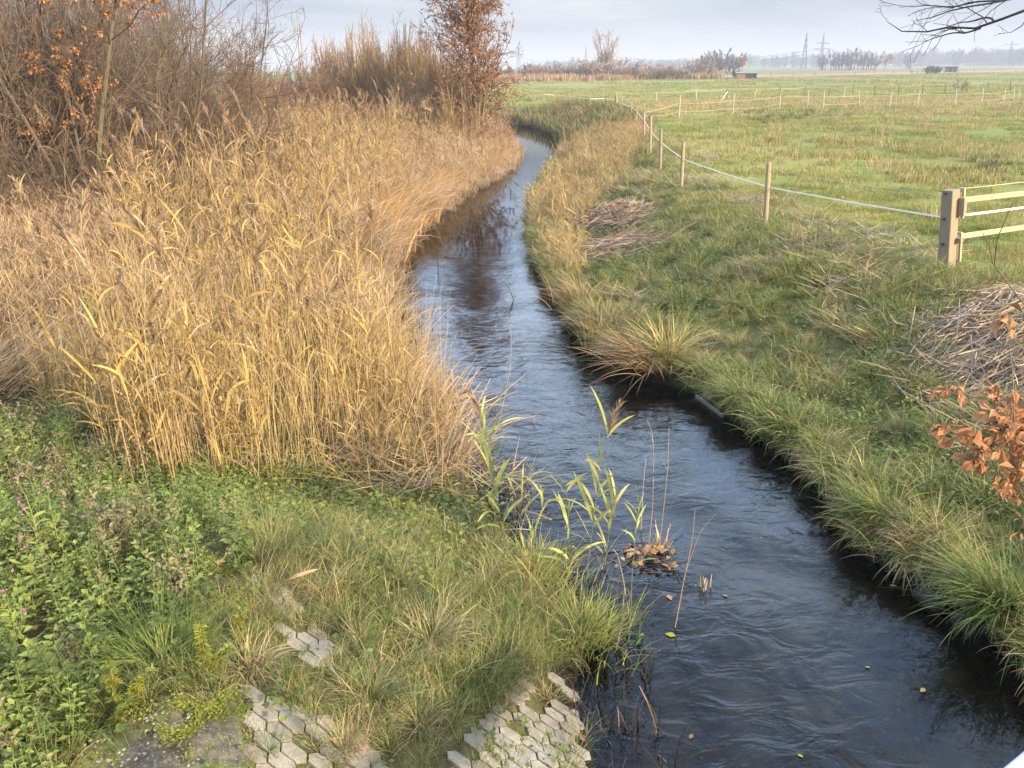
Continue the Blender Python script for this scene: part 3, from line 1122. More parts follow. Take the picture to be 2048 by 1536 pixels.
# far fence on the meadow's edge
farp = []
for i in range(34):
    t = i / 33
    q = P0 * (1 - t) + P1 * t + dirv * 60 * t
    q = q - nrm * 1.5
    if i % 9 in (4,):
        continue
    farp.append((q.x, q.y, 1.25 + rng.uniform(-.15, .2), .07, rng.uniform(0, .04), rng.uniform(0, 6), 'wood_dark'))
fence('far_field_fence', 'row of tiny dark posts along the far edge of the meadow', None, farp, None, None,
      [dict(name='wire', kind='wire', h=1.0, w=.012, sag=.02, mat='wire')], tuple(P0))

# ------------------------------------------------------------------ gate post and slip rails
gv = Vector((1.0, .56, 0)).normalized()          # along the gate opening
gn = Vector((gv.y, -gv.x, 0))                     # towards the camera
ga = math.atan2(gv.y, gv.x)
root = empty('gate_post', tuple(gatep), ga)
root.rotation_euler = (Matrix.Rotation(R(-6.5), 3, 'Y') @ Matrix.Rotation(ga, 3, 'Z')).to_euler()
tag(root, 'thick square grey wooden gate post with bracket boards beside the slip rails', 'gate post')
H_G = 1.36
g = G()
g.box((0, 0, H_G / 2 - .15), .20, .20, H_G + .3, bev=.008)
g.build('post', MAT['wood_grey'], root)
g = G(); g.box((.20, -.06, H_G - .25), .045, .11, .50, bev=.004); g.build('bracket_board', MAT['wood_fresh'], root)
g = G(); g.box((.10, -.155, H_G - .29), .07, .10, .30, bev=.004); g.build('bracket_block', MAT['wood_post'], root)
g = G(); g.box((.20, -.06, .38), .045, .11, .50, bev=.004); g.build('bracket_board', MAT['wood_fresh'], root)
g = G(); g.box((.10, -.145, .52), .08, .085, .08, bev=.004); g.build('bracket_block', MAT['wood_grey'], root)
g = G(); g.box((.145, -.06, H_G - .28), .07, .06, .44, bev=.004); g.build('spacer', MAT['wood_dark'], root)
g = G(); g.box((.145, -.06, .38), .07, .06, .44, bev=.004); g.build('spacer', MAT['wood_dark'], root)
for hh in (H_G - .04, .90, .48):
    g = G()
    t = np.linspace(0, 1, 5)
    g.tubes(np.stack([-.10 - .05 * t, .02 * t, hh + 0 * t], 1)[None], np.array([[.012, .018, .02, .018, .01]]), 8, cap=True)
    g.build('insulator', MAT['black_plastic'], root)
LEN = 3.6
for nm, hh, lb in (('gate_rail', 1.17, 'upper pale wooden slip rail running right from the gate post'), ('gate_rail', .56, 'lower pale wooden slip rail running right from the gate post')):
    g = G()
    g.box((LEN / 2 + .17, .02, 0), LEN, .032, .085, bev=.003)
    o = g.build(nm, MAT['wood_fresh'])
    o.location = (gatep.x, gatep.y, gatep.z + hh)
    o.rotation_euler = (0, R(.6), ga)
    tag(o, lb, 'rail', 'slip rails of the gateway')
root2 = empty('gate_post', tuple(gatep + gv * (LEN + .3)), ga)
root2.location.z = gz(root2.location.x, root2.location.y)
tag(root2, 'second square gate post at the far end of the slip rails, beyond the picture edge', 'gate post')
g = G(); g.box((0, 0, H_G / 2 - .15), .20, .20, H_G + .3, bev=.008); g.build('post', MAT['wood_grey'], root2)
g = G(); g.box((-.2, -.06, .70), .045, .11, 1.1, bev=.004); g.build('bracket_board', MAT['wood_fresh'], root2)
e1 = gatep + gv * (LEN + .2)
g = G(); wire(g, list(gatep + gv * .1 + Vector((0, 0, H_G))), list(e1 + Vector((0, 0, H_G))), .006, .01)
tag(g.build('gate_rope', MAT['rope']), 'yellowish cord stretched above the upper slip rail', 'rope')
g = G(); tape(g, list(gatep + gv * .2 + Vector((0, 0, .92))), list(e1 + Vector((0, 0, .93))), .036, .02)
tag(g.build('gate_tape', MAT['tape_white']), 'white electric tape between the two slip rails', 'tape')

# ------------------------------------------------------------------ bridge railing (corner of the handrail)
zr_ = 3.05
a = at(2003, 1536, zr_)
b = at(2048, 1499, zr_)
dv = (b - a).normalized()
rn = Vector((dv.y, -dv.x, 0))
root = empty('bridge_railing', tuple(a))
root.rotation_euler = (0, 0, math.atan2(dv.y, dv.x))
tag(root, 'pale metal bridge handrail cutting the lower right corner', 'railing')
g = G(); g.box((1.1, -.045, -.02), 3.0, .09, .04, bev=.006); g.build('handrail', MAT['rail_metal'], root)
for k in range(4):
    g = G(); g.box((-.2 + .85 * k, -.045, -.62), .04, .04, 1.16, bev=.004); g.build('railing_post', MAT['rail_metal'], root)
g = G(); g.box((1.1, -.045, -.6), 2.9, .025, .03); g.build('mid_rail', MAT['rail_metal'], root)
g = G(); g.box((1.1, -.045, -1.3), 3.1, .3, .2, bev=.01); g.build('deck_edge', MAT['slab'], root)

# ------------------------------------------------------------------ pylons and power lines
def pylon(loc, h, rz, arms, scale_r=1.0):
    root = empty('pylon', loc, rz)
    g = G()
    w0, w1 = h * .085, h * .018
    hz_ = np.linspace(0, 1, 9)
    wd = lambda t: np.where(t < .62, w0 + (w1 * 1.5 - w0) * t / .62, w1 * 1.5 + (0.15 - w1 * 1.5) * (t - .62) / .38)
    rl = h * .0045 * scale_r
    for sx_, sy_ in ((1, 1), (1, -1), (-1, 1), (-1, -1)):
        P = np.stack([sx_ * wd(hz_), sy_ * wd(hz_), hz_ * h], 1)
        g.tubes(P[None], np.full((1, 9), rl), 4)
    hb = np.linspace(.0, .97, 12)
    for i in range(11):
        ta, tb = hb[i], hb[i + 1]
        wa, wb = wd(np.array(ta)), wd(np.array(tb))
        for ax in range(2):
            for s_ in (1, -1):
                for fl in (1, -1):
                    a = [fl * wa, s_ * wa, ta * h] if ax == 0 else [s_ * wa, fl * wa, ta * h]
                    b = [-fl * wb, s_ * wb, tb * h] if ax == 0 else [s_ * wb, -fl * wb, tb * h]
                    g.tubes(np.array([[a, b]]), np.full((1, 2), rl * .45), 3)
    g.build('lattice_mast', MAT['steel'], root)
    for (t, half) in arms:
        g = G()
        z = t * h
        wt = float(wd(np.array(t)))
        for s_ in (1, -1):
            for q in (1, -1):
                g.tubes(np.array([[[s_ * wt, q * wt, z], [s_ * half, 0, z + .1]]]), np.full((1, 2), rl * .8), 4)
            g.tubes(np.array([[[s_ * wt * .8, 0, z + h * .035], [s_ * half, 0, z + .1]]]), np.full((1, 2), rl * .7), 4)
            g.tubes(np.array([[[s_ * half, 0, z], [s_ * half, 0, z - h * .03]]]), np.full((1, 2), rl * .8), 4)
            g.tubes(np.array([[[s_ * half * .55, 0, z], [s_ * half * .55, 0, z - h * .03]]]), np.full((1, 2), rl * .8), 4)
        g.build('cross_arm', MAT['steel'], root)
    return root


def pyl_at(px, pyt, dist):
    p = at_y(px, 150, dist)
    tp = at_y(px, pyt, dist)
    return Vector((tp.x, dist, FIELD)), tp.z - FIELD


PY = []
for (px_, pt_, dist, rz, arms, lab) in (
        (1037, 88, 1000, R(38), [(.86, 4.2), (.62, 7.5), (.50, 6)], 'grey lattice pylon rising just right of the brown leaved tree at the stream bend'),
        (1172, 91, 1000, R(80), [(.78, 5.5), (.55, 8)], 'grey lattice pylon over the low hedge, left of the bare poplars'),
        (1614, 66, 720, R(85), [(.80, 5), (.62, 7)], 'narrow edge-on lattice pylon, left one of the close pair'),
        (1648, 67, 720, R(15), [(.72, 6.0), (.56, 7.6)], 'lattice pylon with two clear cross arms, right one of the close pair'),
        (2025, 82, 800, R(8), [(.86, 7.5), (.62, 10.5)], 'pale lattice pylon with wide cross arms under the bare overhanging branch')):
    loc, h = pyl_at(px_, pt_, dist)
    r_ = pylon(tuple(loc), h, rz, arms, 1.7)
    tag(r_, lab, 'pylon', 'high voltage pylons on the horizon')
    PY.append((loc, h, rz, arms))


def line(a, b, t_a, t_b, lab, offs=(-5, 5), sag=9, r_=.11):
    root = empty('power_line', tuple((a[0] + b[0]) / 2))
    tag(root, lab, 'power line', 'power lines strung between the pylons')
    O = (a[0] + b[0]) / 2
    for o_ in offs:
        g = G()
        va = Vector((math.cos(a[2]), math.sin(a[2]), 0)) * o_
        vb = Vector((math.cos(b[2]), math.sin(b[2]), 0)) * o_
        wire(g, list(a[0] + va + Vector((0, 0, a[1] * t_a)) - O), list(b[0] + vb + Vector((0, 0, b[1] * t_b)) - O), r_, sag, 24, 3)
        g.build('wire', MAT['cable'], root)


X1 = (Vector((PY[0][0].x - 520, 1050, FIELD)), PY[0][1], R(60), None)
X2 = (Vector((PY[4][0].x + 300, 700, FIELD)), PY[4][1], R(0), None)
line(PY[0], PY[1], .5, .3, 'wires sagging right from the leftmost pylon towards the next pylon', (-4, 4), 4)
line(PY[1], PY[2], .55, .40, 'wires running from the pylon near the poplars to the close pair', (-5, 5), 9)
line(PY[1], PY[3], .72, .57, 'upper wires from the pylon near the poplars to the right pylon of the pair', (-5, 5), 9)
line(PY[3], PY[4], .56, .56, 'wires from the two-armed pylon to the pale pylon at the right edge', (-6, 6), 11)
line(PY[2], PY[4], .42, .86, 'upper wires from the edge-on pylon to the pale pylon at the right edge', (-5, 5), 14)
line(PY[4], X2, .62, .62, 'wires leaving the picture on the right of the pale pylon', (-7, 7), 8)

# ------------------------------------------------------------------ sheds
def shed(name, label, px, pyb, wpx, hpx, rz, wall_l, wall_r, open_):
    p = at(px, pyb, FIELD + .08)
    dist = (p - CAM).length
    sc_ = dist / F_PX
    W = wpx * sc_
    H = hpx * sc_ * 1.05
    root = empty(name, (p.x, p.y, FIELD), rz)
    tag(root, label, 'shed')
    D = W * .5
    g = G(); g.box((-W * .28, 0, H * .43), W * .44, D, H * .86); g.build('closed_bay', MAT[wall_l], root)
    g = G(); g.box((W * .22, D * .46, H * .43), W * .52, D * .06, H * .86); g.build('back_wall', MAT[wall_r], root)
    for xx in (W * .06, W * .27, W * .47):
        g = G(); g.box((xx, -D * .44, H * .42), W * .025, W * .025, H * .86); g.build('post', MAT['wood_dark'], root)
    g = G(); g.box((W * .47, 0, H * .42), W * .02, D * .9, H * .84); g.build('side_wall', MAT[wall_r], root)
    rt = np.array(Euler((R(5), 0, 0)).to_matrix())
    g = G(); g.box((0, 0, H * .93), W * 1.06, D * 1.2, H * .07, rt); g.build('roof', MAT['shed_roof'], root)
    return root


shed('field_shed', 'small red and beige field shed with flat roof by the orange tree', 1492, 156.5, 36, 10.5, R(-6), 'shed_red', 'shed_beige', True)
shed('horse_shelter', 'long low shelter with side coloured dark for shade and beige front on the far meadow edge', 1884, 144.5, 44, 11, R(8), 'shed_shade_blue', 'shed_beige', True)
tp = at(1829, 146, FIELD + .05)
root = empty('water_trough', (tp.x, tp.y, FIELD))
tag(root, 'tiny dark trough on the far meadow edge, left of the long shelter', 'trough')
g = G(); g.box((0, 0, .75), 2.4, .8, .5, bev=.05); g.build('basin', MAT['shed_shade_blue'], root)
for xx in (-.9, .9):
    g = G(); g.box((xx, 0, .26), .12, .6, .52); g.build('leg', MAT['wood_dark'], root)
# ------------------------------------------------------------------ scattering (only for stuff nobody could count)
def eul(spin, tilt, taz):
    """Euler angles of: spin about own axis, then lean by tilt towards azimuth taz"""
    a = np.asarray(taz, float)
    t = np.asarray(tilt, float)
    p = np.asarray(spin, float) - a
    ca, sa, ct, st, cp, sp = np.cos(a), np.sin(a), np.cos(t), np.sin(t), np.cos(p), np.sin(p)
    # R = Rz(a) Ry(t) Rz(p)
    r00 = ca * ct * cp - sa * sp
    r10 = sa * ct * cp + ca * sp
    r20 = -st * cp
    r21 = st * sp
    r22 = ct
    return np.stack([np.arctan2(r21, r22), -np.arcsin(np.clip(r20, -1, 1)), np.arctan2(r10, r00)], 1)


def scatter(name, protos, pts, rot, scl, label, cat, idx=None):
    pts = np.asarray(pts, float)
    n = len(pts)
    coll = bpy.data.collections.new(name + '_kinds')
    for i, me_ in enumerate(protos):
        coll.objects.link(bpy.data.objects.new('%s_kind_%02d' % (name, i), me_))
    me = bpy.data.meshes.new(name)
    me.vertices.add(n)
    me.vertices.foreach_set('co', pts.astype(np.float32).ravel())
    a = me.attributes.new('rot', 'FLOAT_VECTOR', 'POINT')
    a.data.foreach_set('vector', rot.astype(np.float32).ravel())
    scl = np.asarray(scl, float)
    if scl.ndim == 1:
        scl = np.repeat(scl[:, None], 3, 1)
    a = me.attributes.new('scl', 'FLOAT_VECTOR', 'POINT')
    a.data.foreach_set('vector', scl.astype(np.float32).ravel())
    a = me.attributes.new('kind_index', 'INT', 'POINT')
    if idx is None:
        idx = rng.integers(0, len(protos), n)
    a.data.foreach_set('value', idx.astype(np.int32))
    o = bpy.data.objects.new(name, me)
    COL.objects.link(o)
    ng = bpy.data.node_groups.new(name, 'GeometryNodeTree')
    ng.interface.new_socket('Geometry', in_out='INPUT', socket_type='NodeSocketGeometry')
    ng.interface.new_socket('Geometry', in_out='OUTPUT', socket_type='NodeSocketGeometry')
    gi = ng.nodes.new('NodeGroupInput')
    go = ng.nodes.new('NodeGroupOutput')
    ci = ng.nodes.new('GeometryNodeCollectionInfo')
    ci.inputs['Collection'].default_value = coll
    ci.inputs['Separate Children'].default_value = True
    ci.inputs['Reset Children'].default_value = True
    ip = ng.nodes.new('GeometryNodeInstanceOnPoints')
    ip.inputs['Pick Instance'].default_value = True

    def attr(nm, typ):
        q = ng.nodes.new('GeometryNodeInputNamedAttribute')
        q.data_type = typ
        q.inputs['Name'].default_value = nm
        return [s_ for s_ in q.outputs if s_.enabled and s_.name == 'Attribute'][0]
    ng.links.new(gi.outputs[0], ip.inputs['Points'])
    ng.links.new(ci.outputs[0], ip.inputs['Instance'])
    ng.links.new(attr('kind_index', 'INT'), ip.inputs['Instance Index'])
    e2r = ng.nodes.new('FunctionNodeEulerToRotation')
    ng.links.new(attr('rot', 'FLOAT_VECTOR'), e2r.inputs[0])
    ng.links.new(e2r.outputs[0], ip.inputs['Rotation'])
    ng.links.new(attr('scl', 'FLOAT_VECTOR'), ip.inputs['Scale'])
    ng.links.new(ip.outputs[0], go.inputs[0])
    md = o.modifiers.new('scatter', 'NODES')
    md.node_group = ng
    tag(o, label, cat, kind='stuff')
    return o


def rand_pts(x0, x1, y0, y1, dens):
    n = rng.poisson((x1 - x0) * (y1 - y0) * dens)
    x = rng.uniform(x0, x1, n)
    y = rng.uniform(y0, y1, n)
    return x, y


def in_view(x, y, z, mx=260, my=330):
    u, v = project(np.stack([x, y, z], 1))
    return (u > -mx) & (u < 2048 + mx) & (v < 1536 + my) & (v > -400)


def flow_az(x, y, left):
    """azimuth pointing downhill, towards the stream"""
    e = .3
    f = _look(GDL if left else GDR, x + e, y) - _look(GDL if left else GDR, x - e, y)
    h = _look(GDL if left else GDR, x, y + e) - _look(GDL if left else GDR, x, y - e)
    return np.arctan2(-h, -f)


# ------------------------------------------------------------------ plant prototypes (meshes)
def curve_stem(H, lean, az, k=6, wob=.02):
    t = np.linspace(0, 1, k)
    x = lean * H * t ** 1.8
    P = np.stack([x * math.cos(az), x * math.sin(az), H * t * (1 - .25 * lean * t)], 1)
    P[1:, :2] += rng.normal(0, wob * H * .3, (k - 1, 2)) * t[1:, None]
    return P


def interp(P, t):
    k = len(P) - 1
    f = np.clip(np.asarray(t) * k, 0, k - 1e-6)
    i = f.astype(int)
    fr = (f - i)[:, None]
    return P[i] * (1 - fr) + P[i + 1] * fr


def plume_into(g, tip, az, L, m=0, n=60, droop=1.0):
    t = rng.random(n)
    back = np.array([math.cos(az), math.sin(az), 0])
    base = tip[None] + np.array([0, 0, 1.0]) * (t[:, None] - .35) * L * .75 + back[None] * (t[:, None] ** 2) * L * .35
    a = az + rng.normal(0, .7, n)
    l_ = L * rng.uniform(.28, .58, n) * (1.15 - .6 * t)
    g.ribbons(base, a, l_, rng.uniform(.15, .6, n), rng.uniform(.2, 1.1, n) * droop, L * .028, 3, rng.uniform(0, 3, n), rng.random(n), 'lance', m)


def reed_parts(H, lean, az, nleaf, plume, gs_, gl_, gp_, ms=0, ml=0, mp_=0, rad=.0036, leafw=.02, leafL=.36, lo=.15):
    P = curve_stem(H, lean, az)
    gs_.tubes(P[None], (rad * (1 - .65 * np.linspace(0, 1, 6)))[None], 4, rng.random(), ms)
    if nleaf:
        t = np.sort(rng.uniform(lo, .97, nleaf))
        b = interp(P, t)
        a0 = rng.uniform(0, 6.3)
        a = a0 + np.where(np.arange(nleaf) % 2, 0, PI) + rng.normal(0, .8, nleaf)
        gl_.ribbons(b, a, leafL * rng.uniform(.55, 1.25, nleaf), rng.uniform(.25, .8, nleaf), rng.uniform(.2, 1.5, nleaf), leafw * rng.uniform(.6, 1.2, nleaf), 5,
                    rng.normal(0, .6, nleaf), rng.random(nleaf), 'lance', ml)
    if plume:
        plume_into(gp_, P[-1], az + rng.normal(0, .5), rng.uniform(.28, .42), mp_)
    return P


def reed_proto(nstalk, H, spread, plume_p, nleaf, mats, lean=.12, rad=.0036, leafw=.02, lo=.2):
    g = G()
    for _ in range(nstalk):
        g2 = G()
        P0 = np.append(rng.normal(0, spread, 2), 0)
        reed_parts(H * rng.uniform(.65, 1.1), abs(rng.normal(0, lean)), rng.uniform(0, 6.3), rng.integers(*nleaf), rng.random() < plume_p, g2, g2, g2, 0, 1, 2, rad, leafw, lo=lo)
        for V in g2.v:
            V += P0
        base = g.n
        g.v += g2.v; g.r += g2.r; g.t += g2.t; g.m += g2.m
        g.f += [f + base for f in g2.f]
        g.n += g2.n
    return g.mesh('reed', mats)


def tuft_proto(n, L, spread, tilt, bend, w, mats, dirbias=0.0, nseg=4, dead=0.0):
    g = G()
    b = np.zeros((n, 3))
    rr = np.abs(rng.normal(0, spread, n))
    aa = rng.uniform(0, 2 * PI, n)
    b[:, 0] = rr * np.cos(aa)
    b[:, 1] = rr * np.sin(aa)
    az = aa + rng.normal(0, .7, n)
    if dirbias:
        az = np.where(rng.random(n) < dirbias, rng.normal(0, .6, n), az)
    r = rng.random(n) * (1 - dead)
    m = rng.random(n) < dead
    for sel, mi in ((~m, 0), (m, len(mats) - 1)):
        k = sel.sum()
        if k:
            g.ribbons(b[sel], az[sel], L * rng.uniform(.5, 1.15, k), np.abs(rng.normal(tilt, .18, k)), bend * rng.uniform(.4, 1.3, k), w * rng.uniform(.6, 1.3, k), nseg, rng.normal(0, .4, k), rng.random(k), 'blade', mi)
    return g.mesh('tuft', mats)


def patch_proto(size, n, L, w, tilt, bend, mats, nseg=2, dead=.15, clump=6):
    g = G()
    cx = rng.uniform(-size / 2, size / 2, (clump, 2))
    k = rng.integers(0, clump, n)
    p = np.where(rng.random(n)[:, None] < .5, cx[k] + rng.normal(0, size * .07, (n, 2)), rng.uniform(-size / 2, size / 2, (n, 2)))
    b = np.column_stack([p, np.full(n, -.01)])
    m = rng.random(n) < dead
    for sel, mi in ((~m, 0), (m, len(mats) - 1)):
        q = sel.sum()
        if q:
            g.ribbons(b[sel], rng.uniform(0, 6.3, q), L * rng.uniform(.45, 1.25, q), np.abs(rng.normal(tilt, .25, q)), bend * rng.uniform(.3, 1.4, q), w * rng.uniform(.6, 1.3, q), nseg, rng.normal(0, .4, q), rng.random(q), 'blade', mi)
    return g.mesh('turf', mats)


def nettle_into(g, H, lean, az, ms, ml, leafL=.065, pairs=9, lo=.12, wide=.62, base=(0, 0, 0)):
    P = curve_stem(H, lean, az, 5, .03) + np.array(base)
    g.tubes(P[None], (.0032 * (1 - .6 * np.linspace(0, 1, 5)))[None], 4, rng.random(), ms)
    t = np.linspace(lo, .99, pairs)
    b = interp(P, t)
    a0 = rng.uniform(0, 6.3)
    for s_ in (0, PI):
        a = a0 + np.arange(pairs) * PI / 2 + s_ + rng.normal(0, .25, pairs)
        el = rng.normal(-.15, .3, pairs) + .45 * t
        d = np.stack([np.cos(a) * np.cos(el), np.sin(a) * np.cos(el), np.sin(el)], 1)
        l_ = leafL * (1.1 - .55 * t) * rng.uniform(.75, 1.25, pairs)
        g.leaves(b + d * .012, d, np.array([[0, 0, 1.]]), l_, l_ * wide, rng.random(pairs), .16, ml, -.12)


def herb_proto(n, spread, H, mats, leafL, pairs, wide=.62):
    g = G()
    for _ in range(n):
        p = np.append(rng.normal(0, spread, 2), -.01)
        nettle_into(g, H * rng.uniform(.6, 1.15), abs(rng.normal(0, .18)), rng.uniform(0, 6.3), 0, 1, leafL * rng.uniform(.8, 1.2), pairs, base=p, wide=wide)
    return g.mesh('herb', mats)


def rosette_proto(n, spread, leafL, mats, h=.06, wide=.75):
    """low creeping leaves: each on a short stalk"""
    g = G()
    p = np.column_stack([rng.normal(0, spread, (n, 2)), np.zeros(n)])
    a = rng.uniform(0, 6.3, n)
    hh = h * rng.uniform(.3, 1.4, n)
    top = p + np.column_stack([np.cos(a) * hh * .5, np.sin(a) * hh * .5, hh])
    g.tubes(np.stack([p, (p + top) / 2 + np.array([0, 0, .004]), top], 1), np.full((n, 3), .0012), 3, rng.random(n), 0)
    el = rng.normal(.05, .35, n)
    d = np.stack([np.cos(a) * np.cos(el), np.sin(a) * np.cos(el), np.sin(el)], 1)
    l_ = leafL * rng.uniform(.6, 1.25, n)
    g.leaves(top, d, np.array([[0, 0, 1.]]), l_, l_ * wide, rng.random(n), .14, 1, -.1)
    for s_ in (-.9, .9):
        a2 = a + s_
        d2 = np.stack([np.cos(a2) * np.cos(el), np.sin(a2) * np.cos(el), np.sin(el) - .05], 1)
        g.leaves(top, d2, np.array([[0, 0, 1.]]), l_ * .8, l_ * wide * .75, rng.random(n), .14, 1, -.1)
    return g.mesh('rosette', mats)


def litter_proto(n, spread, L, w, mats, flat=1.45):
    """cut or fallen stalks lying about"""
    g = G()
    p = np.column_stack([rng.normal(0, spread, (n, 2)), rng.uniform(0, .05, n)])
    g.ribbons(p, rng.uniform(0, 6.3, n), L * rng.uniform(.4, 1.2, n), flat + rng.normal(0, .10, n), rng.normal(.1, .15, n), w * rng.uniform(.5, 1.3, n), 2, rng.normal(0, .7, n), rng.random(n), 'strip', 0)
    return g.mesh('litter', mats)


def fallen_leaf_into(g, p, L, n, m=0, spread=0.0):
    pos = np.asarray(p)
    a = rng.uniform(0, 6.3, n)
    el = rng.normal(.1, .25, n)
    d = np.stack([np.cos(a) * np.cos(el), np.sin(a) * np.cos(el), np.sin(el)], 1)
    up = norm(np.array([[0, 0, 1.]]) + rng.normal(0, .3, (n, 3)))
    l_ = L * rng.uniform(.6, 1.2, n)
    g.leaves(pos, d, up, l_, l_ * rng.uniform(.5, .8, n), rng.random(n), .2, m, .25)


GRASS = [MAT['grass'], MAT['grass_dry']]
FIELDG = [MAT['grass_field'], MAT['grass_dry']]
M3 = [MAT['reed_stem'], MAT['reed_leaf'], MAT['plume']]

# ------------------------------------------------------------------ left reed bed
REED = [(-300, 300), (-300, 640), (30, 760), (110, 850), (190, 915), (300, 965), (420, 985), (600, 975), (760, 965), (900, 950), (930, 935), (1300, 500), (1060, 250), (700, 200), (300, 235)]
xr, yr = rand_pts(-26, 2, 5.5, 46, 26)
dl, dr, ins = banks(xr, yr)
zr2 = terrain(xr, yr)
u, v = project(np.stack([xr, yr, zr2], 1))
left = (~ins) & (dl < dr)
dens = np.clip(1.0 - .010 * np.hypot(xr, yr), .3, 1) * (.40 + .30 * ss(8, 14, yr))
# behind and to the left the tall reeds give way to low brown weeds
weedy = ss(240, 60, u) * ss(640, 470, v) + ss(0, 1, (dl - 10.5) / 4)
weedy = np.maximum(weedy, .93 * ss(330, 190, u) * ss(850, 790, v))
weedy = np.clip(weedy + .6 * (vnoise(xr, yr, 2.2, 4) - .5) * .8, 0, 1)
clumpy = .06 + 1.75 * ss(.30, .72, vnoise(xr, yr, .8, 6))
k = left & in_poly(u, v, REED) & (rng.random(len(xr)) < dens * (1 - weedy) * clumpy) & (dl > .15 + .6 * vnoise(xr, yr, .7, 53) + .35 * ss(10, 16, yr) + .7 * ss(22, 32, yr))
reeds = [reed_proto(3, 2.1, .13, .5, (4, 9), M3, .13, leafw=.025, rad=.0044, lo=.38) for _ in range(10)] + [reed_proto(4, 1.5, .14, 0.0, (8, 14), M3, .26, lo=.05, leafw=.026) for _ in range(8)]
xk, yk, zk, dk = xr[k], yr[k], zr2[k], dl[k]
n = len(xk)
hk = .46 + .68 * vnoise(xk, yk, 1.1, 9) + .17 * rng.normal(0, 1, n)
rag = .6 * vnoise(xk, yk, .9, 51) + .4 * rng.random(n)
hk *= np.where(dk < .5 + 1.1 * rag, .66, 1.0) 
hk *= 1 - .45 * ss(4.5, 1.2, dk) * ss(22, 32, yk)
hk = np.clip(hk, .4, 1.3)
lean_edge = ss(1.3, .1, dk)
tilt = np.abs(rng.normal(0, .09, n)) + lean_edge * rng.uniform(.0, .55, n)
taz = np.where(rng.random(n) < lean_edge, flow_az(xk, yk, True) + rng.normal(0, .5, n), rng.uniform(0, 6.3, n))
taz = np.where(rng.random(n) < .35, rng.normal(-.4, .5, n), taz)
scatter('reed_bed', reeds, np.stack([xk, yk, zk - .03], 1), eul(rng.uniform(0, 6.3, n), tilt, taz), np.stack([hk * .9 + .1, hk * .9 + .1, hk], 1),
        'dense golden bed of dry reeds covering the left bank', 'reeds')
print('reeds', n)

# bare upright stalks in front of the bed (base visible)
xr, yr = rand_pts(-7, 1, 5.5, 13, 60)
dl, dr, ins = banks(xr, yr)
zr2 = terrain(xr, yr)
u, v = project(np.stack([xr, yr, zr2], 1))
k = (~ins) & (dl < dr) & in_poly(u, v, REED) & (rng.random(len(xr)) < .26) & (u > 80)
st_ = []
for _ in range(8):
    g = G()
    for _ in range(5):
        P = curve_stem(rng.uniform(.8, 1.9), abs(rng.normal(0, .14)), rng.uniform(0, 6.3)) + np.append(rng.normal(0, .1, 2), 0)
        g.tubes(P[None], (.0034 * (1 - .5 * np.linspace(0, 1, 6)))[None], 4, rng.random(), 0)
    st_.append(g.mesh('stalk', [MAT['reed_stem']]))
n = k.sum()
scatter('reed_stalks', st_, np.stack([xr[k], yr[k], zr2[k] - .02], 1), eul(rng.uniform(0, 6.3, n), np.abs(rng.normal(0, .12, n)), rng.uniform(0, 6.3, n)), rng.uniform(.6, 1.1, n),
        'bare straw coloured reed stalks standing along the front of the reed bed', 'reed stalks')

# pale broken reeds leaning over the water's edge and collapsed bundles
xr, yr = rand_pts(-12, 2.5, 5.6, 50, 40)
dl, dr, ins = banks(xr, yr)
zr2 = terrain(xr, yr)
u, v = project(np.stack([xr, yr, zr2], 1))
edge_w = ss(1.5, .3, dl) * (v < 960) * (dl > .15 + .5 * ss(12, 20, yr) + .4 * ss(24, 34, yr))
k = (~ins) & (dl < dr) & (rng.random(len(xr)) < edge_w * .5)
pale = []
for _ in range(7):
    g = G()
    nb = 14
    b = np.column_stack([rng.normal(0, .12, (nb, 2)), np.zeros(nb)])
    g.ribbons(b, rng.normal(0, .3, nb), rng.uniform(.5, 1.3, nb), rng.uniform(.25, .9, nb), rng.uniform(.3, 1.1, nb), rng.uniform(.005, .012, nb), 5, rng.normal(0, .6, nb), rng.random(nb), 'strip', 0)
    pale.append(g.mesh('pale', [MAT['pale_reed']]))
n = k.sum()
fa = flow_az(xr[k], yr[k], True)
sp_ = fa + rng.normal(0, .45, n)
scatter('leaning_reeds', pale, np.stack([xr[k], yr[k], zr2[k]], 1), np.stack([0 * fa, 0 * fa, sp_], 1), rng.uniform(.5, 1.15, n),
        'pale broken reeds leaning over the left edge of the water', 'reeds')

# big collapsed heap of grey straw at the picture's left
xr, yr = rand_pts(-11, -3, 6, 15, 60)
zr2 = terrain(xr, yr)
u, v = project(np.stack([xr, yr, zr2], 1))
k = in_poly(u, v, [(-250, 560), (-250, 860), (60, 800), (180, 760), (270, 640), (170, 560)]) & (rng.random(len(xr)) < .5)
fl = []
for _ in range(6):
    g = G()
    nb = 12
    b = np.column_stack([rng.normal(0, .16, (nb, 2)), rng.uniform(0, .25, nb)])
    g.ribbons(b, rng.normal(0, .28, nb), rng.uniform(.7, 1.6, nb), rng.uniform(.75, 1.25, nb), rng.normal(.12, .15, nb), rng.uniform(.005, .011, nb), 4, rng.normal(0, .6, nb), rng.random(nb), 'strip', 0)
    fl.append(g.mesh('flat', [MAT['pale_reed']]))
n = k.sum()
sp_ = R(28) + rng.normal(0, .35, n) + np.where(rng.random(n) < .25, 1.6, 0)
scatter('collapsed_reeds', fl, np.stack([xr[k], yr[k], zr2[k] + .05], 1), np.stack([0 * sp_, 0 * sp_, sp_], 1), rng.uniform(.6, 1.1, n),
        'collapsed grey straw stalks slanting at the left side of the reed bed', 'reeds')

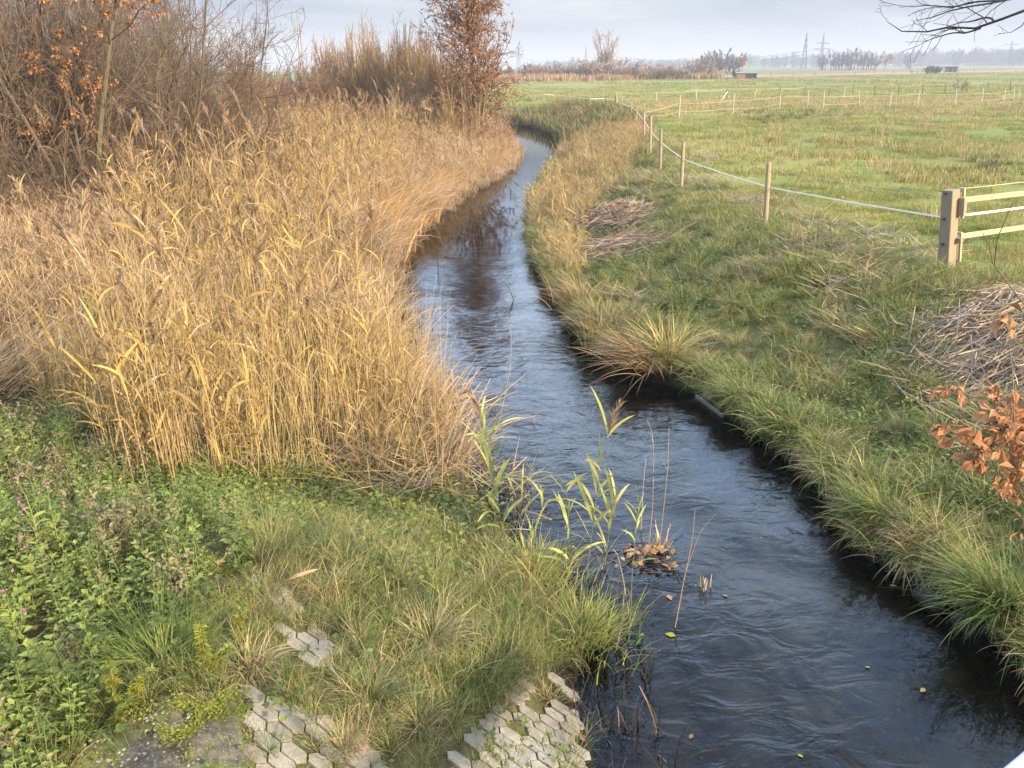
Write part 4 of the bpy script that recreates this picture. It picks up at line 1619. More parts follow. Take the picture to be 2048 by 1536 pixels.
# low brown weeds behind / left of the reeds
xr, yr = rand_pts(-34, 1, 8, 60, 12)
dl, dr, ins = banks(xr, yr)
zr2 = terrain(xr, yr)
u, v = project(np.stack([xr, yr, zr2], 1))
wz = 1.2 * ss(340, 160, u) * ss(760, 690, v) + ss(0, 1, (dl - 9) / 4) + .25
k = (~ins) & (dl < dr) & (dl > .6) & in_view(xr, yr, zr2) & (v < 760) & (rng.random(len(xr)) < np.clip(wz, 0, 1))
wp = []
for _ in range(6):
    g = G()
    nb = 26
    b = np.column_stack([rng.normal(0, .16, (nb, 2)), np.zeros(nb)])
    hh = rng.uniform(.6, 1.25, nb)
    P = g.ribbons(b, rng.uniform(0, 6.3, nb), hh, np.abs(rng.normal(0, .15, nb)), rng.normal(.15, .25, nb), rng.uniform(.004, .008, nb), 4, rng.normal(0, .9, nb), rng.random(nb), 'strip', 0)
    for tt in (2, 3, 4):
        for q in range(3):
            g.ribbons(P[:, tt], rng.uniform(0, 6.3, nb), rng.uniform(.08, .28, nb), rng.uniform(.3, 1.1, nb), rng.uniform(-.5, .8, nb), rng.uniform(.004, .010, nb), 2, rng.normal(0, .9, nb), rng.random(nb), 'strip', 0)
    wp.append(g.mesh('weed', [MAT['brown_weed'] if _ % 2 else MAT['pale_reed']]))
n = k.sum()
scatter('dry_weeds', wp, np.stack([xr[k], yr[k], zr2[k] - .02], 1), eul(rng.uniform(0, 6.3, n), np.abs(rng.normal(0, .12, n)), rng.uniform(0, 6.3, n)), rng.uniform(.7, 1.25, n),
        'brownish dry weeds filling the ground behind and left of the reeds', 'weeds')
print('weeds', n)

# drooping orange reed mass at the foot of the tree by the bend
xr, yr = rand_pts(-9, 1, 17, 47, 14)
dl, dr, ins = banks(xr, yr)
zr2 = terrain(xr, yr)
k = (~ins) & (dl < dr) & (dl < 3.2) & (dl > .25 + .5 * ss(26, 34, yr)) & (rng.random(len(xr)) < ss(3.2, 1.2, dl) * ss(16, 24, yr))
og = []
for _ in range(6):
    g = G()
    nb = 40
    b = np.column_stack([rng.normal(0, .22, (nb, 2)), np.zeros(nb)])
    g.ribbons(b, rng.normal(0, .7, nb), rng.uniform(.7, 1.7, nb), rng.uniform(.05, .6, nb), rng.uniform(.6, 2.0, nb), rng.uniform(.010, .022, nb), 6, rng.normal(0, .6, nb), rng.random(nb), 'blade', 0)
    og.append(g.mesh('droop', [MAT['orange_reed'] if _ % 3 else MAT['grey_reed']]))
n = k.sum()
fa = flow_az(xr[k], yr[k], True) + rng.normal(0, .4, n)
scatter('drooping_reeds', og, np.stack([xr[k], yr[k], zr2[k]], 1), np.stack([0 * fa, 0 * fa, fa], 1), rng.uniform(.6, 1.15, n) * (1 - .45 * ss(27, 36, yr[k])),
        'orange brown reeds drooping towards the water at the stream bend', 'reeds')

# ------------------------------------------------------------------ right bank: reeds, grass, herbs
xr, yr = rand_pts(-16, 8, 14.5, 76, 16)
dl, dr, ins = banks(xr, yr)
zr2 = terrain(xr, yr)
u, v = project(np.stack([xr, yr, zr2], 1))
STRIP = [(1040, 470), (1130, 560), (1175, 470), (1205, 400), (1265, 345), (1290, 270), (1245, 225), (1130, 215), (990, 205), (980, 250), (1100, 270), (1110, 330), (1030, 400)]
k = (~ins) & (dr < dl) & in_poly(u, v, STRIP) | ((~ins) & (dr < .7) & (dr < dl) & (yr > 15) & (v < 560))
k &= dr > .15 + .55 * ss(24, 34, yr)
k &= rng.random(len(xr)) < (.1 + 1.2 * ss(.25, .7, vnoise(xr, yr, 1.2, 3))) * (1 - .5 * ss(24, 34, yr))
MB = [MAT['pale_reed'], MAT['bank_reed'], MAT['plume']]
br = [reed_proto(6, 1.05, .13, .05, (5, 10), MB, .28, .003, .017, .1) for _ in range(6)]
n = k.sum()
hk = rng.uniform(.5, 1.1, n) * (.65 + .8 * vnoise(xr[k], yr[k], 1.3, 57)) * (1 - .30 * ss(26, 36, yr[k]))
fa = flow_az(xr[k], yr[k], False)
scatter('bank_reeds', br, np.stack([xr[k], yr[k], zr2[k] - .02], 1), eul(rng.uniform(0, 6.3, n), np.abs(rng.normal(.1, .16, n)), fa + rng.normal(0, .9, n)), hk,
        'yellow green reeds fringing the right edge of the stream', 'reeds')
print('bank reeds', n)
# fine brown undergrowth in the same strip
k2 = (~ins) & (dr < dl) & (dr < 5.5) & (v < 330) & (yr > 24) & (rng.random(len(xr)) < .55) & (u < 1300) & (u > 900)
n = k2.sum()
br2 = [tuft_proto(34, .55, .2, .25, .7, .014, [MAT['brown_weed'], MAT['pale_reed']], dead=.5) for _ in range(3)] + [tuft_proto(34, .5, .2, .3, .8, .016, [MAT['grass_dark'], MAT['bank_reed']], dead=.3) for _ in range(3)]
ki = np.where(vnoise(xr[k2], yr[k2], 3.5, 8) + rng.normal(0, .12, n) > .5, rng.integers(0, 3, n), rng.integers(3, 6, n))
ki = np.where((yr[k2] > 48) & (rng.random(n) < .8), rng.integers(3, 6, n), ki)
scatter('bank_undergrowth', br2, np.stack([xr[k2], yr[k2], zr2[k2] - .02], 1), eul(rng.uniform(0, 6.3, n), np.abs(rng.normal(0, .12, n)), rng.uniform(0, 6.3, n)), rng.uniform(.6, 1.2, n) * (1 + .7 * ss(46, 56, yr[k2])),
        'brown and dark green undergrowth along the far right bank', 'undergrowth', ki)

# low brown tufts closing the rim of the left bank further upstream
xr, yr = rand_pts(-16, 2, 12, 66, 26)
dl, dr, ins = banks(xr, yr)
zr2 = terrain(xr, yr)
k3 = (~ins) & (dl < dr) & (dl < 1.5) & (dl > .02) & (rng.random(len(xr)) < .8)
n = k3.sum()
scatter('left_rim_tufts', br2[:3] + [tuft_proto(40, .5, .15, .5, 1.4, .012, [MAT['grey_reed'], MAT['orange_reed']], .3, 5, .4) for _ in range(2)], np.stack([xr[k3], yr[k3], zr2[k3] - .02], 1),
        eul(rng.uniform(0, 6.3, n), np.abs(rng.normal(.2, .2, n)), flow_az(xr[k3], yr[k3], True)), rng.uniform(.4, .95, n), 'brown grass tufts along the rim of the left bank upstream', 'undergrowth')

# long bank grass
xr, yr = rand_pts(0, 12, 2.8, 40, 62)
dl, dr, ins = banks(xr, yr)
zr2 = terrain(xr, yr)
uh, vh = project(np.stack([xr, yr, zr2], 1))
HEAPS = in_poly(uh, vh, [(1140, 440), (1195, 385), (1262, 392), (1325, 505), (1300, 535), (1180, 490)]) | in_poly(uh, vh, [(1845, 745), (1890, 640), (1970, 572), (2150, 540), (2150, 800), (1900, 790)])
k = (~HEAPS | (rng.random(len(xr)) < .10)) & (~ins) & (dr < dl) & (dr < 6.2) & (dr > .02) & in_view(xr, yr, zr2) & (rng.random(len(xr)) < np.clip(1.1 - .03 * yr, .3, 1)) & (rng.random(len(xr)) < ss(6.4, 4.4, dr))
bg_ = [tuft_proto(60, .36, .07, .4, 1.4, .0072, GRASS, .3, 5, .18) for _ in range(5)] + [tuft_proto(56, .42, .07, .5, 1.7, .0072, GRASS, .4, 5, .34) for _ in range(3)] + \
      [tuft_proto(50, .38, .07, .5, 1.6, .0065, [MAT['grass_dry'], MAT['grass']], .6, 5, .3) for _ in range(2)]
n = k.sum()
xk, yk = xr[k], yr[k]
fa = flow_az(xk, yk, False)
dryp = .55 * vnoise(xk, yk, 1.3, 5) + .45 * vnoise(xk, yk, .4, 63) + rng.normal(0, .16, n)
ki = np.where(dryp > .80, rng.integers(8, 10, n), np.where(dryp > .63, rng.integers(5, 8, n), rng.integers(0, 5, n)))
sc_ = rng.uniform(.38, 1.05, n) * (.6 + .75 * vnoise(xk, yk, .55, 61)) * (1 + .35 * (dr[k] < .4))
scatter('bank_grass', bg_, np.stack([xk, yk, zr2[k] - .015], 1), eul(fa + rng.normal(0, 1.3, n), np.abs(rng.normal(.14, .14, n)), fa + rng.normal(0, .8, n)), sc_,
        'tussocky green and straw grass matting the right bank', 'grass', ki)
print('bank grass', n)
# long blades hanging over the cut edge of the right bank
xr, yr = rand_pts(-1, 7, 2.4, 40, 130)
dl, dr, ins = banks(xr, yr)
zr2 = terrain(xr, yr)
k = (dr < dl) & (((dr < .42) & ~ins) | (ins & (dr < .03))) & in_view(xr, yr, zr2) & (rng.random(len(xr)) < np.clip(1.0 - .02 * yr, .3, 1) * (.10 + 1.1 * ss(.3, .7, vnoise(xr, yr, .55, 41))))
n = k.sum()
fa = flow_az(xr[k], yr[k], False)
ov = [tuft_proto(44, .44, .06, .5, 1.85, .0078, GRASS, .55, 6, .2) for _ in range(4)] + [tuft_proto(44, .42, .06, .5, 1.9, .0068, [MAT['sedge_brown'], MAT['grass_dry']], .8, 6, .4) for _ in range(2)]
ki = np.where(vnoise(xr[k], yr[k], 1.1, 43) + rng.normal(0, .1, n) > .62, rng.integers(4, 6, n), rng.integers(0, 4, n))
scatter('overhanging_grass', ov, np.stack([xr[k], yr[k], np.maximum(zr2[k], .16) - .02], 1), eul(fa + rng.normal(0, .7, n), np.abs(rng.normal(.2, .15, n)), fa + rng.normal(0, .4, n)), rng.uniform(.45, 1.2, n), 'long green and brown grass drooping over the cut right bank', 'grass', ki)

# herbs on the right bank
xr, yr = rand_pts(1, 12, 3, 26, 16)
dl, dr, ins = banks(xr, yr)
zr2 = terrain(xr, yr)
u, v = project(np.stack([xr, yr, zr2], 1))
hp = in_poly(u, v, [(1560, 870), (1660, 820), (1830, 780), (2000, 860), (2100, 1020), (1900, 1080), (1700, 990)]) * .8 + in_poly(u, v, [(1700, 700), (1860, 650), (1960, 600), (1900, 720), (1800, 800)]) * .7 \
    + in_poly(u, v, [(1330, 420), (1420, 500), (1500, 640), (1300, 620), (1220, 560)]) * .8 + in_poly(u, v, [(1850, 520), (1990, 560), (1960, 620), (1830, 600)]) * .8
hp = np.maximum(hp, .30 * (vnoise(xr, yr, .9, 7) > .58))
k = (~ins) & (dr < dl) & (dr > .3) & (dr < 6.5) & (rng.random(len(xr)) < hp)
MN = [MAT['green_stem'], MAT['nettle']]
MN2 = [MAT['green_stem'], MAT['nettle_light']]
hb = [herb_proto(4, .10, .26, MN, .055, 6) for _ in range(4)] + [rosette_proto(26, .13, .045, MN, .10) for _ in range(3)] + [herb_proto(4, .09, .28, MN2, .055, 6) for _ in range(2)]
n = k.sum()
scatter('bank_herbs', hb, np.stack([xr[k], yr[k], zr2[k]], 1), eul(rng.uniform(0, 6.3, n), np.abs(rng.normal(0, .15, n)), rng.uniform(0, 6.3, n)), rng.uniform(.7, 1.3, n),
        'leafy green nettles and low herbs on the right bank', 'herbs')

# thatch: straw and stalk scraps lying in the bank grass
xr, yr = rand_pts(0, 12, 3, 34, 9)
dl, dr, ins = banks(xr, yr)
zr2 = terrain(xr, yr)
k = (~ins) & (dr < dl) & (dr > .3) & (dr < 6.5) & in_view(xr, yr, zr2) & (rng.random(len(xr)) < 1.0 * ss(.50, .78, vnoise(xr, yr, 1.6, 65)))
n = k.sum()
th_ = [litter_proto(16, .16, .34, .008, [MAT['grey_reed'] if q % 2 else MAT['grass_dry']], 1.25) for q in range(6)]
scatter('bank_thatch', th_, np.stack([xr[k], yr[k], zr2[k] + .06], 1), eul(rng.uniform(0, 6.3, n), np.abs(rng.normal(0, .2, n)), rng.uniform(0, 6.3, n)), rng.uniform(.6, 1.3, n), 'dead straw and stalk scraps tangled in the bank grass', 'thatch')

# ------------------------------------------------------------------ meadow
FP = []
for d0, d1, size, cnt, L, wd_, dens in ((8, 26, .7, 300, .12, .0075, 4.2), (26, 60, 1.8, 380, .15, .018, .55), (60, 150, 4.5, 420, .16, .05, .065), (150, 340, 11, 520, .2, .13, .010)):
    xr, yr = rand_pts(0, d1 * 1.0, 6, d1, dens)
    dd = np.hypot(xr, yr)
    dl, dr, ins = banks(xr, yr)
    zr2 = terrain(xr, yr)
    side = (P1 - P0)
    beyond = ((xr - P0.x) * nrm.x + (yr - P0.y) * nrm.y) > -2
    k = (dd >= d0) & (dd < d1) & (~ins) & (dr < dl) & (dr > 3.6) & in_view(xr, yr, zr2, 200, 100) & ~beyond
    pr = [patch_proto(size, cnt, L, wd_, .35, .9, FIELDG, 2, dd_, 7) for dd_ in (.05, .12, .25, .45)]
    n = k.sum()
    xk, yk = xr[k], yr[k]
    q = .55 * vnoise(xk * .6, yk, 9, 11) + .45 * vnoise(xk, yk, 2.5, 12) + rng.normal(0, .10, n)
    ki = np.clip(np.digitize(q, [.42, .55, .68]), 0, 3)
    scatter('meadow_grass', pr, np.stack([xk, yk, zr2[k]], 1), eul(rng.uniform(0, 6.3, n), 0 * xk, 0 * xk), np.stack([np.ones(n), np.ones(n), rng.uniform(.6, 1.3, n) * (1 + .6 * (q > .62))], 1),
            'short grazed meadow grass with straw tinted patches', 'grass', ki)
    print('meadow', n)

# dry tall grass tufts and dark sedge patches in the meadow
xr, yr = rand_pts(4, 60, 14, 90, .9)
dl, dr, ins = banks(xr, yr)
zr2 = terrain(xr, yr)
u, v = project(np.stack([xr, yr, zr2], 1))
strip = ((v > 196) & (v < 232) & (u > 1240)) * .75 + (in_poly(u, v, [(1560, 300), (1800, 300), (2100, 330), (2100, 380), (1760, 330)])) * .4
dark = in_poly(u, v, [(1490, 222), (1700, 218), (1690, 240), (1500, 250)]) * .9 + in_poly(u, v, [(1500, 275), (1720, 272), (1720, 290), (1520, 292)]) * .5 + in_poly(u, v, [(1830, 320), (2060, 310), (2070, 355), (1850, 360)]) * .9
k = (~ins) & (dr < dl) & (dr > 6) & (u < 2200) & (u > 1200) & (rng.random(len(xr)) < np.maximum(np.maximum(strip, dark), .05 + .16 * (vnoise(xr, yr, 5, 15) > .6)))
n = k.sum()
tp_ = [tuft_proto(60, .42, .3, .2, .6, .018, [MAT['grass_dry'], MAT['brown_weed']], dead=.3) for _ in range(3)] + [tuft_proto(70, .34, .3, .3, .7, .02, [MAT['grass_dark'], MAT['brown_weed']], dead=.2) for _ in range(3)]
ki = np.where((dark[k] > 0) & (rng.random(n) < .85), rng.integers(3, 6, n), rng.integers(0, 3, n))
scatter('meadow_tussocks', tp_, np.stack([xr[k], yr[k], zr2[k] - .02], 1), eul(rng.uniform(0, 6.3, n), 0 * xr[k], 0 * xr[k]), rng.uniform(.5, 1.15, n), 'straw coloured and dark rushy tussocks scattered over the meadow', 'tussocks', ki)
print('tussocks', n)

# fallen oak leaves on the grass near the gate and on the paving
xr, yr = rand_pts(-3, 16, 2.5, 24, 5)
dl, dr, ins = banks(xr, yr)
zr2 = terrain(xr, yr)
u, v = project(np.stack([xr, yr, zr2], 1))
k = (~ins) & in_view(xr, yr, zr2, 80, 80) & (((dr < dl) & (rng.random(len(xr)) < .35 + .5 * (u > 1500))) | ((dl < dr) & (yr < 6.2) & (rng.random(len(xr)) < .5)))
lf = []
for _ in range(5):
    g = G()
    fallen_leaf_into(g, np.array([[0, 0, .035]]), .078, 1)
    lf.append(g.mesh('leaf', [MAT['dead_leaf']]))
n = k.sum()
scatter('leaf_litter', lf, np.stack([xr[k], yr[k], zr2[k] + .04], 1), eul(rng.uniform(0, 6.3, n), np.abs(rng.normal(0, .3, n)), rng.uniform(0, 6.3, n)), rng.uniform(.6, 1.2, n), 'brown fallen oak leaves strewn over grass and paving', 'fallen leaves')

# ------------------------------------------------------------------ foreground left: nettles, herbs, grass
GREEN = [(-400, 700), (40, 755), (110, 850), (190, 915), (300, 965), (420, 985), (600, 975), (780, 965), (900, 950), (960, 1040), (1090, 1170), (1200, 1300), (1250, 1700), (-400, 2100)]
xr, yr = rand_pts(-7, 2, 1.6, 9.5, 105)
dl, dr, ins = banks(xr, yr)
zr2 = terrain(xr, yr)
u, v = project(np.stack([xr, yr, zr2], 1))
base = (~ins) & (dl < dr) & (u > -350) & (v < 1850)
NET = [(-400, 760), (60, 800), (190, 910), (300, 965), (440, 990), (520, 1050), (470, 1130), (400, 1200), (340, 1290), (260, 1300), (200, 1400), (110, 1560), (100, 1900), (-400, 2000)]
nz_ = vnoise(xr, yr, .5, 21)
k = base & in_poly(u, v, NET) & (rng.random(len(xr)) < .62 * (.6 + .7 * nz_))
nt_ = [herb_proto(2, .07, .42, MN, .062, 9) for _ in range(5)] + [herb_proto(2, .07, .34, MN2, .065, 7) for _ in range(2)]
g = G()
nb = 22
b = np.column_stack([rng.normal(0, .10, (nb, 2)), np.zeros(nb)])
P = g.ribbons(b, rng.uniform(0, 6.3, nb), rng.uniform(.3, .6, nb), np.abs(rng.normal(0, .2, nb)), rng.normal(.2, .3, nb), .005, 4, rng.normal(0, .9, nb), rng.random(nb), 'strip', 0)
for tt in (2, 3, 4):
    for q in range(5):
        g.ribbons(P[:, tt], rng.uniform(0, 6.3, nb), rng.uniform(.02, .05, nb), rng.uniform(.6, 2.2, nb), .4, .016, 2, rng.normal(0, .9, nb), rng.random(nb), 'leaf', 0)
nt_ += [g.mesh('spent', [MAT['weed_stem']])]
n = k.sum()
ki = np.where(rng.random(n) < .03, 7, np.where((rng.random(n) < .34) | (u[k] < 130) & (v[k] > 1150) & (rng.random(n) < .6), rng.integers(5, 7, n), rng.integers(0, 5, n)))
scatter('nettle_patch', nt_, np.stack([xr[k], yr[k], zr2[k] - .02], 1), eul(rng.uniform(0, 6.3, n), np.abs(rng.normal(0, .16, n)), rng.uniform(0, 6.3, n)), rng.uniform(.65, 1.2, n),
        'thick patch of stinging nettles in the lower left foreground', 'nettles', ki)
print('nettles', n)
# yellowing bramble and ground ivy along the foot of the reeds
YB = [(300, 930), (420, 950), (700, 940), (920, 930), (980, 1060), (900, 1080), (700, 1040), (560, 1060), (420, 1030)]
yb = in_poly(u, v, YB) * .75 + in_poly(u, v, [(620, 1020), (960, 1050), (1050, 1150), (760, 1180)]) * .35
k = base & (rng.random(len(xr)) < np.maximum(yb, .03 * (v > 900)) * (.3 + 1.2 * nz_))
MY = [MAT['weed_stem'], MAT['yellow_leaf']]
ros = [rosette_proto(12, .12, .042, MY, .10, .8) for _ in range(2)] + [rosette_proto(22, .13, .042, MN, .09, .8) for _ in range(3)] + [rosette_proto(20, .13, .04, MN2, .09, .8) for _ in range(2)]
n = k.sum()
scatter('bramble_leaves', ros, np.stack([xr[k], yr[k], zr2[k]], 1), eul(rng.uniform(0, 6.3, n), np.abs(rng.normal(0, .15, n)), rng.uniform(0, 6.3, n)), rng.uniform(.7, 1.25, n),
        'low yellow green bramble and ground ivy leaves at the foot of the reeds', 'ground cover',
        np.where(yb[k] > .5, rng.integers(0, 7, n), rng.integers(2, 7, n)))
# the same under the reed stalks further in
xq, yq = rand_pts(-8, 1, 6, 16, 14)
dlq, drq, inq = banks(xq, yq)
zq = terrain(xq, yq)
uq, vq = project(np.stack([xq, yq, zq], 1))
kq = (~inq) & (dlq < drq) & in_poly(uq, vq, REED) & (rng.random(len(xq)) < .55)
n = kq.sum()
scatter('reed_understorey', ros[2:] + [tuft_proto(40, .4, .1, .35, 1.0, .008, GRASS, 0, 4, .3)] * 2, np.stack([xq[kq], yq[kq], zq[kq]], 1), eul(rng.uniform(0, 6.3, n), 0 * xq[kq], 0 * xq[kq]), rng.uniform(.9, 1.6, n),
        'dark green leaves and grass glimpsed between the reed stalks', 'ground cover')

xq, yq = rand_pts(-7, 1.2, 5, 11, 26)
dlq, drq, inq = banks(xq, yq)
zq = terrain(xq, yq)
uq, vq = project(np.stack([xq, yq, zq], 1))
kq = (~inq) & (dlq < drq) & in_poly(uq, vq, [(-300, 640), (100, 830), (300, 940), (460, 985), (960, 1010), (1060, 1110), (1000, 900), (860, 700), (300, 700)]) & (rng.random(len(xq)) < .25 + .75 * (dlq < 1.6))
n = kq.sum()
lt_ = [litter_proto(16, .2, .6, .009, [MAT['pale_reed'] if q % 2 else MAT['brown_weed']], 1.2) for q in range(6)]
scatter('reed_litter', lt_, np.stack([xq[kq], yq[kq], zq[kq] + .08], 1), eul(rng.uniform(0, 6.3, n), np.abs(rng.normal(0, .2, n)), rng.uniform(0, 6.3, n)), rng.uniform(.6, 1.3, n), 'broken reed litter lying at the foot of the reed bed', 'reed litter')

# grass of the foreground embankment
SLABP = [(150, 1525), (215, 1440), (480, 1390), (500, 1700), (60, 1700)]
bare = in_poly(u, v, SLABP) | in_poly(u, v, [(420, 1060), (500, 1050), (520, 1180), (440, 1210), (385, 1180)])
pav_m = in_poly(u, v, PV1) | in_poly(u, v, PV2) | in_poly(u, v, PV3)
lush = in_poly(u, v, [(640, 1060), (900, 1040), (1180, 1200), (1210, 1310), (1060, 1350), (960, 1420), (800, 1370), (690, 1330), (640, 1180)])
gd = .75 + .5 * (nz_ - .5)
gd = np.where(in_poly(u, v, NET), .35, gd)
gd = np.where(bare, .09, gd)
gd = np.where(pav_m, .30 + .5 * in_poly(u, v, PV3) * (v < 1500), gd)
gd = np.where(in_poly(u, v, PAVE) & ~pav_m, 1.0, gd)
gd = np.where(lush, 1.0, gd)
k = base & in_poly(u, v, GREEN) & (rng.random(len(xr)) < gd) & (dl > .03)
fgp = [tuft_proto(44, .24, .06, .45, 1.2, .0046, GRASS, 0, 5, .28) for _ in range(4)] + [tuft_proto(40, .30, .06, .4, 1.2, .005, [MAT['grass_blue'], MAT['grass_dry']], 0, 5, .32) for _ in range(3)] + \
      [tuft_proto(38, .28, .06, .45, 1.5, .0045, [MAT['grass_dry'], MAT['grass']], 0, 5, .35) for _ in range(3)]
n = k.sum()
q = vnoise(xr[k], yr[k], .55, 23) + rng.normal(0, .14, n)
ki = np.where(q > .66, rng.integers(7, 10, n), np.where(q > .45, rng.integers(4, 7, n), rng.integers(0, 4, n)))
scatter('foreground_grass', fgp, np.stack([xr[k], yr[k], zr2[k] - .01], 1), eul(rng.uniform(0, 6.3, n), np.abs(rng.normal(0, .15, n)), rng.uniform(0, 6.3, n)), rng.uniform(.5, 1.15, n) * np.where(lush[k], 1.1, .85),
        'mixed green and straw grass over the foreground embankment', 'grass', ki)
print('fg grass', n)
# tiny weeds and grass in paving joints
xq, yq = rand_pts(-3, 1.2, 2.2, 6.4, 60)
dlq, drq, inq = banks(xq, yq)
zq = terrain(xq, yq)
uq, vq = project(np.stack([xq, yq, zq], 1))
kq = (~inq) & in_poly(uq, vq, PAVE) & (rng.random(len(xq)) < .8 * ss(.35, .65, vnoise(xq, yq, .4, 31)))
n = kq.sum()
scatter('joint_weeds', [tuft_proto(16, .10, .03, .5, .8, .0035, GRASS, 0, 3, .3) for _ in range(3)] + [rosette_proto(7, .03, .028, MN, .03) for _ in range(2)], np.stack([xq[kq], yq[kq], zq[kq] + .005], 1), eul(rng.uniform(0, 6.3, n), 0 * xq[kq], 0 * xq[kq]), rng.uniform(.6, 1.4, n),
        'small weeds and grass growing in the paving joints', 'weeds')
# moss on the slab and the bare spot
xq, yq = rand_pts(-4, 0, 2.0, 7, 900)
zq = terrain(xq, yq)
uq, vq = project(np.stack([xq, yq, zq], 1))
ms_ = in_poly(uq, vq, [(300, 1460), (360, 1410), (490, 1395), (492, 1480), (360, 1500)]) * .9 + in_poly(uq, vq, [(400, 1110), (490, 1080), (520, 1180), (480, 1260), (420, 1200)]) * .6 + in_poly(uq, vq, [(200, 1440), (480, 1400), (490, 1560), (150, 1560)]) * .22
kq = rng.random(len(xq)) < ms_ * (vnoise(xq, yq, .16, 33) > .45)
n = kq.sum()
mo = []
for _ in range(3):
    g = G()
    fallen_leaf_into(g, np.column_stack([rng.normal(0, .02, (26, 2)), rng.uniform(0, .015, 26)]), .016, 26)
    mo.append(g.mesh('moss', [MAT['moss']]))
scatter('moss', mo, np.stack([xq[kq], yq[kq], zq[kq] + .055 * in_poly(uq[kq], vq[kq], SLABP) + .004], 1), eul(rng.uniform(0, 6.3, n), 0 * xq[kq], 0 * xq[kq]), rng.uniform(.7, 1.5, n), 'bright yellow green moss on the old concrete', 'moss')
print('moss', n)

# gravel scraps on the concrete slab
xq, yq = rand_pts(-3.5, -.4, 2.2, 4.6, 420)
zq = terrain(xq, yq)
uq, vq = project(np.stack([xq, yq, zq], 1))
kq = in_poly(uq, vq, SLABP) & (rng.random(len(xq)) < .8)
n = kq.sum()
pb_ = []
for _ in range(4):
    g = G()
    g.box((0, 0, .003), .014 * rng.uniform(.7, 1.4), .011, .009, rotz(rng.uniform(0, 3)), bev=.003, r=rng.random())
    pb_.append(g.mesh('gravel', [MAT['paver']]))
scatter('gravel', pb_, np.stack([xq[kq], yq[kq], zq[kq] + .05], 1), eul(rng.uniform(0, 6.3, n), np.abs(rng.normal(0, .3, n)), rng.uniform(0, 6.3, n)), rng.uniform(.4, 1.6, n), 'loose pale gravel scraps lying on the old concrete', 'gravel')

# dark broken reed stumps standing in the shallows of the left edge
xq, yq = rand_pts(-5, 2, 4.2, 16, 30)
dlq, drq, inq = banks(xq, yq)
kq = inq & (dlq < .75) & (rng.random(len(xq)) < ss(.8, .1, dlq) * (vnoise(xq, yq, 1.0, 35) > .36))
n = kq.sum()
bl = []
for _ in range(5):
    g = G()
    nb = 7
    b = np.column_stack([rng.normal(0, .06, (nb, 2)), np.full(nb, -.1)])
    g.ribbons(b, rng.uniform(0, 6.3, nb), rng.uniform(.18, .5, nb), np.abs(rng.normal(.2, .3, nb)), rng.normal(.3, .9, nb), rng.uniform(.006, .012, nb), 4, rng.normal(0, .8, nb), rng.random(nb), 'strip', 0)
    bl.append(g.mesh('stump', [MAT['black_stem']]))
scatter('reed_stumps', bl, np.stack([xq[kq], yq[kq], 0 * xq[kq]], 1), eul(rng.uniform(0, 6.3, n), 0 * xq[kq], 0 * xq[kq]), rng.uniform(.6, 1.2, n), 'dark wet broken reed stems standing in the shallow left edge', 'reed stumps')
# ------------------------------------------------------------------ trees and shrubs
def extend(B, D, L, Rd, k, wander, up, taper):
    n = len(B)
    P = [B]
    d = norm(D)
    for j in range(k - 1):
        d = norm(d + rng.normal(0, wander, (n, 3)) + np.array([0, 0, up]))
        P.append(P[-1] + d * (L / (k - 1))[:, None])
    P = np.stack(P, 1)
    Rr = Rd[:, None] * (1 - taper * np.linspace(0, 1, k))[None]
    return P, Rr


def sprout(P, Rr, L, n, t0, ang, lenr, radr, angv=.25, tip=True):
    Np, k, _ = P.shape
    tt = np.sort(rng.uniform(t0, 1.0, (Np, n)), 1)
    if tip:
        tt[:, -1] = .995
    f = tt * (k - 1)
    i = np.minimum(f.astype(int), k - 2)
    fr = (f - i)[..., None]
    rows = np.arange(Np)[:, None]
    A, Bq = P[rows, i], P[rows, i + 1]
    pos = A * (1 - fr) + Bq * fr
    d = norm(Bq - A)
    rr = Rr[rows, i] * (1 - fr[..., 0]) + Rr[rows, i + 1] * fr[..., 0]
    rnd = norm(rng.normal(0, 1, d.shape))
    perp = norm(np.cross(d, rnd))
    a = np.abs(rng.normal(ang, angv, tt.shape))
    if tip:
        a[:, -1] *= .25
    d2 = d * np.cos(a)[..., None] + perp * np.sin(a)[..., None]
    l2 = L[:, None] * lenr * (1.1 - .55 * tt) * rng.uniform(.6, 1.25, tt.shape)
    return pos.reshape(-1, 3), d2.reshape(-1, 3), l2.reshape(-1), np.maximum((rr * radr).reshape(-1), .0012)


def tree_levels(B, D, L, Rd, specs):
    """specs: list of dict(k, wander, up, taper, n, t0, ang, lenr, radr) - one per level"""
    out = []
    B, D, L, Rd = (np.asarray(q, float) for q in (B, D, L, Rd))
    for i, s_ in enumerate(specs):
        P, Rr = extend(B, D, L, Rd, s_['k'], s_['wander'], s_['up'], s_.get('taper', .7))
        P[:, :, 2] = np.maximum(P[:, :, 2], .05) if i else P[:, :, 2]
        out.append((P, Rr, L))
        if i + 1 < len(specs):
            q = specs[i + 1]
            B, D, L, Rd = sprout(P, Rr, L, q['n'], q['t0'], q['ang'], q['lenr'], q['radr'], q.get('angv', .25))
    return out


def S(k=5, wander=.12, up=.03, taper=.7, n=4, t0=.3, ang=.6, lenr=.5, radr=.6, angv=.25):
    return dict(k=k, wander=wander, up=up, taper=taper, n=n, t0=t0, ang=ang, lenr=lenr, radr=radr, angv=angv)


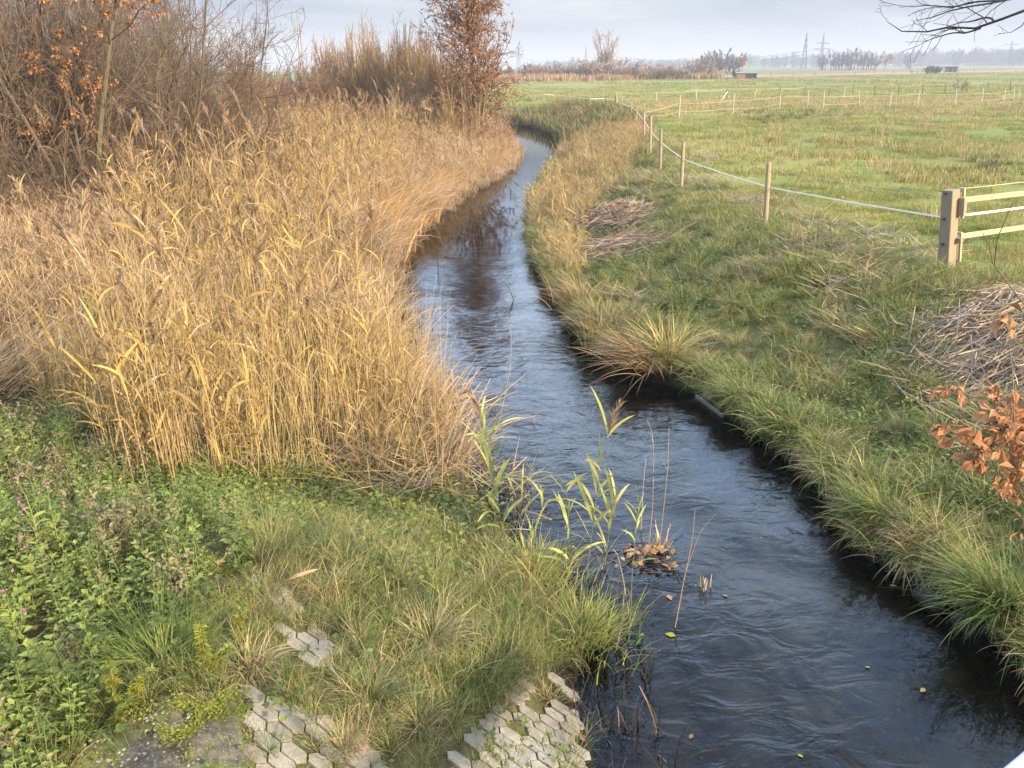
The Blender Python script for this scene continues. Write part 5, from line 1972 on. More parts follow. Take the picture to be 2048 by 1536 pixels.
def leaves_on(g, P, per, L, mat_i=0, wl=.55, hang=.3, keep=1.0, t0=.2):
    Np, k, _ = P.shape
    n = Np * per
    rows = np.repeat(np.arange(Np), per)
    t = rng.uniform(t0, 1, n) * (k - 1)
    i = np.minimum(t.astype(int), k - 2)
    fr = (t - i)[:, None]
    pos = P[rows, i] * (1 - fr) + P[rows, i + 1] * fr
    sel = rng.random(n) < keep
    pos = pos[sel]
    n = len(pos)
    d = norm(rng.normal(0, 1, (n, 3)) + np.array([0, 0, -hang]))
    up = norm(rng.normal(0, .6, (n, 3)) + np.array([0, 0, 1]))
    l_ = L * rng.uniform(.6, 1.3, n)
    g.leaves(pos, d, up, l_, l_ * wl, rng.random(n), .15, mat_i, .15)


def woody(name, loc, rz, label, cat, group, stems, specs, mats, trunk_levels=1, sides=(6, 5, 4, 3, 3), minr=(0, 0, 0, 0, 0), leaf=None, scale=1.0, part=('trunk', 'crown')):
    root = empty(name, loc, rz)
    tag(root, label, cat, group)
    n = stems['n']
    a = rng.uniform(0, 2 * PI, n) if n > 1 else np.array([rng.uniform(0, 6.3)])
    rr = stems['spread'] * np.sqrt(rng.random(n))
    B = np.column_stack([rr * np.cos(a), rr * np.sin(a), np.full(n, -.1)])
    lean = np.abs(rng.normal(stems['lean'], stems.get('leanv', .12), n))
    D = np.column_stack([np.sin(lean) * np.cos(a), np.sin(lean) * np.sin(a), np.cos(lean)])
    L = stems['L'] * rng.uniform(.7, 1.1, n)
    Rd = stems['r'] * rng.uniform(.7, 1.2, n)
    lv = tree_levels(B, D, L, Rd, specs)
    gt, gc = G(), G()
    for i, (P, Rr, _) in enumerate(lv):
        Rr = np.maximum(Rr, minr[i])
        (gt if i < trunk_levels else gc).tubes(P, Rr, sides[i], rng.random(len(P)))
    gt.build(part[0], MAT[mats[0]], root)
    if gc.n:
        gc.build(part[1], MAT[mats[1]], root)
    if leaf:
        gl = G()
        leaves_on(gl, lv[-1][0], leaf['per'], leaf['L'], 0, leaf.get('wl', .55), leaf.get('hang', .3), leaf.get('keep', 1.0))
        gl.build('foliage', MAT[leaf['mat']], root)
    return root


def place(root, loc, rz, sc, label=None, group=None):
    c = copy_tree(root)
    c.location = loc
    c.rotation_euler = (0, 0, rz)
    c.scale = sc if isinstance(sc, tuple) else (sc, sc, sc)
    if label:
        c['label'] = label
    if group:
        c['group'] = group
    return c


def spot(px, dist, dz=0.0):
    """point on the ground at a bearing (by picture column near the horizon) and a distance"""
    d = ray(px, 150)
    p = CAM + d * (dist / math.hypot(d.x, d.y))
    return (p.x, p.y, gz(p.x, p.y) + dz)


# ---- bare thicket on the left
GT = 'bare shrubs of the thicket on the left bank'
sp_bare = [S(6, .07, .03, .55), S(6, .13, .03, .7, 8, .15, .55, .55, .6), S(5, .16, .02, .7, 7, .15, .6, .5, .55), S(4, .2, .02, .6, 6, .15, .65, .5, .6)]
sp_dense = [S(6, .09, .03, .6), S(6, .15, .02, .7, 9, .12, .6, .55, .55), S(5, .2, .01, .7, 8, .12, .7, .52, .55), S(4, .24, .0, .6, 6, .1, .75, .5, .6)]
shA = woody('bare_shrub', spot(372, 27), 0, 'dark brown bare shrub, densest and widest of the left thicket', 'shrub', GT, dict(n=13, spread=1.3, lean=.30, leanv=.2, L=5.2, r=.035), sp_dense, ('bark_grey', 'twig_brown'), 1, minr=(.008, .006, .0045, .0035))
shB = woody('bare_shrub', spot(235, 24), 1, 'tall bare shrub with upright grey stems left of the densest dark shrub', 'shrub', GT, dict(n=12, spread=1.1, lean=.13, L=6.4, r=.04), sp_bare, ('bark_grey', 'twig_brown'), 1, minr=(.01, .006, .0045, .0035))
shC = woody('bare_shrub', spot(440, 29), 2, 'reddish tipped bare shrub at the right end of the left thicket', 'shrub', GT, dict(n=10, spread=1.0, lean=.24, L=3.6, r=.026), sp_bare, ('bark_grey', 'twig_red'), 1, minr=(.008, .006, .005, .004))
place(shB, spot(20, 24), 2.2, 1.05, 'tall bare shrub at the far left edge of the picture')
place(shB, spot(110, 29), 4.0, 1.15, 'tall bare shrub behind the orange leaved oak')
place(shA, spot(290, 31), 1.4, 1.12, 'bare brown shrub behind the tall upright grey stems')
place(shA, spot(-120, 26), 3.4, 1.1, 'bare shrub beyond the left edge of the picture')
place(shB, spot(330, 34), 5.4, 1.0, 'thin upright bare shrub rising behind the densest dark shrub')
place(shC, spot(410, 34), .7, .92, 'reddish bare shrub between the dark thicket and the sky gap')
place(shC, spot(492, 33), 3.9, (.5, .5, .36), 'small low bare shrub closing the right end of the thicket')
place(shA, spot(60, 33), 2.6, 1.25, 'bare shrub at the back of the thicket behind the left edge stems')
place(shA, spot(200, 35), 4.9, 1.25, 'bare shrub at the back of the thicket behind the upright grey stems')
place(shA, spot(-60, 31), 1.9, 1.2, 'bare shrub at the back of the thicket beyond the left edge')
place(shA, spot(405, 38), 5.9, .78, 'brown bare shrub at the back right of the thicket')
place(shA, spot(60, 27), .2, (.9, .9, .75), 'brown bare shrub low between the oak and the left edge stems')
place(shA, spot(215, 28), 3.7, (.9, .9, .8), 'brown bare shrub low between the oak and the densest shrub')
place(shA, spot(150, 22.5), 2.9, (.8, .8, .45), 'low arching bare shrub in front of the oak, above the dry weeds', 'low shrubs along the thicket foot')
place(shA, spot(320, 23.5), .5, (.8, .8, .42), 'low arching bare shrub right of the oak, above the reed plumes', 'low shrubs along the thicket foot')
place(shA, spot(-10, 22), 5.1, (.8, .8, .5), 'low arching bare shrub at the left picture edge, above the dry weeds', 'low shrubs along the thicket foot')
place(shA, spot(440, 26.5), 4.2, (.7, .7, .36), 'low tangled shrub at the thicket foot below the reddish tips', 'low shrubs along the thicket foot')
oak = woody('oak_tree', spot(128, 21.8), .4, 'young oak holding orange leaves among the bare stems at upper left', 'tree', None, dict(n=3, spread=.4, lean=.13, L=6.2, r=.06), [S(7, .06, .02, .6), S(6, .14, .03, .7, 9, .42, .8, .36, .5), S(5, .18, .02, .7, 5, .25, .7, .5, .55), S(4, .2, .0, .6, 4, .2, .6, .5, .6)],
            ('bark_grey', 'twig_brown'), 1, minr=(.01, .007, .005, .004), leaf=dict(per=10, L=.088, mat='oak_leaf_far', wl=.6, hang=.8, keep=.75))
sap = woody('sapling', spot(549, 34), 0, 'slender sapling with a few pale leaves standing alone in the sky gap', 'sapling', None, dict(n=3, spread=.25, lean=.06, leanv=.04, L=4.6, r=.02), [S(7, .04, .02, .6), S(4, .12, .08, .6, 9, .3, .6, .22, .5)],
            ('bark_grey', 'twig_brown'), 1, minr=(.008, .006), leaf=dict(per=2, L=.10, mat='bank_reed', keep=.6))

# ---- willow dome and trees in the middle distance
GW = 'willow bushes forming the rounded dome'


def dome_bush(name, loc, rz, label, cat, group, a, h, n, mats, tw=12, tw2=6, minr=(.016, .010, .0075), leaf=None):
    """many stems from one stool ending just inside a rounded outline, with short fine upright twigs"""
    root = empty(name, loc, rz)
    tag(root, label, cat, group)
    ph = rng.uniform(0, 2 * PI, n)
    ct = rng.uniform(.02, 1, n) ** .8
    st = np.sqrt(1 - ct ** 2)
    rr = rng.uniform(.70, 1.0, n) * (1 + .10 * rng.normal(0, 1, n))
    E = np.column_stack([a * st * np.cos(ph), a * st * np.sin(ph), h * ct]) * rr[:, None] * .86
    B = np.column_stack([.22 * a * st * np.cos(ph), .22 * a * st * np.sin(ph), np.full(n, -.1)])
    t = np.linspace(0, 1, 7)[None, :, None]
    M_ = B * .35 + E * .65
    M_[:, 2] = E[:, 2] * .45
    P = B[:, None] * (1 - t) ** 2 + 2 * M_[:, None] * t * (1 - t) + E[:, None] * t ** 2
    P[:, 1:-1] += rng.normal(0, .05 * a / 2.5, (n, 5, 3))
    L = np.linalg.norm(E - B, axis=1)
    Rr = np.maximum(.03 * (1 - .7 * t[..., 0]) * np.ones((n, 1)), minr[0])
    g1, g2 = G(), G()
    g1.tubes(P, Rr, 5, rng.random(n))
    b, d, l_, r_ = sprout(P, Rr, np.full(n, 1.0), tw, .3, .5, 1.15 * h / 4, .6, .25)
    d = norm(d + np.array([0, 0, .35]))
    Q, Rq = extend(b, d, l_, r_, 5, .10, .06, .6)
    g2.tubes(Q, np.maximum(Rq, minr[1]), 3, rng.random(len(Q)))
    b, d, l_, r_ = sprout(Q, Rq, l_, tw2, .15, .5, .5, .6, .25)
    Q2, R2 = extend(b, d, l_, r_, 4, .10, .05, .6)
    g2.tubes(Q2, np.maximum(R2, minr[2]), 3, rng.random(len(Q2)))
    g1.build('stems', MAT[mats[0]], root)
    g2.build('twigs', MAT[mats[1]], root)
    if leaf:
        gl = G()
        leaves_on(gl, Q2, leaf['per'], leaf['L'], 0, .5, .5, leaf['keep'])
        gl.build('foliage', MAT[leaf['mat']], root)
    return root


wA = dome_bush('willow_bush', spot(742, 56), 0, 'broad golden brown willow bush forming the top of the dome', 'bush', GW, 3.6, 6.2, 90, ('twig_willow', 'twig_willow'))
wB = dome_bush('willow_bush', spot(625, 55), 1, 'reddish willow bush on the left slope of the dome', 'bush', GW, 3.2, 4.9, 80, ('twig_red', 'twig_red'), leaf=dict(per=1, L=.07, mat='brown_leaf', keep=.25))
dome = [(wA, 690, 58, 1.0, 1.02, 'golden willow bush just left of the dome top'), (wA, 800, 54, 1.0, 1.10, 'golden willow bush right of the dome top, below the dark alder'), (wA, 850, 51, .85, 1.0, 'golden willow bush between the alder and the brown leaved tree'),
        (wA, 890, 48, .7, .86, 'smaller golden willow bush beside the brown leaved tree'), (wB, 655, 60, 1.1, 1.2, 'reddish willow bush high on the left slope of the dome'), (wB, 590, 54, .85, .72, 'low reddish willow bush at the left foot of the dome'),
        (wB, 770, 66, 1.3, 1.56, 'reddish willow bush showing behind the dome top'), (wB, 880, 60, 1.1, 1.36, 'reddish willow bush behind the dome, left of the brown leaved tree'), (wB, 665, 46, .75, .62, 'reddish willow bush in front of the left slope'),
        (wB, 760, 46, .75, .62, 'reddish willow bush in front of the middle of the dome'), (wA, 835, 45, .6, .5, 'dull golden willow bush in front of the right half of the dome'), (wB, 540, 52, .75, .86, 'dull reddish bush filling the gap below the lone sapling'),
        (wB, 508, 50, .7, .84, 'low reddish bush at the right foot of the thicket')]
for i, (w_, px_, dd, s_, sz_, lb) in enumerate(dome):
    place(w_, spot(px_, dd), 1.1 + i * 2.3, (s_, s_, sz_), lb)
alder = woody('alder_tree', spot(822, 66), 0, 'dark alder with flat layered crown rising above the willow dome', 'tree', None, dict(n=1, spread=0, lean=.03, L=8.2, r=.14), [S(8, .03, .02, .75), S(6, .10, .02, .7, 22, .35, 1.15, .40, .45), S(5, .2, .0, .7, 8, .25, .7, .5, .55), S(4, .2, .0, .6, 6, .2, .7, .45, .6)],
              ('bark_dark', 'twig_brown'), 1, minr=(.03, .016, .011, .009), leaf=dict(per=2, L=.10, mat='brown_leaf', keep=.55))
whip = woody('poplar_sapling', spot(740, 78), 0, 'pale upright young poplar whip standing behind the dome', 'sapling', 'young poplars behind the willow dome', dict(n=2, spread=.3, lean=.05, leanv=.03, L=7.4, r=.04), [S(7, .02, .01, .8), S(5, .05, .18, .7, 14, .3, .35, .28, .5)], ('twig_willow', 'twig_willow'), 1, minr=(.02, .012))
for i, (px_, dd) in enumerate(((700, 77), (716, 80), (728, 76), (752, 79), (764, 82), (778, 78), (690, 81), (605, 75))):
    place(whip, spot(px_, dd), i * 1.3, (1, 1, .86 + .05 * ((i * 7) % 5)), 'pale upright young poplar whip standing behind the dome')
birch = woody('leafy_tree', spot(948, 44), .3, 'tall narrow tree with brown leaves standing at the stream bend', 'tree', None, dict(n=2, spread=.3, lean=.05, leanv=.03, L=8.3, r=.09), [S(9, .03, .01, .8), S(6, .12, .07, .7, 46, .10, .80, .37, .40), S(5, .18, -.02, .7, 9, .12, .7, .48, .55), S(4, .2, -.06, .6, 5, .15, .6, .5, .6)],
              ('bark_grey', 'twig_brown'), 1, minr=(.03, .012, .008, .006), leaf=dict(per=7, L=.095, mat='brown_leaf', keep=.85, hang=.9))
yel = woody('willow_shrub', spot(925, 41.5), 0, 'yellow stemmed willow shrub fanning out at the foot of the tall brown tree', 'shrub', None, dict(n=15, spread=.8, lean=.45, leanv=.22, L=3.1, r=.022), [S(7, .07, .02, .6), S(5, .12, .05, .7, 7, .25, .5, .42, .55), S(4, .15, .03, .7, 5, .2, .5, .5, .55)],
            ('twig_yellow', 'twig_willow'), 1, minr=(.012, .008, .006), leaf=dict(per=1, L=.07, mat='brown_leaf', keep=.3))
rust = woody('bramble_bush', spot(985, 47), 0, 'rusty brown leafy bush right of the tall brown tree, over the water bend', 'bush', None, dict(n=14, spread=.9, lean=.5, leanv=.25, L=2.1, r=.02), [S(6, .1, .0, .6), S(5, .16, .0, .7, 6, .2, .6, .5, .6), S(4, .2, -.03, .6, 5, .1, .7, .5, .6)],
             ('twig_brown', 'twig_brown'), 1, minr=(.01, .008, .006), leaf=dict(per=4, L=.08, mat='brown_leaf', keep=.6))
place(rust, spot(880, 42), 2.0, (1.2, 1.2, 1.0), 'brown leafy undergrowth bush left of the yellow stemmed willow')
place(rust, spot(835, 45), 4.0, (1.2, 1.2, .9), 'brown leafy bush in front of the golden willow, second left of the yellow stems')

# ---- far hedge, poplars, woods on the plain
far_sp = [S(5, .06, .04, .6), S(5, .12, .04, .7, 7, .2, .5, .5, .6), S(4, .15, .03, .6, 6, .15, .55, .5, .6)]
GH = 'hedge bushes beyond the meadow'
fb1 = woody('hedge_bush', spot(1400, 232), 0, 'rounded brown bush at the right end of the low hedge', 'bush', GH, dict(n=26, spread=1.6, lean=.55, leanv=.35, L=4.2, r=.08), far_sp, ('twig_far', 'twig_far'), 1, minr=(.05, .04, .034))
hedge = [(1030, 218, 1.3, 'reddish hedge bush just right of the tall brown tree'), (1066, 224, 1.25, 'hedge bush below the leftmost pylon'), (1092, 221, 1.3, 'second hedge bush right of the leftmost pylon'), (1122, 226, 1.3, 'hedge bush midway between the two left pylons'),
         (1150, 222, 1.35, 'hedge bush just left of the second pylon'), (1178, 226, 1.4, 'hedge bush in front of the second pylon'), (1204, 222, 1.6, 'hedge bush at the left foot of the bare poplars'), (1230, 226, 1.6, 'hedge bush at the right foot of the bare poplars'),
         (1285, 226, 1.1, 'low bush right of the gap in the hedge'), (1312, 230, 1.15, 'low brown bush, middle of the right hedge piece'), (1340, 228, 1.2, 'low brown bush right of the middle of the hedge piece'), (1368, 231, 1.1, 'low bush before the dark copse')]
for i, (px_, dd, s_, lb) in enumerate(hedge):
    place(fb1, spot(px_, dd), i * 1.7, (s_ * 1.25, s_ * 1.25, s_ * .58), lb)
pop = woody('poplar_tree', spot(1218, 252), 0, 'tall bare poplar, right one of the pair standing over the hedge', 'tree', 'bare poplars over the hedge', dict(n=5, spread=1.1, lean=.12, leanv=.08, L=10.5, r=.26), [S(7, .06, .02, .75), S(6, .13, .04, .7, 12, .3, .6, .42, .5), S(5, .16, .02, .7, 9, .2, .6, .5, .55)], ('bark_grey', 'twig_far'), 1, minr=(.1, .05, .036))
place(pop, spot(1206, 256), 2.0, (.8, .8, .85), 'shorter bare poplar, left one of the pair standing over the hedge')
GF = 'trees of the far copses'
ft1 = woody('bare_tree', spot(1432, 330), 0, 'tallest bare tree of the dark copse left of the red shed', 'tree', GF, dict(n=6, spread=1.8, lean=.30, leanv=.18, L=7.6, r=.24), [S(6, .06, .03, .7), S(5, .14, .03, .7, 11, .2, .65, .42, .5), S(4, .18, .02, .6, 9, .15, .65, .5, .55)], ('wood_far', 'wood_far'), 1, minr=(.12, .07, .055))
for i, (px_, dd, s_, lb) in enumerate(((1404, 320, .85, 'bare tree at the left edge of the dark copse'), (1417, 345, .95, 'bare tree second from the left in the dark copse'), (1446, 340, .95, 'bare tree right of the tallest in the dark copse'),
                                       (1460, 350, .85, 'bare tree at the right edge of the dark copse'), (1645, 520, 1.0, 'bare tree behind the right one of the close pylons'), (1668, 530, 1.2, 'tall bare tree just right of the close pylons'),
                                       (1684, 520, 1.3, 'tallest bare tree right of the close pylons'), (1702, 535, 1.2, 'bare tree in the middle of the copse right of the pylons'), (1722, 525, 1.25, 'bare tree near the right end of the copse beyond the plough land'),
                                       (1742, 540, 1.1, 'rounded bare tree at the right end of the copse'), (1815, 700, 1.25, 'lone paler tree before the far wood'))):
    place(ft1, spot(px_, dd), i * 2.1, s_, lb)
og_ = woody('orange_tree', spot(1484, 335), 0, 'round tree with orange foliage behind the red shed', 'tree', None, dict(n=3, spread=1.0, lean=.3, leanv=.15, L=6.2, r=.2), [S(6, .06, .03, .7), S(5, .14, .02, .7, 9, .25, .7, .45, .5), S(4, .18, .0, .6, 8, .2, .6, .5, .55)], ('twig_far', 'twig_willow'), 1, minr=(.1, .06, .05),
            leaf=dict(per=5, L=.5, mat='oak_leaf_far', keep=.7))
place(og_, spot(1764, 525), 2.0, (1.3, 1.3, 1.25), 'orange tinted tree at the right end of the copse beyond the plough land')
bsh = woody('dark_bush', spot(1473, 243), 0, 'dark green bush against the left side of the red shed', 'bush', None, dict(n=14, spread=.7, lean=.5, leanv=.3, L=1.7, r=.04), far_sp, ('twig_far', 'far_evergreen'), 1, minr=(.04, .035, .03), leaf=dict(per=4, L=.22, mat='far_evergreen'))
place(bsh, spot(1866, 318), 1.0, (1.6, 1.6, 1.2), 'dark bush leaning on the left end of the long shelter')
# small weedy bush on the boundary fence
wb = woody('weedy_bush', tuple(ground_at(1918, 187)), 0, 'small half bare bush growing by the boundary fence at the right', 'bush', None, dict(n=9, spread=.4, lean=.4, leanv=.25, L=1.5, r=.02), far_sp, ('twig_far', 'twig_far'), 1, minr=(.014, .011, .009), leaf=dict(per=2, L=.10, mat='bank_reed', keep=.5))

# distant woods: read as one mass
nw = 900
px_ = rng.uniform(1090, 2300, nw)
dd = rng.uniform(1050, 1700, nw)
Pw = np.array([spot(a, b) for a, b in zip(px_, dd)])
hw = rng.uniform(.62, .95, nw) * (.75 + .50 * ss(1150, 2000, px_)) * np.where(rng.random(nw) < .05, 1.35, 1)
mk = []
for i in range(4):
    g = G()
    n_ = 5
    a = rng.uniform(0, 6.3, n_)
    B = np.column_stack([np.cos(a), np.sin(a), np.full(n_, -.2)])
    D = np.column_stack([.25 * np.cos(a), .25 * np.sin(a), np.ones(n_)])
    lv = tree_levels(B, D, np.full(n_, 13.0), np.full(n_, .4), [S(5, .06, .03, .7), S(4, .14, .04, .7, 9, .2, .6, .45, .5), S(3, .18, .03, .6, 7, .2, .7, .55, .55)])
    for P, Rr, _ in lv:
        g.tubes(P, np.maximum(Rr, .16), 3, rng.random(len(P)))
    mk.append(g.mesh('wood', [MAT['wood_far']]))
g = G()
for k_ in range(9):
    n_ = 14
    z_ = 3 + k_ * 1.15
    a = rng.uniform(0, 6.3, n_)
    g.ribbons(np.column_stack([0 * a, 0 * a, np.full(n_, z_)]), a, (4.2 - .42 * k_) * rng.uniform(.8, 1.1, n_), 1.35, .5, 1.4, 3, rng.normal(0, .4, n_), rng.random(n_), 'blade')
g.tubes(np.array([[[0, 0, -.2], [0, 0, 14]]]), np.array([[.3, .05]]), 5)
mk.append(g.mesh('fir', [MAT['far_evergreen']]))
ki = np.where(rng.random(nw) < .12, 4, rng.integers(0, 4, nw))
scatter('distant_woods', mk, Pw, eul(rng.uniform(0, 6.3, nw), 0 * px_, 0 * px_), hw, 'bluish distant woods along the horizon', 'woods', ki)
# low shrubbery left of the far hedge and reddish strip in front of it
nw = 420
px_ = rng.uniform(950, 1440, nw)
dd = rng.uniform(203, 214, nw) + 24 * ss(1030, 1400, px_)
Pw = np.array([spot(a, b) for a, b in zip(px_, dd)])
st3 = [tuft_proto(60, 1.3, .9, .2, .3, .12, [MAT['brown_weed'], MAT['pale_reed']], dead=.5, nseg=2) for _ in range(3)] + [tuft_proto(60, 1.1, .9, .2, .3, .12, [MAT['orange_reed'], MAT['twig_red']], dead=.4, nseg=2) for _ in range(2)]
scatter('hedge_foot_reeds', st3, Pw, eul(rng.uniform(0, 6.3, nw), 0 * px_, 0 * px_), rng.uniform(.8, 1.5, nw), 'reddish brown reeds along the foot of the far hedge', 'reeds')

# ---- overhanging bare branch at the upper right and its tree outside the picture
def px_line(pts, yv):
    return np.array([list(at_y(a, b, yy)) for (a, b), yy in zip(pts, yv)])


def resample(P, k):
    s_ = np.concatenate([[0], np.cumsum(np.linalg.norm(np.diff(P, axis=0), axis=1))])
    t = np.linspace(0, s_[-1], k)
    return np.stack([np.interp(t, s_, P[:, i]) for i in range(3)], 1)


root = empty('bare_tree', (9.2, 8.0, gz(9.2, 8.0)))
tag(root, 'bare tree outside the right edge whose dark branches hang into the sky corner', 'tree')
O = np.array(root.location)
g = G()
tr = np.array([[0, 0, -.2], [.02, 0, 1.2], [-.05, .03, 2.6], [.05, 0, 4.2], [0, .1, 5.8], [.12, .1, 7.6]])
g.tubes(tr[None], np.array([[.17, .15, .135, .115, .085, .03]]), 10)
g.build('trunk', MAT['bark_dark'], root)
limbs = [  # main limbs, from trunk outwards: picture points with distances
    (px_line([(2200, -40), (2048, 22), (1985, 45), (1955, 57), (1930, 56), (1900, 54), (1885, 55), (1862, 62), (1835, 67), (1800, 62), (1785, 45), (1777, 45)], np.linspace(8.3, 9.3, 12)), 3.2, .034),
    (px_line([(2300, -60), (2048, -6), (2000, 2), (1970, 0), (1945, 5), (1920, 14), (1880, 15), (1850, 10), (1843, 8), (1822, 14)], np.linspace(8.0, 8.9, 10)), 3.9, .026),
    (px_line([(2300, -60), (2020, -2), (1985, 6), (1940, 12), (1925, 17), (1890, 24), (1870, 34), (1855, 36), (1838, 40)], np.linspace(8.05, 9.2, 9)), 3.9, .022),
    (px_line([(2250, -10), (2120, 20), (2060, 25), (2048, 40), (2042, 55), (2034, 63), (2022, 65)], np.linspace(8.2, 8.7, 7)), 3.0, .016),
]
gb = G()
for P, hz_, r0 in limbs:
    P = P - O
    st0 = np.array([0, .02, hz_])
    P = np.vstack([st0, (st0 + P[0]) / 2 + np.array([0, 0, .12]), P])
    P = resample(P, 26)
    rr = r0 * (1 - np.linspace(0, 1, 26)) ** .8 + .0032
    gb.tubes(P[None], rr[None], 6, .4)
    vis = P[9:]
    vr = rr[9:]
    L0 = np.array([np.linalg.norm(np.diff(vis, axis=0), axis=1).sum()])
    B, D, L, Rd = sprout(vis[None], vr[None], L0, 13 if r0 > .02 else 8, .05, .70, .20, .5, .3)
    D[:, 2] = D[:, 2] * .6 + .10
    P1_, R1_ = extend(B, D, L, Rd, 6, .16, .0, .6)
    gb.tubes(P1_, np.maximum(R1_, .0024), 4, rng.random(len(P1_)))
    B, D, L, Rd = sprout(P1_, R1_, L, 4, .25, .7, .5, .6, .3)
    P2_, R2_ = extend(B, D, L, Rd, 5, .18, .0, .5)
    gb.tubes(P2_, np.maximum(R2_, .0019), 3, rng.random(len(P2_)))
# the arched side branch of the main limb
P = px_line([(1988, 44), (1984, 37), (1975, 35), (1965, 36), (1948, 41), (1936, 44), (1925, 44), (1898, 52)], np.linspace(8.62, 8.9, 8)) - O
gb.tubes(resample(P, 14)[None], np.linspace(.011, .004, 14)[None], 5)
P = px_line([(1962, 56), (1945, 62), (1930, 66), (1910, 65), (1895, 68), (1875, 74), (1862, 78), (1845, 86)], np.linspace(8.75, 9.1, 8)) - O
Pm = resample(P, 12)
gb.tubes(Pm[None], np.linspace(.010, .0035, 12)[None], 5)
B, D, L, Rd = sprout(Pm[None], np.linspace(.010, .0035, 12)[None], np.array([1.2]), 10, .2, .7, .3, .6)
P1_, R1_ = extend(B, D, L, Rd, 5, .18, .0, .5)
gb.tubes(P1_, np.maximum(R1_, .0026), 3, rng.random(len(P1_)))
gb.build('branch', MAT['twig_black'], root)
gu = G()
lv = tree_levels(np.array([[0, 0, 3.4], [0, .05, 4.2], [0, .1, 4.9], [.05, .1, 5.6], [.1, .1, 6.8], [0, 0, 3.9], [0, 0, 4.6]]), np.array([[1, .2, .5], [.2, -1, .6], [.6, .9, .7], [-.3, -.9, .9], [.2, .1, 1], [.9, -.7, .6], [.8, .5, .8]]),
                 np.array([3.4, 3.2, 3, 2.6, 2.4, 3.2, 3.]), np.array([.06, .055, .05, .04, .03, .05, .05]), [S(6, .1, .03, .7), S(5, .16, .02, .7, 8, .2, .7, .5, .6), S(5, .18, .0, .7, 7, .2, .7, .5, .6)])
for P, Rr, _ in lv:
    gu.tubes(P, np.maximum(Rr, .003), 4, rng.random(len(P)))
gu.build('crown', MAT['twig_black'], root)

# ---- oak sapling with rust coloured leaves reaching in from the lower right
base = (4.35, 5.0)
root = empty('oak_sapling', (base[0], base[1], gz(*base)))
tag(root, 'oak sapling with large rust coloured leaves reaching in at the right edge', 'sapling')
O = np.array(root.location)
g = G()
st0 = np.array([[0, 0, -.1], [-.02, .0, .5], [.03, .02, 1.1], [0, .05, 1.8], [.02, .05, 2.6]])
g.tubes(st0[None], np.array([[.028, .024, .019, .014, .006]]), 8)
g.build('trunk', MAT['bark_dark'], root)
gb, gl = G(), G()


def twig(pts, yv, zs, r0, nl, L, leafy=(.25, 1.0), side=4):
    P = px_line(pts, yv) - O
    s0 = np.array([0, .02, zs])
    P = resample(np.vstack([s0, P]), 14)
    gb.tubes(P[None], np.linspace(r0, .0022, 14)[None], 5, .5)
    if nl:
        B, D, L2, Rd = sprout(P[None], np.linspace(r0, .0022, 14)[None], np.array([.5]), side, leafy[0], .6, .55, .6)
        P1_, R1_ = extend(B, D, L2, Rd, 4, .15, .0, .5)
        gb.tubes(P1_, np.maximum(R1_, .0022), 4, rng.random(len(P1_)))
        for Q in list(P1_) + [P[int(14 * leafy[0]):]]:
            n_ = max(2, nl // (side + 1))
            pos = interp(Q, rng.uniform(.1, 1, n_))
            d = norm(norm(Q[-1] - Q[0])[None] + rng.normal(0, .6, (n_, 3)) + np.array([0, 0, -.5]))
            up = norm(rng.normal(0, .5, (n_, 3)) + np.array([0, -.2, 1]))
            l_ = L * rng.uniform(.65, 1.2, n_)
            gl.leaves(pos, d, up, l_, l_ * .58, rng.random(n_), .34, 0, .32, .55)


twig([(2120, 760), (2048, 775), (2005, 800), (1960, 790), (1905, 775)], np.linspace(4.7, 4.35, 5), 1.1, .008, 44, .078, (.4, 1), 5)
twig([(2140, 830), (2060, 840), (2010, 835), (1970, 855), (1900, 850)], np.linspace(4.6, 4.1, 5), .9, .009, 230, .076, (.2, 1), 12)
twig([(2140, 860), (2060, 870), (2030, 890), (2000, 905), (1985, 900)], np.linspace(4.5, 4.1, 5), .85, .008, 230, .076, (.2, 1), 12)
twig([(2140, 800), (2070, 800), (2040, 815), (2025, 850)], np.linspace(4.6, 4.2, 4), 1.0, .007, 190, .076, (.2, 1), 10)
twig([(2140, 950), (2070, 960), (2040, 975), (2020, 990)], np.linspace(4.4, 4.05, 4), .6, .006, 90, .078, (.3, 1), 7)
twig([(2130, 640), (2075, 630), (2048, 625), (2020, 632)], np.linspace(4.8, 4.5, 4), 1.5, .006, 14, .095, (.5, 1), 2)
twig([(2110, 690), (2048, 608), (2010, 560), (1985, 525), (1986, 505), (2000, 460), (2024, 408)], np.linspace(4.8, 4.5, 7), 1.6, .009, 0, .05)
P = px_line([(1986, 527), (1978, 490), (1965, 465)], np.linspace(4.59, 4.54, 3)) - O
gb.tubes(resample(P, 8)[None], np.linspace(.004, .002, 8)[None], 5, .5)
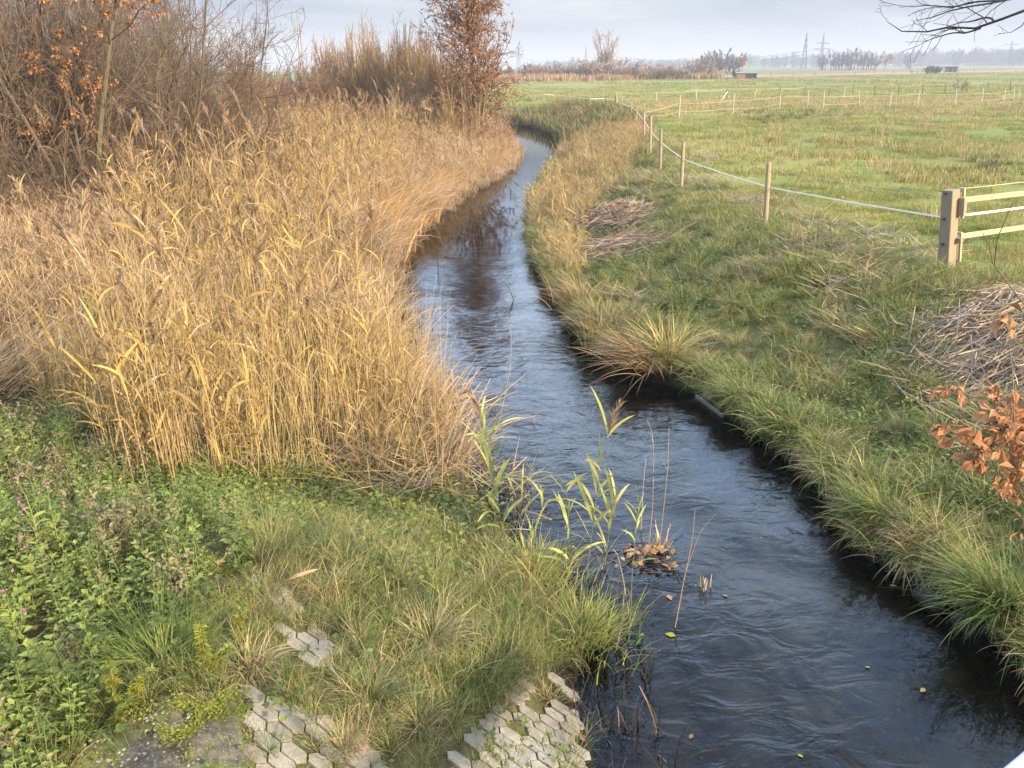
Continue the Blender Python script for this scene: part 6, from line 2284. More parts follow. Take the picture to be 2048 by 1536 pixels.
# leaf clusters at the ends of side twigs
stem_p = px_line([(2200, 900), (2140, 880), (2075, 870), (2030, 870)], np.linspace(4.6, 4.2, 4)) - O
for (cx_, cy_, r_, n_, yy) in ((1985, 885, 46, 44, 4.15), (2020, 850, 44, 46, 4.2), (1935, 868, 26, 14, 4.1), (2028, 930, 42, 40, 4.15), (1903, 862, 16, 7, 4.05), (2005, 822, 32, 20, 4.25), (1985, 930, 26, 16, 4.1), (2040, 985, 26, 16, 4.1), (1915, 778, 12, 5, 4.3),
                                (2045, 815, 34, 26, 4.3), (1950, 915, 16, 8, 4.1), (2012, 640, 16, 6, 4.5), (2050, 880, 40, 36, 4.25), (2046, 1050, 18, 8, 4.1)):
    C_ = np.array(list(at_y(cx_, cy_, yy))) - O
    rr_ = r_ * 4.6 / F_PX
    j = np.argmin(np.linalg.norm(resample(stem_p, 20) - C_, axis=1) + .0)
    A_ = resample(stem_p, 20)[j]
    mid = (A_ + C_) / 2 + np.array([0, 0, .05])
    gb.tubes(resample(np.array([A_, mid, C_]), 8)[None], np.linspace(.0045, .002, 8)[None], 5, .5)
    n_ = max(4, int(n_ * .68))
    q = rng.normal(0, 1, (n_, 3))
    q = norm(q) * (rng.random((n_, 1)) ** .5) * rr_ * np.array([1, .8, .9])
    pos = C_ + q * 1.12
    d = norm(q * 6 + rng.normal(0, .5, (n_, 3)) + np.array([-.3, 0, -.45]))
    up = norm(rng.normal(0, .5, (n_, 3)) + np.array([0, -.3, 1]))
    l_ = .092 * rng.uniform(.6, 1.15, n_)
    gl.leaves(pos, d, up, l_, l_ * .56, rng.random(n_), .3, 0, .3, .55)
    gb.tubes(np.stack([np.repeat(C_[None], n_, 0), (C_ + pos) / 2 + np.array([0, 0, .008]), pos], 1), np.full((n_, 3), .0011), 3, .6)
gb.build('branch', MAT['bark_grey'], root)
gl.build('foliage', MAT['oak_leaf'], root)
# ------------------------------------------------------------------ single plants and small things
def reed_thing(name, label, group, loc, H, lean, az, nleaf, plume, mats, rad=.0042, leafw=.022, leafL=.38, lo=.25, category='reed'):
    root = empty(name, loc)
    tag(root, label, category, group)
    a, b, c = G(), G(), G()
    reed_parts(H, lean, az, nleaf, plume, a, b, c, 0, 0, 0, rad, leafw, leafL, lo)
    a.build('stem', MAT[mats[0]], root)
    if nleaf:
        b.build('foliage', MAT[mats[1]], root)
    if plume:
        c.build('plume', MAT[mats[2]], root)
    return root


GOLD = ('reed_stem', 'reed_leaf', 'plume')
GP = 'tall plumed reeds rising out of the reed bed'
LP = 'tall dry reed with a feathery plume rising above the golden reed bed'
prot = [reed_thing('plumed_reed', LP, GP, (0, 0, 0), rng.uniform(2.3, 2.6), rng.uniform(.05, .2), rng.uniform(2.2, 3.6), rng.integers(5, 9), True, GOLD) for _ in range(6)]


def reed_to(px_top, py_top, dist, kind):
    """plume at a sight line and distance; root set where the copy's plume lands there"""
    d = ray(px_top, py_top)
    tp = CAM + d * (dist / math.hypot(d.x, d.y))
    return tp


tops = [(205, 365, 8.2), (185, 395, 8.6), (165, 460, 8.0), (222, 375, 8.9), (340, 470, 8.3), (352, 455, 8.5), (250, 590, 7.6), (330, 215, 19), (412, 205, 19.5), (440, 210, 20), (468, 205, 21), (500, 205, 18), (525, 210, 19), (560, 225, 20),
        (582, 215, 20.5), (238, 218, 17), (285, 240, 17.5), (305, 250, 18), (372, 220, 18.5), (355, 260, 14), (398, 250, 15), (455, 345, 11), (440, 320, 11.5), (535, 330, 12), (560, 395, 10.5), (580, 350, 11.5), (405, 400, 10), (470, 430, 9.5),
        (195, 222, 18), (120, 240, 19), (640, 175, 28), (668, 180, 29), (690, 178, 30), (725, 190, 27), (735, 185, 29), (765, 175, 30), (780, 190, 28), (655, 215, 22), (610, 225, 22), (700, 230, 22), (498, 250, 15), (525, 270, 14), (600, 280, 14.5),
        (640, 300, 13), (480, 300, 13), (420, 290, 13.5), (330, 320, 13), (292, 300, 14), (262, 330, 13), (690, 350, 12), (620, 420, 10.5), (700, 480, 10), (530, 470, 9.5), (395, 520, 8.6), (455, 540, 8.8), (655, 560, 9.2)]
uniq = {0: 'foremost tall reed with an orange tinted one-sided plume, standing clear at the left', 1: 'tall reed with a pale spiky plume just right of the foremost clear reed', 6: 'short front reed with a drooping plume low on the left',
        4: 'front reed with a shaggy pale plume near the middle of the left reeds', 7: 'lone far reed with a narrow plume against the dark thicket, highest on the left'}
for i, (a, b, dist) in enumerate(tops):
    tp = reed_to(a, b, dist, 0)
    z0 = gz(tp.x, tp.y)
    H = tp.z - z0 + .1
    k_ = i % 6
    c = prot[k_] if i < 6 else copy_tree(prot[k_])
    c['group'] = GP
    hp_ = 2.55
    sc_ = H / hp_
    c.location = (tp.x + .16 * sc_, tp.y, z0 - .02)
    c.scale = (min(1.15, .45 + .55 * sc_),) * 2 + (sc_,)
    c.rotation_euler = (0, 0, rng.normal(0, .5))
    c['label'] = uniq.get(i, LP)
    if i in uniq:
        if 'group' in c:
            del c['group']

# ---- reeds standing in the water near the middle
GR = ('green_stem', 'green_reed', 'plume')
GY = ('weed_stem', 'green_reed', 'plume')


def water_reed(label, px, py, H, lean, az, nleaf, plume, mats=GR, z=0.0, **kw):
    p = at(px, py, z)
    return reed_thing('reed_plant', label, None, (p.x, p.y, z - .15 if z < .05 else z - .02), H, lean, az, nleaf, plume, mats, **kw)


water_reed('tall green reed with a brown drooping plume standing in the water', 1172, 1170, 1.75, .10, .2, 20, True, leafL=.42, leafw=.032, lo=.2)
water_reed('green reed with broad leaves left of the plumed water reed', 1140, 1180, 1.35, .06, 2.6, 15, False, leafL=.42, leafw=.032, lo=.2)
water_reed('leafy green reed leaning right of the plumed water reed', 1210, 1130, 1.0, .12, .5, 14, False, leafL=.40, leafw=.028, lo=.15)
water_reed('slim green reed with few arching leaves left of the stick clump', 1258, 1285, 1.35, .03, 1.0, 7, False, leafL=.26, leafw=.016, lo=.4)
water_reed('yellow green reed cluster stem at the water edge, tallest of its group', 990, 1065, 1.35, .12, 2.4, 22, True, GY, .12, leafL=.42, leafw=.032, lo=.15)
water_reed('yellow leaved reed leaning left at the water edge', 1005, 1080, 1.1, .2, 2.9, 18, False, GY, .12, leafL=.42, leafw=.032, lo=.1)
water_reed('yellow green reed bending right over the water beside the yellow cluster', 1030, 1090, .95, .25, .3, 12, False, GY, .10, leafL=.40, leafw=.026, lo=.1)
water_reed('short yellow reed at the foot of the yellow cluster', 1060, 1130, .8, .2, -.4, 10, False, GY, .10, leafL=.36, leafw=.026, lo=.1)
water_reed('small green reed shoot in the shallows below the leaning leafy reed', 1130, 1105, .7, .1, .8, 6, False, GR, 0, leafL=.3, leafw=.02, lo=.2)
water_reed('low green reed shoot close to the right-hand stick clump', 1268, 1075, .6, .1, .3, 6, False, GR, 0, leafL=.3, leafw=.02, lo=.2)
water_reed('bunch of short green blades standing alone in the upper water', 1028, 600, .45, .3, 2.5, 8, False, GR, 0, leafL=.3, leafw=.025, lo=.1)
water_reed('yellow green blades standing at the dark left water edge', 855, 745, .55, .1, 1.6, 9, False, GR, 0, leafL=.4, leafw=.028, lo=.0)
water_reed('upright yellow blade by the left water edge below the dark stumps', 815, 655, .5, .05, 1.6, 6, False, GR, 0.02, leafL=.4, leafw=.03, lo=.0)


def stick(label, pts, r0, mat_='pale_reed', z0=-.12, twigs=0, group=None):
    """a bare stalk: first point is where it meets the water, the others are sight points at the same distance"""
    p = at(*pts[0], 0.0)
    P = [[0, 0, z0], [0, 0, 0]]
    for q in pts[1:]:
        w_ = at_y(q[0], q[1], p.y + (q[2] if len(q) > 2 else 0))
        P.append([w_.x - p.x, w_.y - p.y, w_.z])
    g = G()
    P = resample(np.array(P), 12)
    g.tubes(P[None], np.linspace(r0, r0 * .4, 12)[None], 5, .5)
    for _ in range(twigs):
        b = interp(P, np.array([rng.uniform(.6, .95)]))
        g.ribbons(b, rng.uniform(0, 6.3, 1), rng.uniform(.1, .22, 1), rng.uniform(.4, 1.0, 1), .3, .006, 3, 0., .5, 'blade')
    o = g.build('bare_stalk', MAT[mat_])
    o.location = (p.x, p.y, 0)
    tag(o, label, 'stalk', group)
    return o


stick('long thin bare stalk bowing up out of the water, taller than the yellow reeds', [(985, 880), (1000, 840), (1020, 740), (1023, 700), (1021, 655)], .005)
stick('bare stalk rising from the debris, right one of the upright pair', [(1318, 1098), (1328, 1010), (1336, 930), (1338, 855)], .007, twigs=2)
stick('bare stalk rising from the debris, left one of the upright pair', [(1296, 1100), (1305, 1020), (1308, 900), (1302, 850), (1293, 838)], .005, twigs=2)
stick('short bare stalk left of the debris clump', [(1282, 1060), (1286, 980), (1292, 915)], .005)
stick('long pale stalk leaning right out of the water below the debris', [(1350, 1255), (1368, 1160), (1385, 1080), (1390, 1018)], .006, twigs=1)
stick('thin stalk branching off towards the open water above the leaning stalk', [(1366, 1160), (1385, 1105), (1402, 1060), (1432, 1028)], .003)
stick('pale stalk standing straight at the lower left of the debris', [(1258, 1230), (1245, 1150), (1233, 1100), (1226, 1098)], .005)
stick('thin stalk on the left leaning over the water below the reeds', [(880, 820), (898, 790), (916, 745)], .004)
stick('dark wet stick poking up out of the brown reflection', [(876, 548), (876, 520), (872, 500)], .010, 'black_stem')
stick('tiny broken stick poking out of the middle of the stream', [(1066, 845), (1069, 835), (1073, 826)], .012, 'pale_reed')


# broken stub bunch
def stub(label, px, py, n, h, matk, group):
    p = at(px, py, 0)
    g = G()
    b = np.column_stack([rng.normal(0, .03, (n, 2)), np.full(n, -.12)])
    g.ribbons(b, rng.uniform(0, 6.3, n), h * rng.uniform(.6, 1.2, n), np.abs(rng.normal(.15, .2, n)), rng.normal(.1, .2, n), .012, 3, rng.normal(0, .6, n), rng.random(n), 'strip')
    o = g.build('broken_stem_clump', MAT[matk])
    o.location = (p.x, p.y, 0)
    return tag(o, label, 'stem clump', group)


stub('broken straw stub with leaf scraps sticking up in the lower stream', 1408, 1178, 14, .22, 'pale_reed', None)
stub('bundle of snapped straw stalks in the middle of the debris clump', 1322, 1095, 24, .34, 'pale_reed', None)

# debris caught round the stalks: leaves and mud held together
p = at(1300, 1115, 0)
root = empty('debris_clump', (p.x, p.y, 0))
tag(root, 'dark raft of rotting leaves and stalks caught round the upright bare stalks', 'debris')
g = G()
nb = 60
a = rng.uniform(0, 6.3, nb)
rr = np.abs(rng.normal(0, .14, nb))
fallen_leaf_into(g, np.column_stack([rr * np.cos(a) * 1.5, rr * np.sin(a), .02 + .09 * np.exp(-(rr / .12) ** 2) * rng.random(nb)]), .085, nb)
g.build('rotting_leaves', MAT['dead_leaf'], root)
g = G()
nb = 50
b = np.column_stack([rng.normal(0, .2, nb), rng.normal(0, .12, nb), rng.uniform(-.02, .05, nb)])
g.ribbons(b, rng.uniform(0, 6.3, nb), rng.uniform(.1, .4, nb), 1.45, .15, .010, 3, rng.normal(0, .6, nb), rng.random(nb), 'strip')
g.build('stalk_litter', MAT['black_stem'], root)

# floating and sunken leaves, singly
lfm = []
for mk_ in ('oak_leaf', 'yellow_leaf', 'wet_leaf'):
    g = G()
    g.leaves(np.array([[-.035, 0, .004]]), np.array([[1., .1, 0]]), np.array([[0, .1, 1.]]), .075, .045, .5, .06, 0, .06)
    lfm.append(g.mesh('floating_leaf', [MAT[mk_]]))
fl = [(1338, 1195, 0, 'orange leaf floating left of the leaning pale stalk', 1.2), (1342, 1270, 1, 'large pale green leaf caught at the foot of the leaning stalk', 1.3), (1285, 1270, 1, 'small yellow leaf floating left of the leaning stalk', .7),
      (1786, 1172, 0, 'brown leaf floating by the right bank below the drooping sedge', .9), (1848, 1202, 0, 'orange leaf floating in the dark water near the right bank wall', .9), (1523, 1076, 1, 'tiny pale leaf drifting in the middle of the lower stream', .5),
      (1450, 1192, 2, 'yellowish leaf under the surface right of the broken straw stub', .8), (1845, 1380, 2, 'brownish leaf drifting at the lower right of the stream', .9), (1383, 1474, 2, 'tan leaf drifting near the bottom edge, left of centre stream', .8), (1600, 1512, 1, 'small yellow leaf drifting at the bottom edge', .6),
      (1166, 1483, 0, 'orange leaf lying at the wet rim of the paving', 1.0), (1735, 1335, 1, 'pale leaf drifting midway to the right bank', .6)]
for (a, b, k_, lb, s_) in fl:
    p = at(a, b, .004)
    o = bpy.data.objects.new('floating_leaf', lfm[k_])
    COL.objects.link(o)
    o.location = p if a != 1166 else tuple(ground_at(a, b) + Vector((0, 0, .03)))
    o.rotation_euler = (0, 0, rng.uniform(0, 6))
    o.scale = (s_,) * 3
    tag(o, lb, 'leaf', 'single leaves on the water')

# board along the foot of the right bank
a, b = at(1392, 792, .03), at(1445, 832, .03)
d = b - a
root = G()
root.box((0, 0, 0), d.length * 1.0, .035, .06, None, bev=.006)
o = root.build('bank_board', MAT['plank'])
o.location = (a + b) / 2
o.rotation_euler = (R(12), 0, math.atan2(d.y, d.x))
tag(o, 'weathered grey board lying at the foot of the right bank by the sedge', 'board')
for (a_, b_, c_, e_, lb) in ((1820, 1175, 1895, 1228, 'dark wet concrete edging block under the right bank grass, upper one'), (1897, 1226, 1960, 1272, 'dark wet concrete edging block under the right bank grass, lower one')):
    a, b = at(a_, b_, .03), at(c_, e_, .03)
    d = b - a
    g = G()
    g.box((0, 0, 0), d.length * .62, .12, .17, None, bev=.02)
    o = g.build('edging_block', MAT['wet_block'])
    o.location = (a + b) / 2
    o.rotation_euler = (R(18), 0, math.atan2(d.y, d.x))
    tag(o, lb, 'edging block', 'edging blocks of the right bank')


# ---- sedge tussocks and grass tussocks as single plants
def tussock(name, label, px, py, n, L, spread, tilt, bend, w_, mats, dirbias=0.0, az=None, group=None, dead=.2, dz=-.02, nseg=7):
    p = ground_at(px, py)
    me_ = tuft_proto(n, L, spread, tilt, bend, w_, [MAT[m] for m in mats], dirbias, nseg, dead)
    o = bpy.data.objects.new(name, me_)
    COL.objects.link(o)
    o.location = (p.x, p.y, p.z + dz)
    fa_ = float(flow_az(np.array([p.x]), np.array([p.y]), p.x < 0.6 and p.y < 30 and False)[0]) if az is None else az
    o.rotation_euler = (0, 0, fa_)
    return tag(o, label, 'tussock', group)


GS = 'sedge tussocks along the right water edge'
tussock('sedge_tussock', 'big bright green sedge tussock drooping over the water at the lower right edge', 2010, 1225, 620, .85, .16, .55, 1.15, .010, ('sedge', 'sedge'), .55, group=GS, dead=.0)
tussock('sedge_tussock', 'green sedge tussock hanging over the water left of the big bright one', 1765, 1040, 420, .62, .13, .55, 1.2, .008, ('sedge', 'sedge_gold'), .55, group=GS, dead=.12)
tussock('sedge_tussock', 'straw tinted sedge tussock between the two green ones', 1880, 1075, 320, .55, .13, .5, 1.3, .007, ('sedge_gold', 'grass_dry'), .5, group=GS, dead=.4)
tussock('sedge_tussock', 'spiky yellow green sedge with long arching blades at the bend of the right bank', 1335, 715, 170, 1.0, .12, .6, .95, .015, ('sedge_gold', 'sedge_gold'), .2, group=GS, dead=.0)
tussock('sedge_tussock', 'flattened brown sedge sweeping left over the water below the spiky one', 1300, 728, 420, 1.1, .20, .95, .7, .014, ('sedge_brown', 'sedge_gold'), .9, PI * 1.02, group=GS, dead=.15)
tussock('sedge_tussock', 'brown and straw sedge mound upstream of the spiky one', 1215, 665, 380, .8, .26, .5, 1.2, .012, ('sedge_brown', 'grass_dry'), .4, group=GS, dead=.35)
tussock('sedge_tussock', 'yellow green sedge shoots at the water edge beside the brown mound', 1190, 690, 70, .7, .12, .2, .7, .02, ('sedge_gold', 'green_reed'), .2, group=GS, dead=.4)
tussock('sedge_tussock', 'dull sedge mound under the leaning reed stalks, farthest upstream', 1160, 610, 300, .8, .25, .5, 1.1, .013, ('sedge_brown', 'bank_reed'), .4, group=GS, dead=.4)
tussock('sedge_tussock', 'drooping green grass curtain over the dark bank above the debris', 1560, 870, 420, .5, .2, .5, 1.5, .007, ('grass', 'sedge'), .7, group=GS, dead=.3)
tussock('sedge_tussock', 'lush green grass hanging over the bank where the dark water meets the board', 1475, 800, 420, .5, .2, .5, 1.5, .007, ('grass', 'sedge'), .7, group=GS, dead=.3)
GT2 = 'grass tussocks of the foreground embankment'
tussock('grass_tussock', 'pale curled dead grass tussock in the middle of the embankment', 860, 1290, 420, .46, .13, .4, 1.7, .0055, ('grass_dry', 'grass_blue'), 0, 0, GT2, .35)
tussock('grass_tussock', 'blue green grass tussock left of the pale curled one', 740, 1400, 300, .36, .12, .55, 1.1, .0055, ('grass_blue', 'grass_dry'), 0, 0, GT2, .25)
tussock('grass_tussock', 'upright green tussock with straw tips right of the pale curled one', 960, 1360, 340, .38, .14, .45, 1.0, .0055, ('grass', 'grass_dry'), 0, 0, GT2, .25)
tussock('grass_tussock', 'dark bluish tussock above the pavers near the water', 1000, 1290, 320, .36, .14, .45, 1.0, .0055, ('grass_blue', 'grass_dry'), 0, 0, GT2, .1)
tussock('grass_tussock', 'dead straw tussock with curled tips above the mossy slab', 500, 1340, 170, .34, .09, .4, 1.8, .005, ('grass_dry', 'pale_reed'), 0, 0, GT2, .4)
tussock('grass_tussock', 'green tussock spreading beside the nettles at the lower left', 195, 1445, 260, .40, .10, .6, 1.1, .006, ('grass', 'grass_blue'), 0, 0, GT2, .1)
tussock('grass_tussock', 'long bright green grass tussock behind the yellow flowered weed', 330, 1330, 420, .52, .16, .5, 1.2, .0062, ('grass', 'sedge'), 0, 0, GT2, .1)
tussock('grass_tussock', 'fine dry tussock on the paving at the bottom edge, left of the curled leaf', 690, 1500, 240, .26, .09, .5, .9, .004, ('grass_dry', 'brown_weed'), 0, 0, GT2, .3)
tussock('grass_tussock', 'small straw tussock on the bare joint soil at the bottom centre', 840, 1460, 140, .25, .05, .5, 1.0, .004, ('grass_dry', 'grass'), 0, 0, GT2, .3)
tussock('grass_tussock', 'green tussock at the foot of the yellow brambles by the bare soil', 545, 1105, 320, .36, .13, .5, .9, .005, ('grass', 'grass_dry'), 0, 0, GT2, .2)
tussock('grass_tussock', 'second green tussock right of the bare mossy soil', 520, 1180, 220, .32, .11, .5, .9, .005, ('grass_blue', 'grass_dry'), 0, 0, GT2, .3)
tussock('reed_grass_clump', 'dense yellow green reed grass clump on the bank corner above the pavers', 1165, 1280, 640, .44, .24, .32, 1.0, .009, ('green_reed', 'sedge'), .2, .2, None, .35)
tussock('reed_grass_clump', 'yellowish reed grass clump at the foot of the tall yellow reeds', 1070, 1160, 480, .42, .22, .35, 1.0, .009, ('green_reed', 'sedge_gold'), .2, .3, None, .3)


# ---- heaps of cut reeds on the right bank
def heap(label, center, ax, bx, rot, h, n, L, mats, mainaz):
    cx, cy_ = center
    g = G()
    lay = np.sort(rng.random(n))
    r_ = np.sqrt(rng.random(n)) * (1 - .55 * lay)
    th = rng.uniform(0, 6.3, n)
    lx = r_ * np.cos(th) * ax
    ly = r_ * np.sin(th) * bx
    c, s_ = math.cos(rot), math.sin(rot)
    x = cx + lx * c - ly * s_
    y = cy_ + lx * s_ + ly * c
    zt_ = terrain(x, y) + h * np.clip(1 - r_ ** 2, 0, 1) * lay ** .7 + .01
    O = np.array([cx, cy_, gz(cx, cy_)])
    az = mainaz + rng.normal(0, .5, n) + np.where(rng.random(n) < .5, PI, 0) + np.where(rng.random(n) < .12, 1.2, 0)
    l_ = L * rng.uniform(.4, 1.2, n)
    # follow the slope
    dx = np.cos(az) * .3
    dy = np.sin(az) * .3
    slope = (terrain(x + dx, y + dy) - terrain(x - dx, y - dy)) / .6
    tilt = PI / 2 - np.arctan(slope) + rng.normal(-.05, .10, n)
    b = np.stack([x, y, zt_], 1) - O - np.stack([np.cos(az), np.sin(az), slope], 1) * (l_ * .4)[:, None]
    m = rng.random(n) < .35
    for sel, mi in ((~m, 0), (m, 1)):
        g.ribbons(b[sel], az[sel], l_[sel], tilt[sel], rng.normal(.08, .14, sel.sum()), rng.uniform(.008, .020, sel.sum()), 3, rng.normal(PI / 2, .7, sel.sum()), rng.random(sel.sum()), 'strip', mi)
    o = g.build('cut_reed_heap', [MAT[q] for q in mats])
    o.location = O
    return tag(o, label, 'reed heap', 'heaps of cut reeds on the right bank')


c1_ = ground_at(1215, 435)
heap('grey heap of cut reed stalks on the right bank, upstream one of the pair', (c1_.x, c1_.y), 2.3, 1.25, R(110), .22, 3000, .75, ('grey_reed', 'brown_weed'), R(70))
c1b = ground_at(1240, 500)
heap('grey heap of cut reed stalks nearer the spiky sedge, middle one', (c1b.x, c1b.y), 1.7, 1.05, R(150), .2, 2400, .75, ('grey_reed', 'brown_weed'), R(150))
c2_ = ground_at(1985, 665)
heap('large pale heap of cut reed stalks sloping at the right edge below the gate', (c2_.x + .35, c2_.y), 2.3, 1.5, R(40), .13, 5600, .62, ('grey_reed', 'pale_reed'), R(28))


# ---- dry weeds, dead branch on the right bank
def dry_weed(label, px, pyb, H, seed, group='dry weed stems by the fence'):
    p = ground_at(px, pyb)
    return woody('dry_weed', tuple(p), rng.uniform(0, 6), label, 'weed', group, dict(n=2, spread=.08, lean=.08, leanv=.06, L=H, r=.007), [S(6, .05, .02, .6), S(4, .1, .06, .6, 7, .35, .45, .3, .6), S(3, .12, .03, .5, 3, .3, .5, .5, .7)],
                 ('pale_reed', 'pale_reed'), 1, minr=(.004, .003, .0025), part=('stem', 'twigs'))


dry_weed('tall dry weed with forked top, leftmost in front of the second fence span', 1580, 500, .75, 1)
dry_weed('tall dry branching weed in front of the second fence span, middle one', 1640, 505, .85, 2)
dry_weed('dry weed with thin upright stems right of the middle one', 1668, 510, .75, 3)
dry_weed('dry weed leaning near the bank top below the tape fence', 1615, 520, .6, 4)
dry_weed('thin dry weed nearest the gate post', 1725, 545, .5, 5)
p = ground_at(1470, 545)
db = woody('dead_branch', (p.x, p.y, p.z + .05), 1.0, 'bleached dead branch with forked twigs lying on the grassy bank', 'branch', None, dict(n=2, spread=.05, lean=1.25, leanv=.1, L=.95, r=.011), [S(7, .12, .0, .6), S(5, .15, .05, .6, 6, .2, .6, .5, .6), S(4, .15, .02, .5, 3, .3, .6, .5, .6)],
           ('grey_reed', 'grey_reed'), 1, minr=(.005, .004, .003), part=('limb', 'twigs'))
p = ground_at(1525, 640)
g = G()
g.tubes(np.array([[[0, 0, .06], [.15, -.04, .08], [.32, -.10, .06]]]), np.array([[.014, .012, .008]]), 6, cap=True)
o = g.build('dead_stick', MAT['grey_reed'])
o.location = p
tag(o, 'short thick bleached stick lying in the grass below the dead branch', 'stick')


# ---- thistles and yellow weeds at the left
def thistle(label, px, py, H, heads):
    p = ground_at(px, py)
    root = empty('thistle', tuple(p), rng.uniform(0, 6))
    tag(root, label, 'thistle', 'flowering thistles at the left edge')
    gs_, gl_ = G(), G()
    P = curve_stem(H, .06, rng.uniform(0, 6), 6)
    gs_.tubes(P[None], np.linspace(.006, .003, 6)[None], 5)
    B, D, L, Rd = sprout(P[None], np.linspace(.006, .003, 6)[None], np.array([H]), heads, .55, .5, .32, .7)
    Q, Rq = extend(B, D, L, Rd, 5, .06, .08, .3)
    gs_.tubes(Q, np.maximum(Rq, .002), 4)
    n_ = 30
    t = rng.uniform(.05, .85, n_)
    b = interp(P, t)
    gl_.ribbons(b, rng.uniform(0, 6.3, n_), .17 * (1.15 - t) * rng.uniform(.7, 1.2, n_), rng.uniform(.6, 1.2, n_), rng.uniform(.4, 1.1, n_), .035 * (1.1 - .6 * t), 5, rng.normal(0, .5, n_), rng.random(n_), 'lance')
    gs_.build('stem', MAT['green_stem'], root)
    gl_.build('foliage', MAT['nettle_light'], root)
    for q in Q:
        e = q[-1]
        g = G()
        zz = np.linspace(0, .024, 5)
        g.tubes(np.stack([0 * zz + e[0], 0 * zz + e[1], e[2] - .006 + zz], 1)[None], np.array([[.004, .010, .011, .009, .008]]), 7, .2, 0)
        m_ = 26
        a = rng.uniform(0, 6.3, m_)
        g.ribbons(np.tile(e + np.array([0, 0, .016]), (m_, 1)), a, .026, rng.uniform(0, .75, m_), .2, .004, 2, rng.normal(0, .5, m_), rng.random(m_), 'strip', 1)
        g.build('flower_head', [MAT['green_stem'], MAT['purple']], root)
    return root


thistle('tallest flowering thistle with pale and purple heads at the left edge of the picture', 50, 985, .85, 5)
thistle('thistle with a single purple cluster touching the left picture edge', 5, 960, .80, 3)
thistle('pink headed thistle among the nettles, middle of the left edge', 92, 1130, .58, 5)
thistle('small thistle with two purple heads right of the pink headed one', 125, 1120, .5, 2)
thistle('low thistle with one pink head above the lower nettles', 25, 1120, .52, 3)
thistle('short faded thistle half hidden in the lower left nettles', 45, 1330, .45, 2)


def mugwort(label, px, py, H, lean, az, yellow):
    p = ground_at(px, py)
    root = empty('yellow_weed', tuple(p))
    tag(root, label, 'weed', 'yellowing leafy weeds near the slab')
    P = curve_stem(H, lean, az, 6)
    g = G()
    g.tubes(P[None], np.linspace(.005, .002, 6)[None], 5)
    g.build('stem', MAT['weed_stem'], root)
    g, g2 = G(), G()
    n_ = 46
    t = rng.uniform(.15, 1, n_)
    b = interp(P, t)
    a = rng.uniform(0, 6.3, n_)
    for s_ in (-.7, -.35, 0, .35, .7):
        el = rng.normal(.1, .3, n_)
        d = np.stack([np.cos(a + s_) * np.cos(el), np.sin(a + s_) * np.cos(el), np.sin(el)], 1)
        l_ = .058 * (1.15 - .5 * t) * (1 - .35 * abs(s_)) * rng.uniform(.8, 1.2, n_)
        lowsel = t < yellow
        for sel, gg in ((lowsel, g), (~lowsel, g2)):
            if sel.any():
                gg.leaves(b[sel], d[sel], np.array([[0, 0, 1.]]), l_[sel], l_[sel] * .32, rng.random(sel.sum()), .15, 0, -.1)
    if g.n:
        g.build('yellow_foliage', MAT['yellow_leaf'], root)
    if g2.n:
        g2.build('green_foliage', MAT['nettle_light'], root)
    return root


mugwort('tall leafy weed, green on top and bright yellow below, left of the long grass', 240, 1440, .52, .15, 1.8, .62)
mugwort('bushy yellow weed leaning right at the foot of the long grass', 262, 1425, .32, .5, .1, .8)
mugwort('slim yellow weed hanging over the bare soil above the slab', 415, 1350, .42, .15, 1.9, .85)
mugwort('small green and yellow weed at the upper rim of the mossy slab', 432, 1345, .22, .5, .0, .55)
mugwort('tiny yellow green weed on the slab edge below the bushy yellow one', 232, 1462, .16, .4, .4, .7)
mugwort('small yellow weed with reddish stems left of the stepped pavers', 478, 1290, .26, .25, 1.0, .8)

# single large-leaved nettles in front of the patch
def nettle_plant(label, px, py, H, leafL, light):
    p = ground_at(px, py)
    root = empty('nettle_plant', tuple(p), rng.uniform(0, 6))
    tag(root, label, 'nettle', 'large leaved nettles at the lower left')
    gs_, gl_ = G(), G()
    for _ in range(2):
        g2 = G()
        nettle_into(g2, H * rng.uniform(.75, 1.05), abs(rng.normal(.08, .08)), rng.uniform(0, 6.3), 0, 1, leafL, 8, .25, .72, np.append(rng.normal(0, .04, 2), 0))
        gs_.v += g2.v[:1]; gs_.r += g2.r[:1]; gs_.t += g2.t[:1]; gs_.m += g2.m[:1]
        gs_.f += [g2.f[0] + gs_.n]
        gs_.n += len(g2.v[0])
        k0 = len(g2.v[0])
        base = gl_.n
        gl_.v += g2.v[1:]; gl_.r += g2.r[1:]; gl_.t += g2.t[1:]
        gl_.f += [f - k0 + base for f in g2.f[1:]]
        gl_.m += [m_ * 0 for m_ in g2.m[1:]]
        gl_.n += g2.n - k0
    gs_.build('stem', MAT['green_stem'], root)
    gl_.build('foliage', MAT['nettle_light' if light else 'nettle'], root)


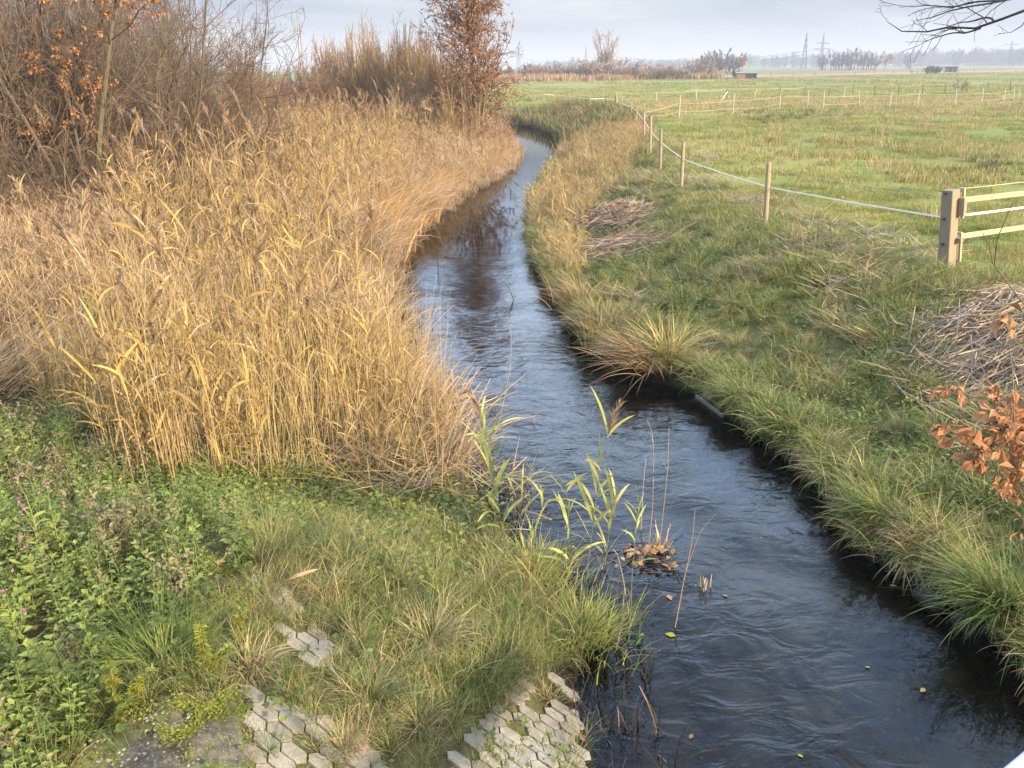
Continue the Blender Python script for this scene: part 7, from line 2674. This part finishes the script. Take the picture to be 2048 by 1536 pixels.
nettle_plant('pale large leaved nettle nearest the left edge above the bottom corner', 75, 1400, .42, .105, True)
nettle_plant('large pale nettle beside the green tussock at the lower left', 130, 1395, .40, .095, True)
nettle_plant('tall light nettle in the bottom left corner', 20, 1480, .45, .11, True)
nettle_plant('broad leaved green nettle left of the long bright grass', 215, 1270, .36, .09, True)
nettle_plant('green nettle at the right edge of the patch beside the bare soil', 300, 1200, .34, .08, False)
nettle_plant('light green nettle halfway up the left edge under the thistles', 60, 1240, .42, .09, True)
nettle_plant('dark green nettle in the middle of the patch', 170, 1120, .42, .08, False)
nettle_plant('broad green nettle near the top of the patch below the tall reeds', 260, 1050, .38, .08, False)

# large pale curled reed leaf lying on the grass
p = ground_at(600, 1178)
g = G()
g.ribbons(np.array([[-.09, -.04, .10]]), R(25), .25, 1.35, .25, .032, 8, .5, .5, 'lance')
o = g.build('curled_leaf', MAT['pale_reed'])
o.location = p
tag(o, 'large pale curled leaf lying on the grass right of the bare soil', 'leaf')
p = ground_at(420, 930)
q = ground_at(500, 945)
g = G()
Pq = resample(np.array([list(p + Vector((0, 0, .45))), list((p + q) / 2 + Vector((0, 0, .30))), list(q + Vector((0, 0, .12)))]) - np.array(q), 8)
g.tubes(Pq[None], np.linspace(.008, .005, 8)[None], 5)
g.ribbons(Pq[2:7:2], np.array([.2, -.2, .3]), .3, 1.4, .4, .025, 5, .3, rng.random(3), 'lance')
o = g.build('fallen_reed', MAT['reed_leaf'])
o.location = q
tag(o, 'snapped pale reed lying slantwise in front of the reed bed above the nettles', 'reed')

# ------------------------------------------------------------------ the air: one box of thin even haze round everything
g = G()
g.box((0, 2400, 26), 9000, 9200, 56)
m, nt, out = mat('air')
vol = N(nt, 'ShaderNodeVolumePrincipled')
vol.inputs['Color'].default_value = (.53, .57, .635, 1)
vol.inputs['Density'].default_value = .00085
vol.inputs['Anisotropy'].default_value = 0.0
nt.links.new(vol.outputs[0], out.inputs['Volume'])
hz_o = g.build('haze', m)
hz_o.location = (0, 0, 0)
tag(hz_o, 'thin bluish haze lying over the plain and the distant woods', 'haze', kind='stuff')
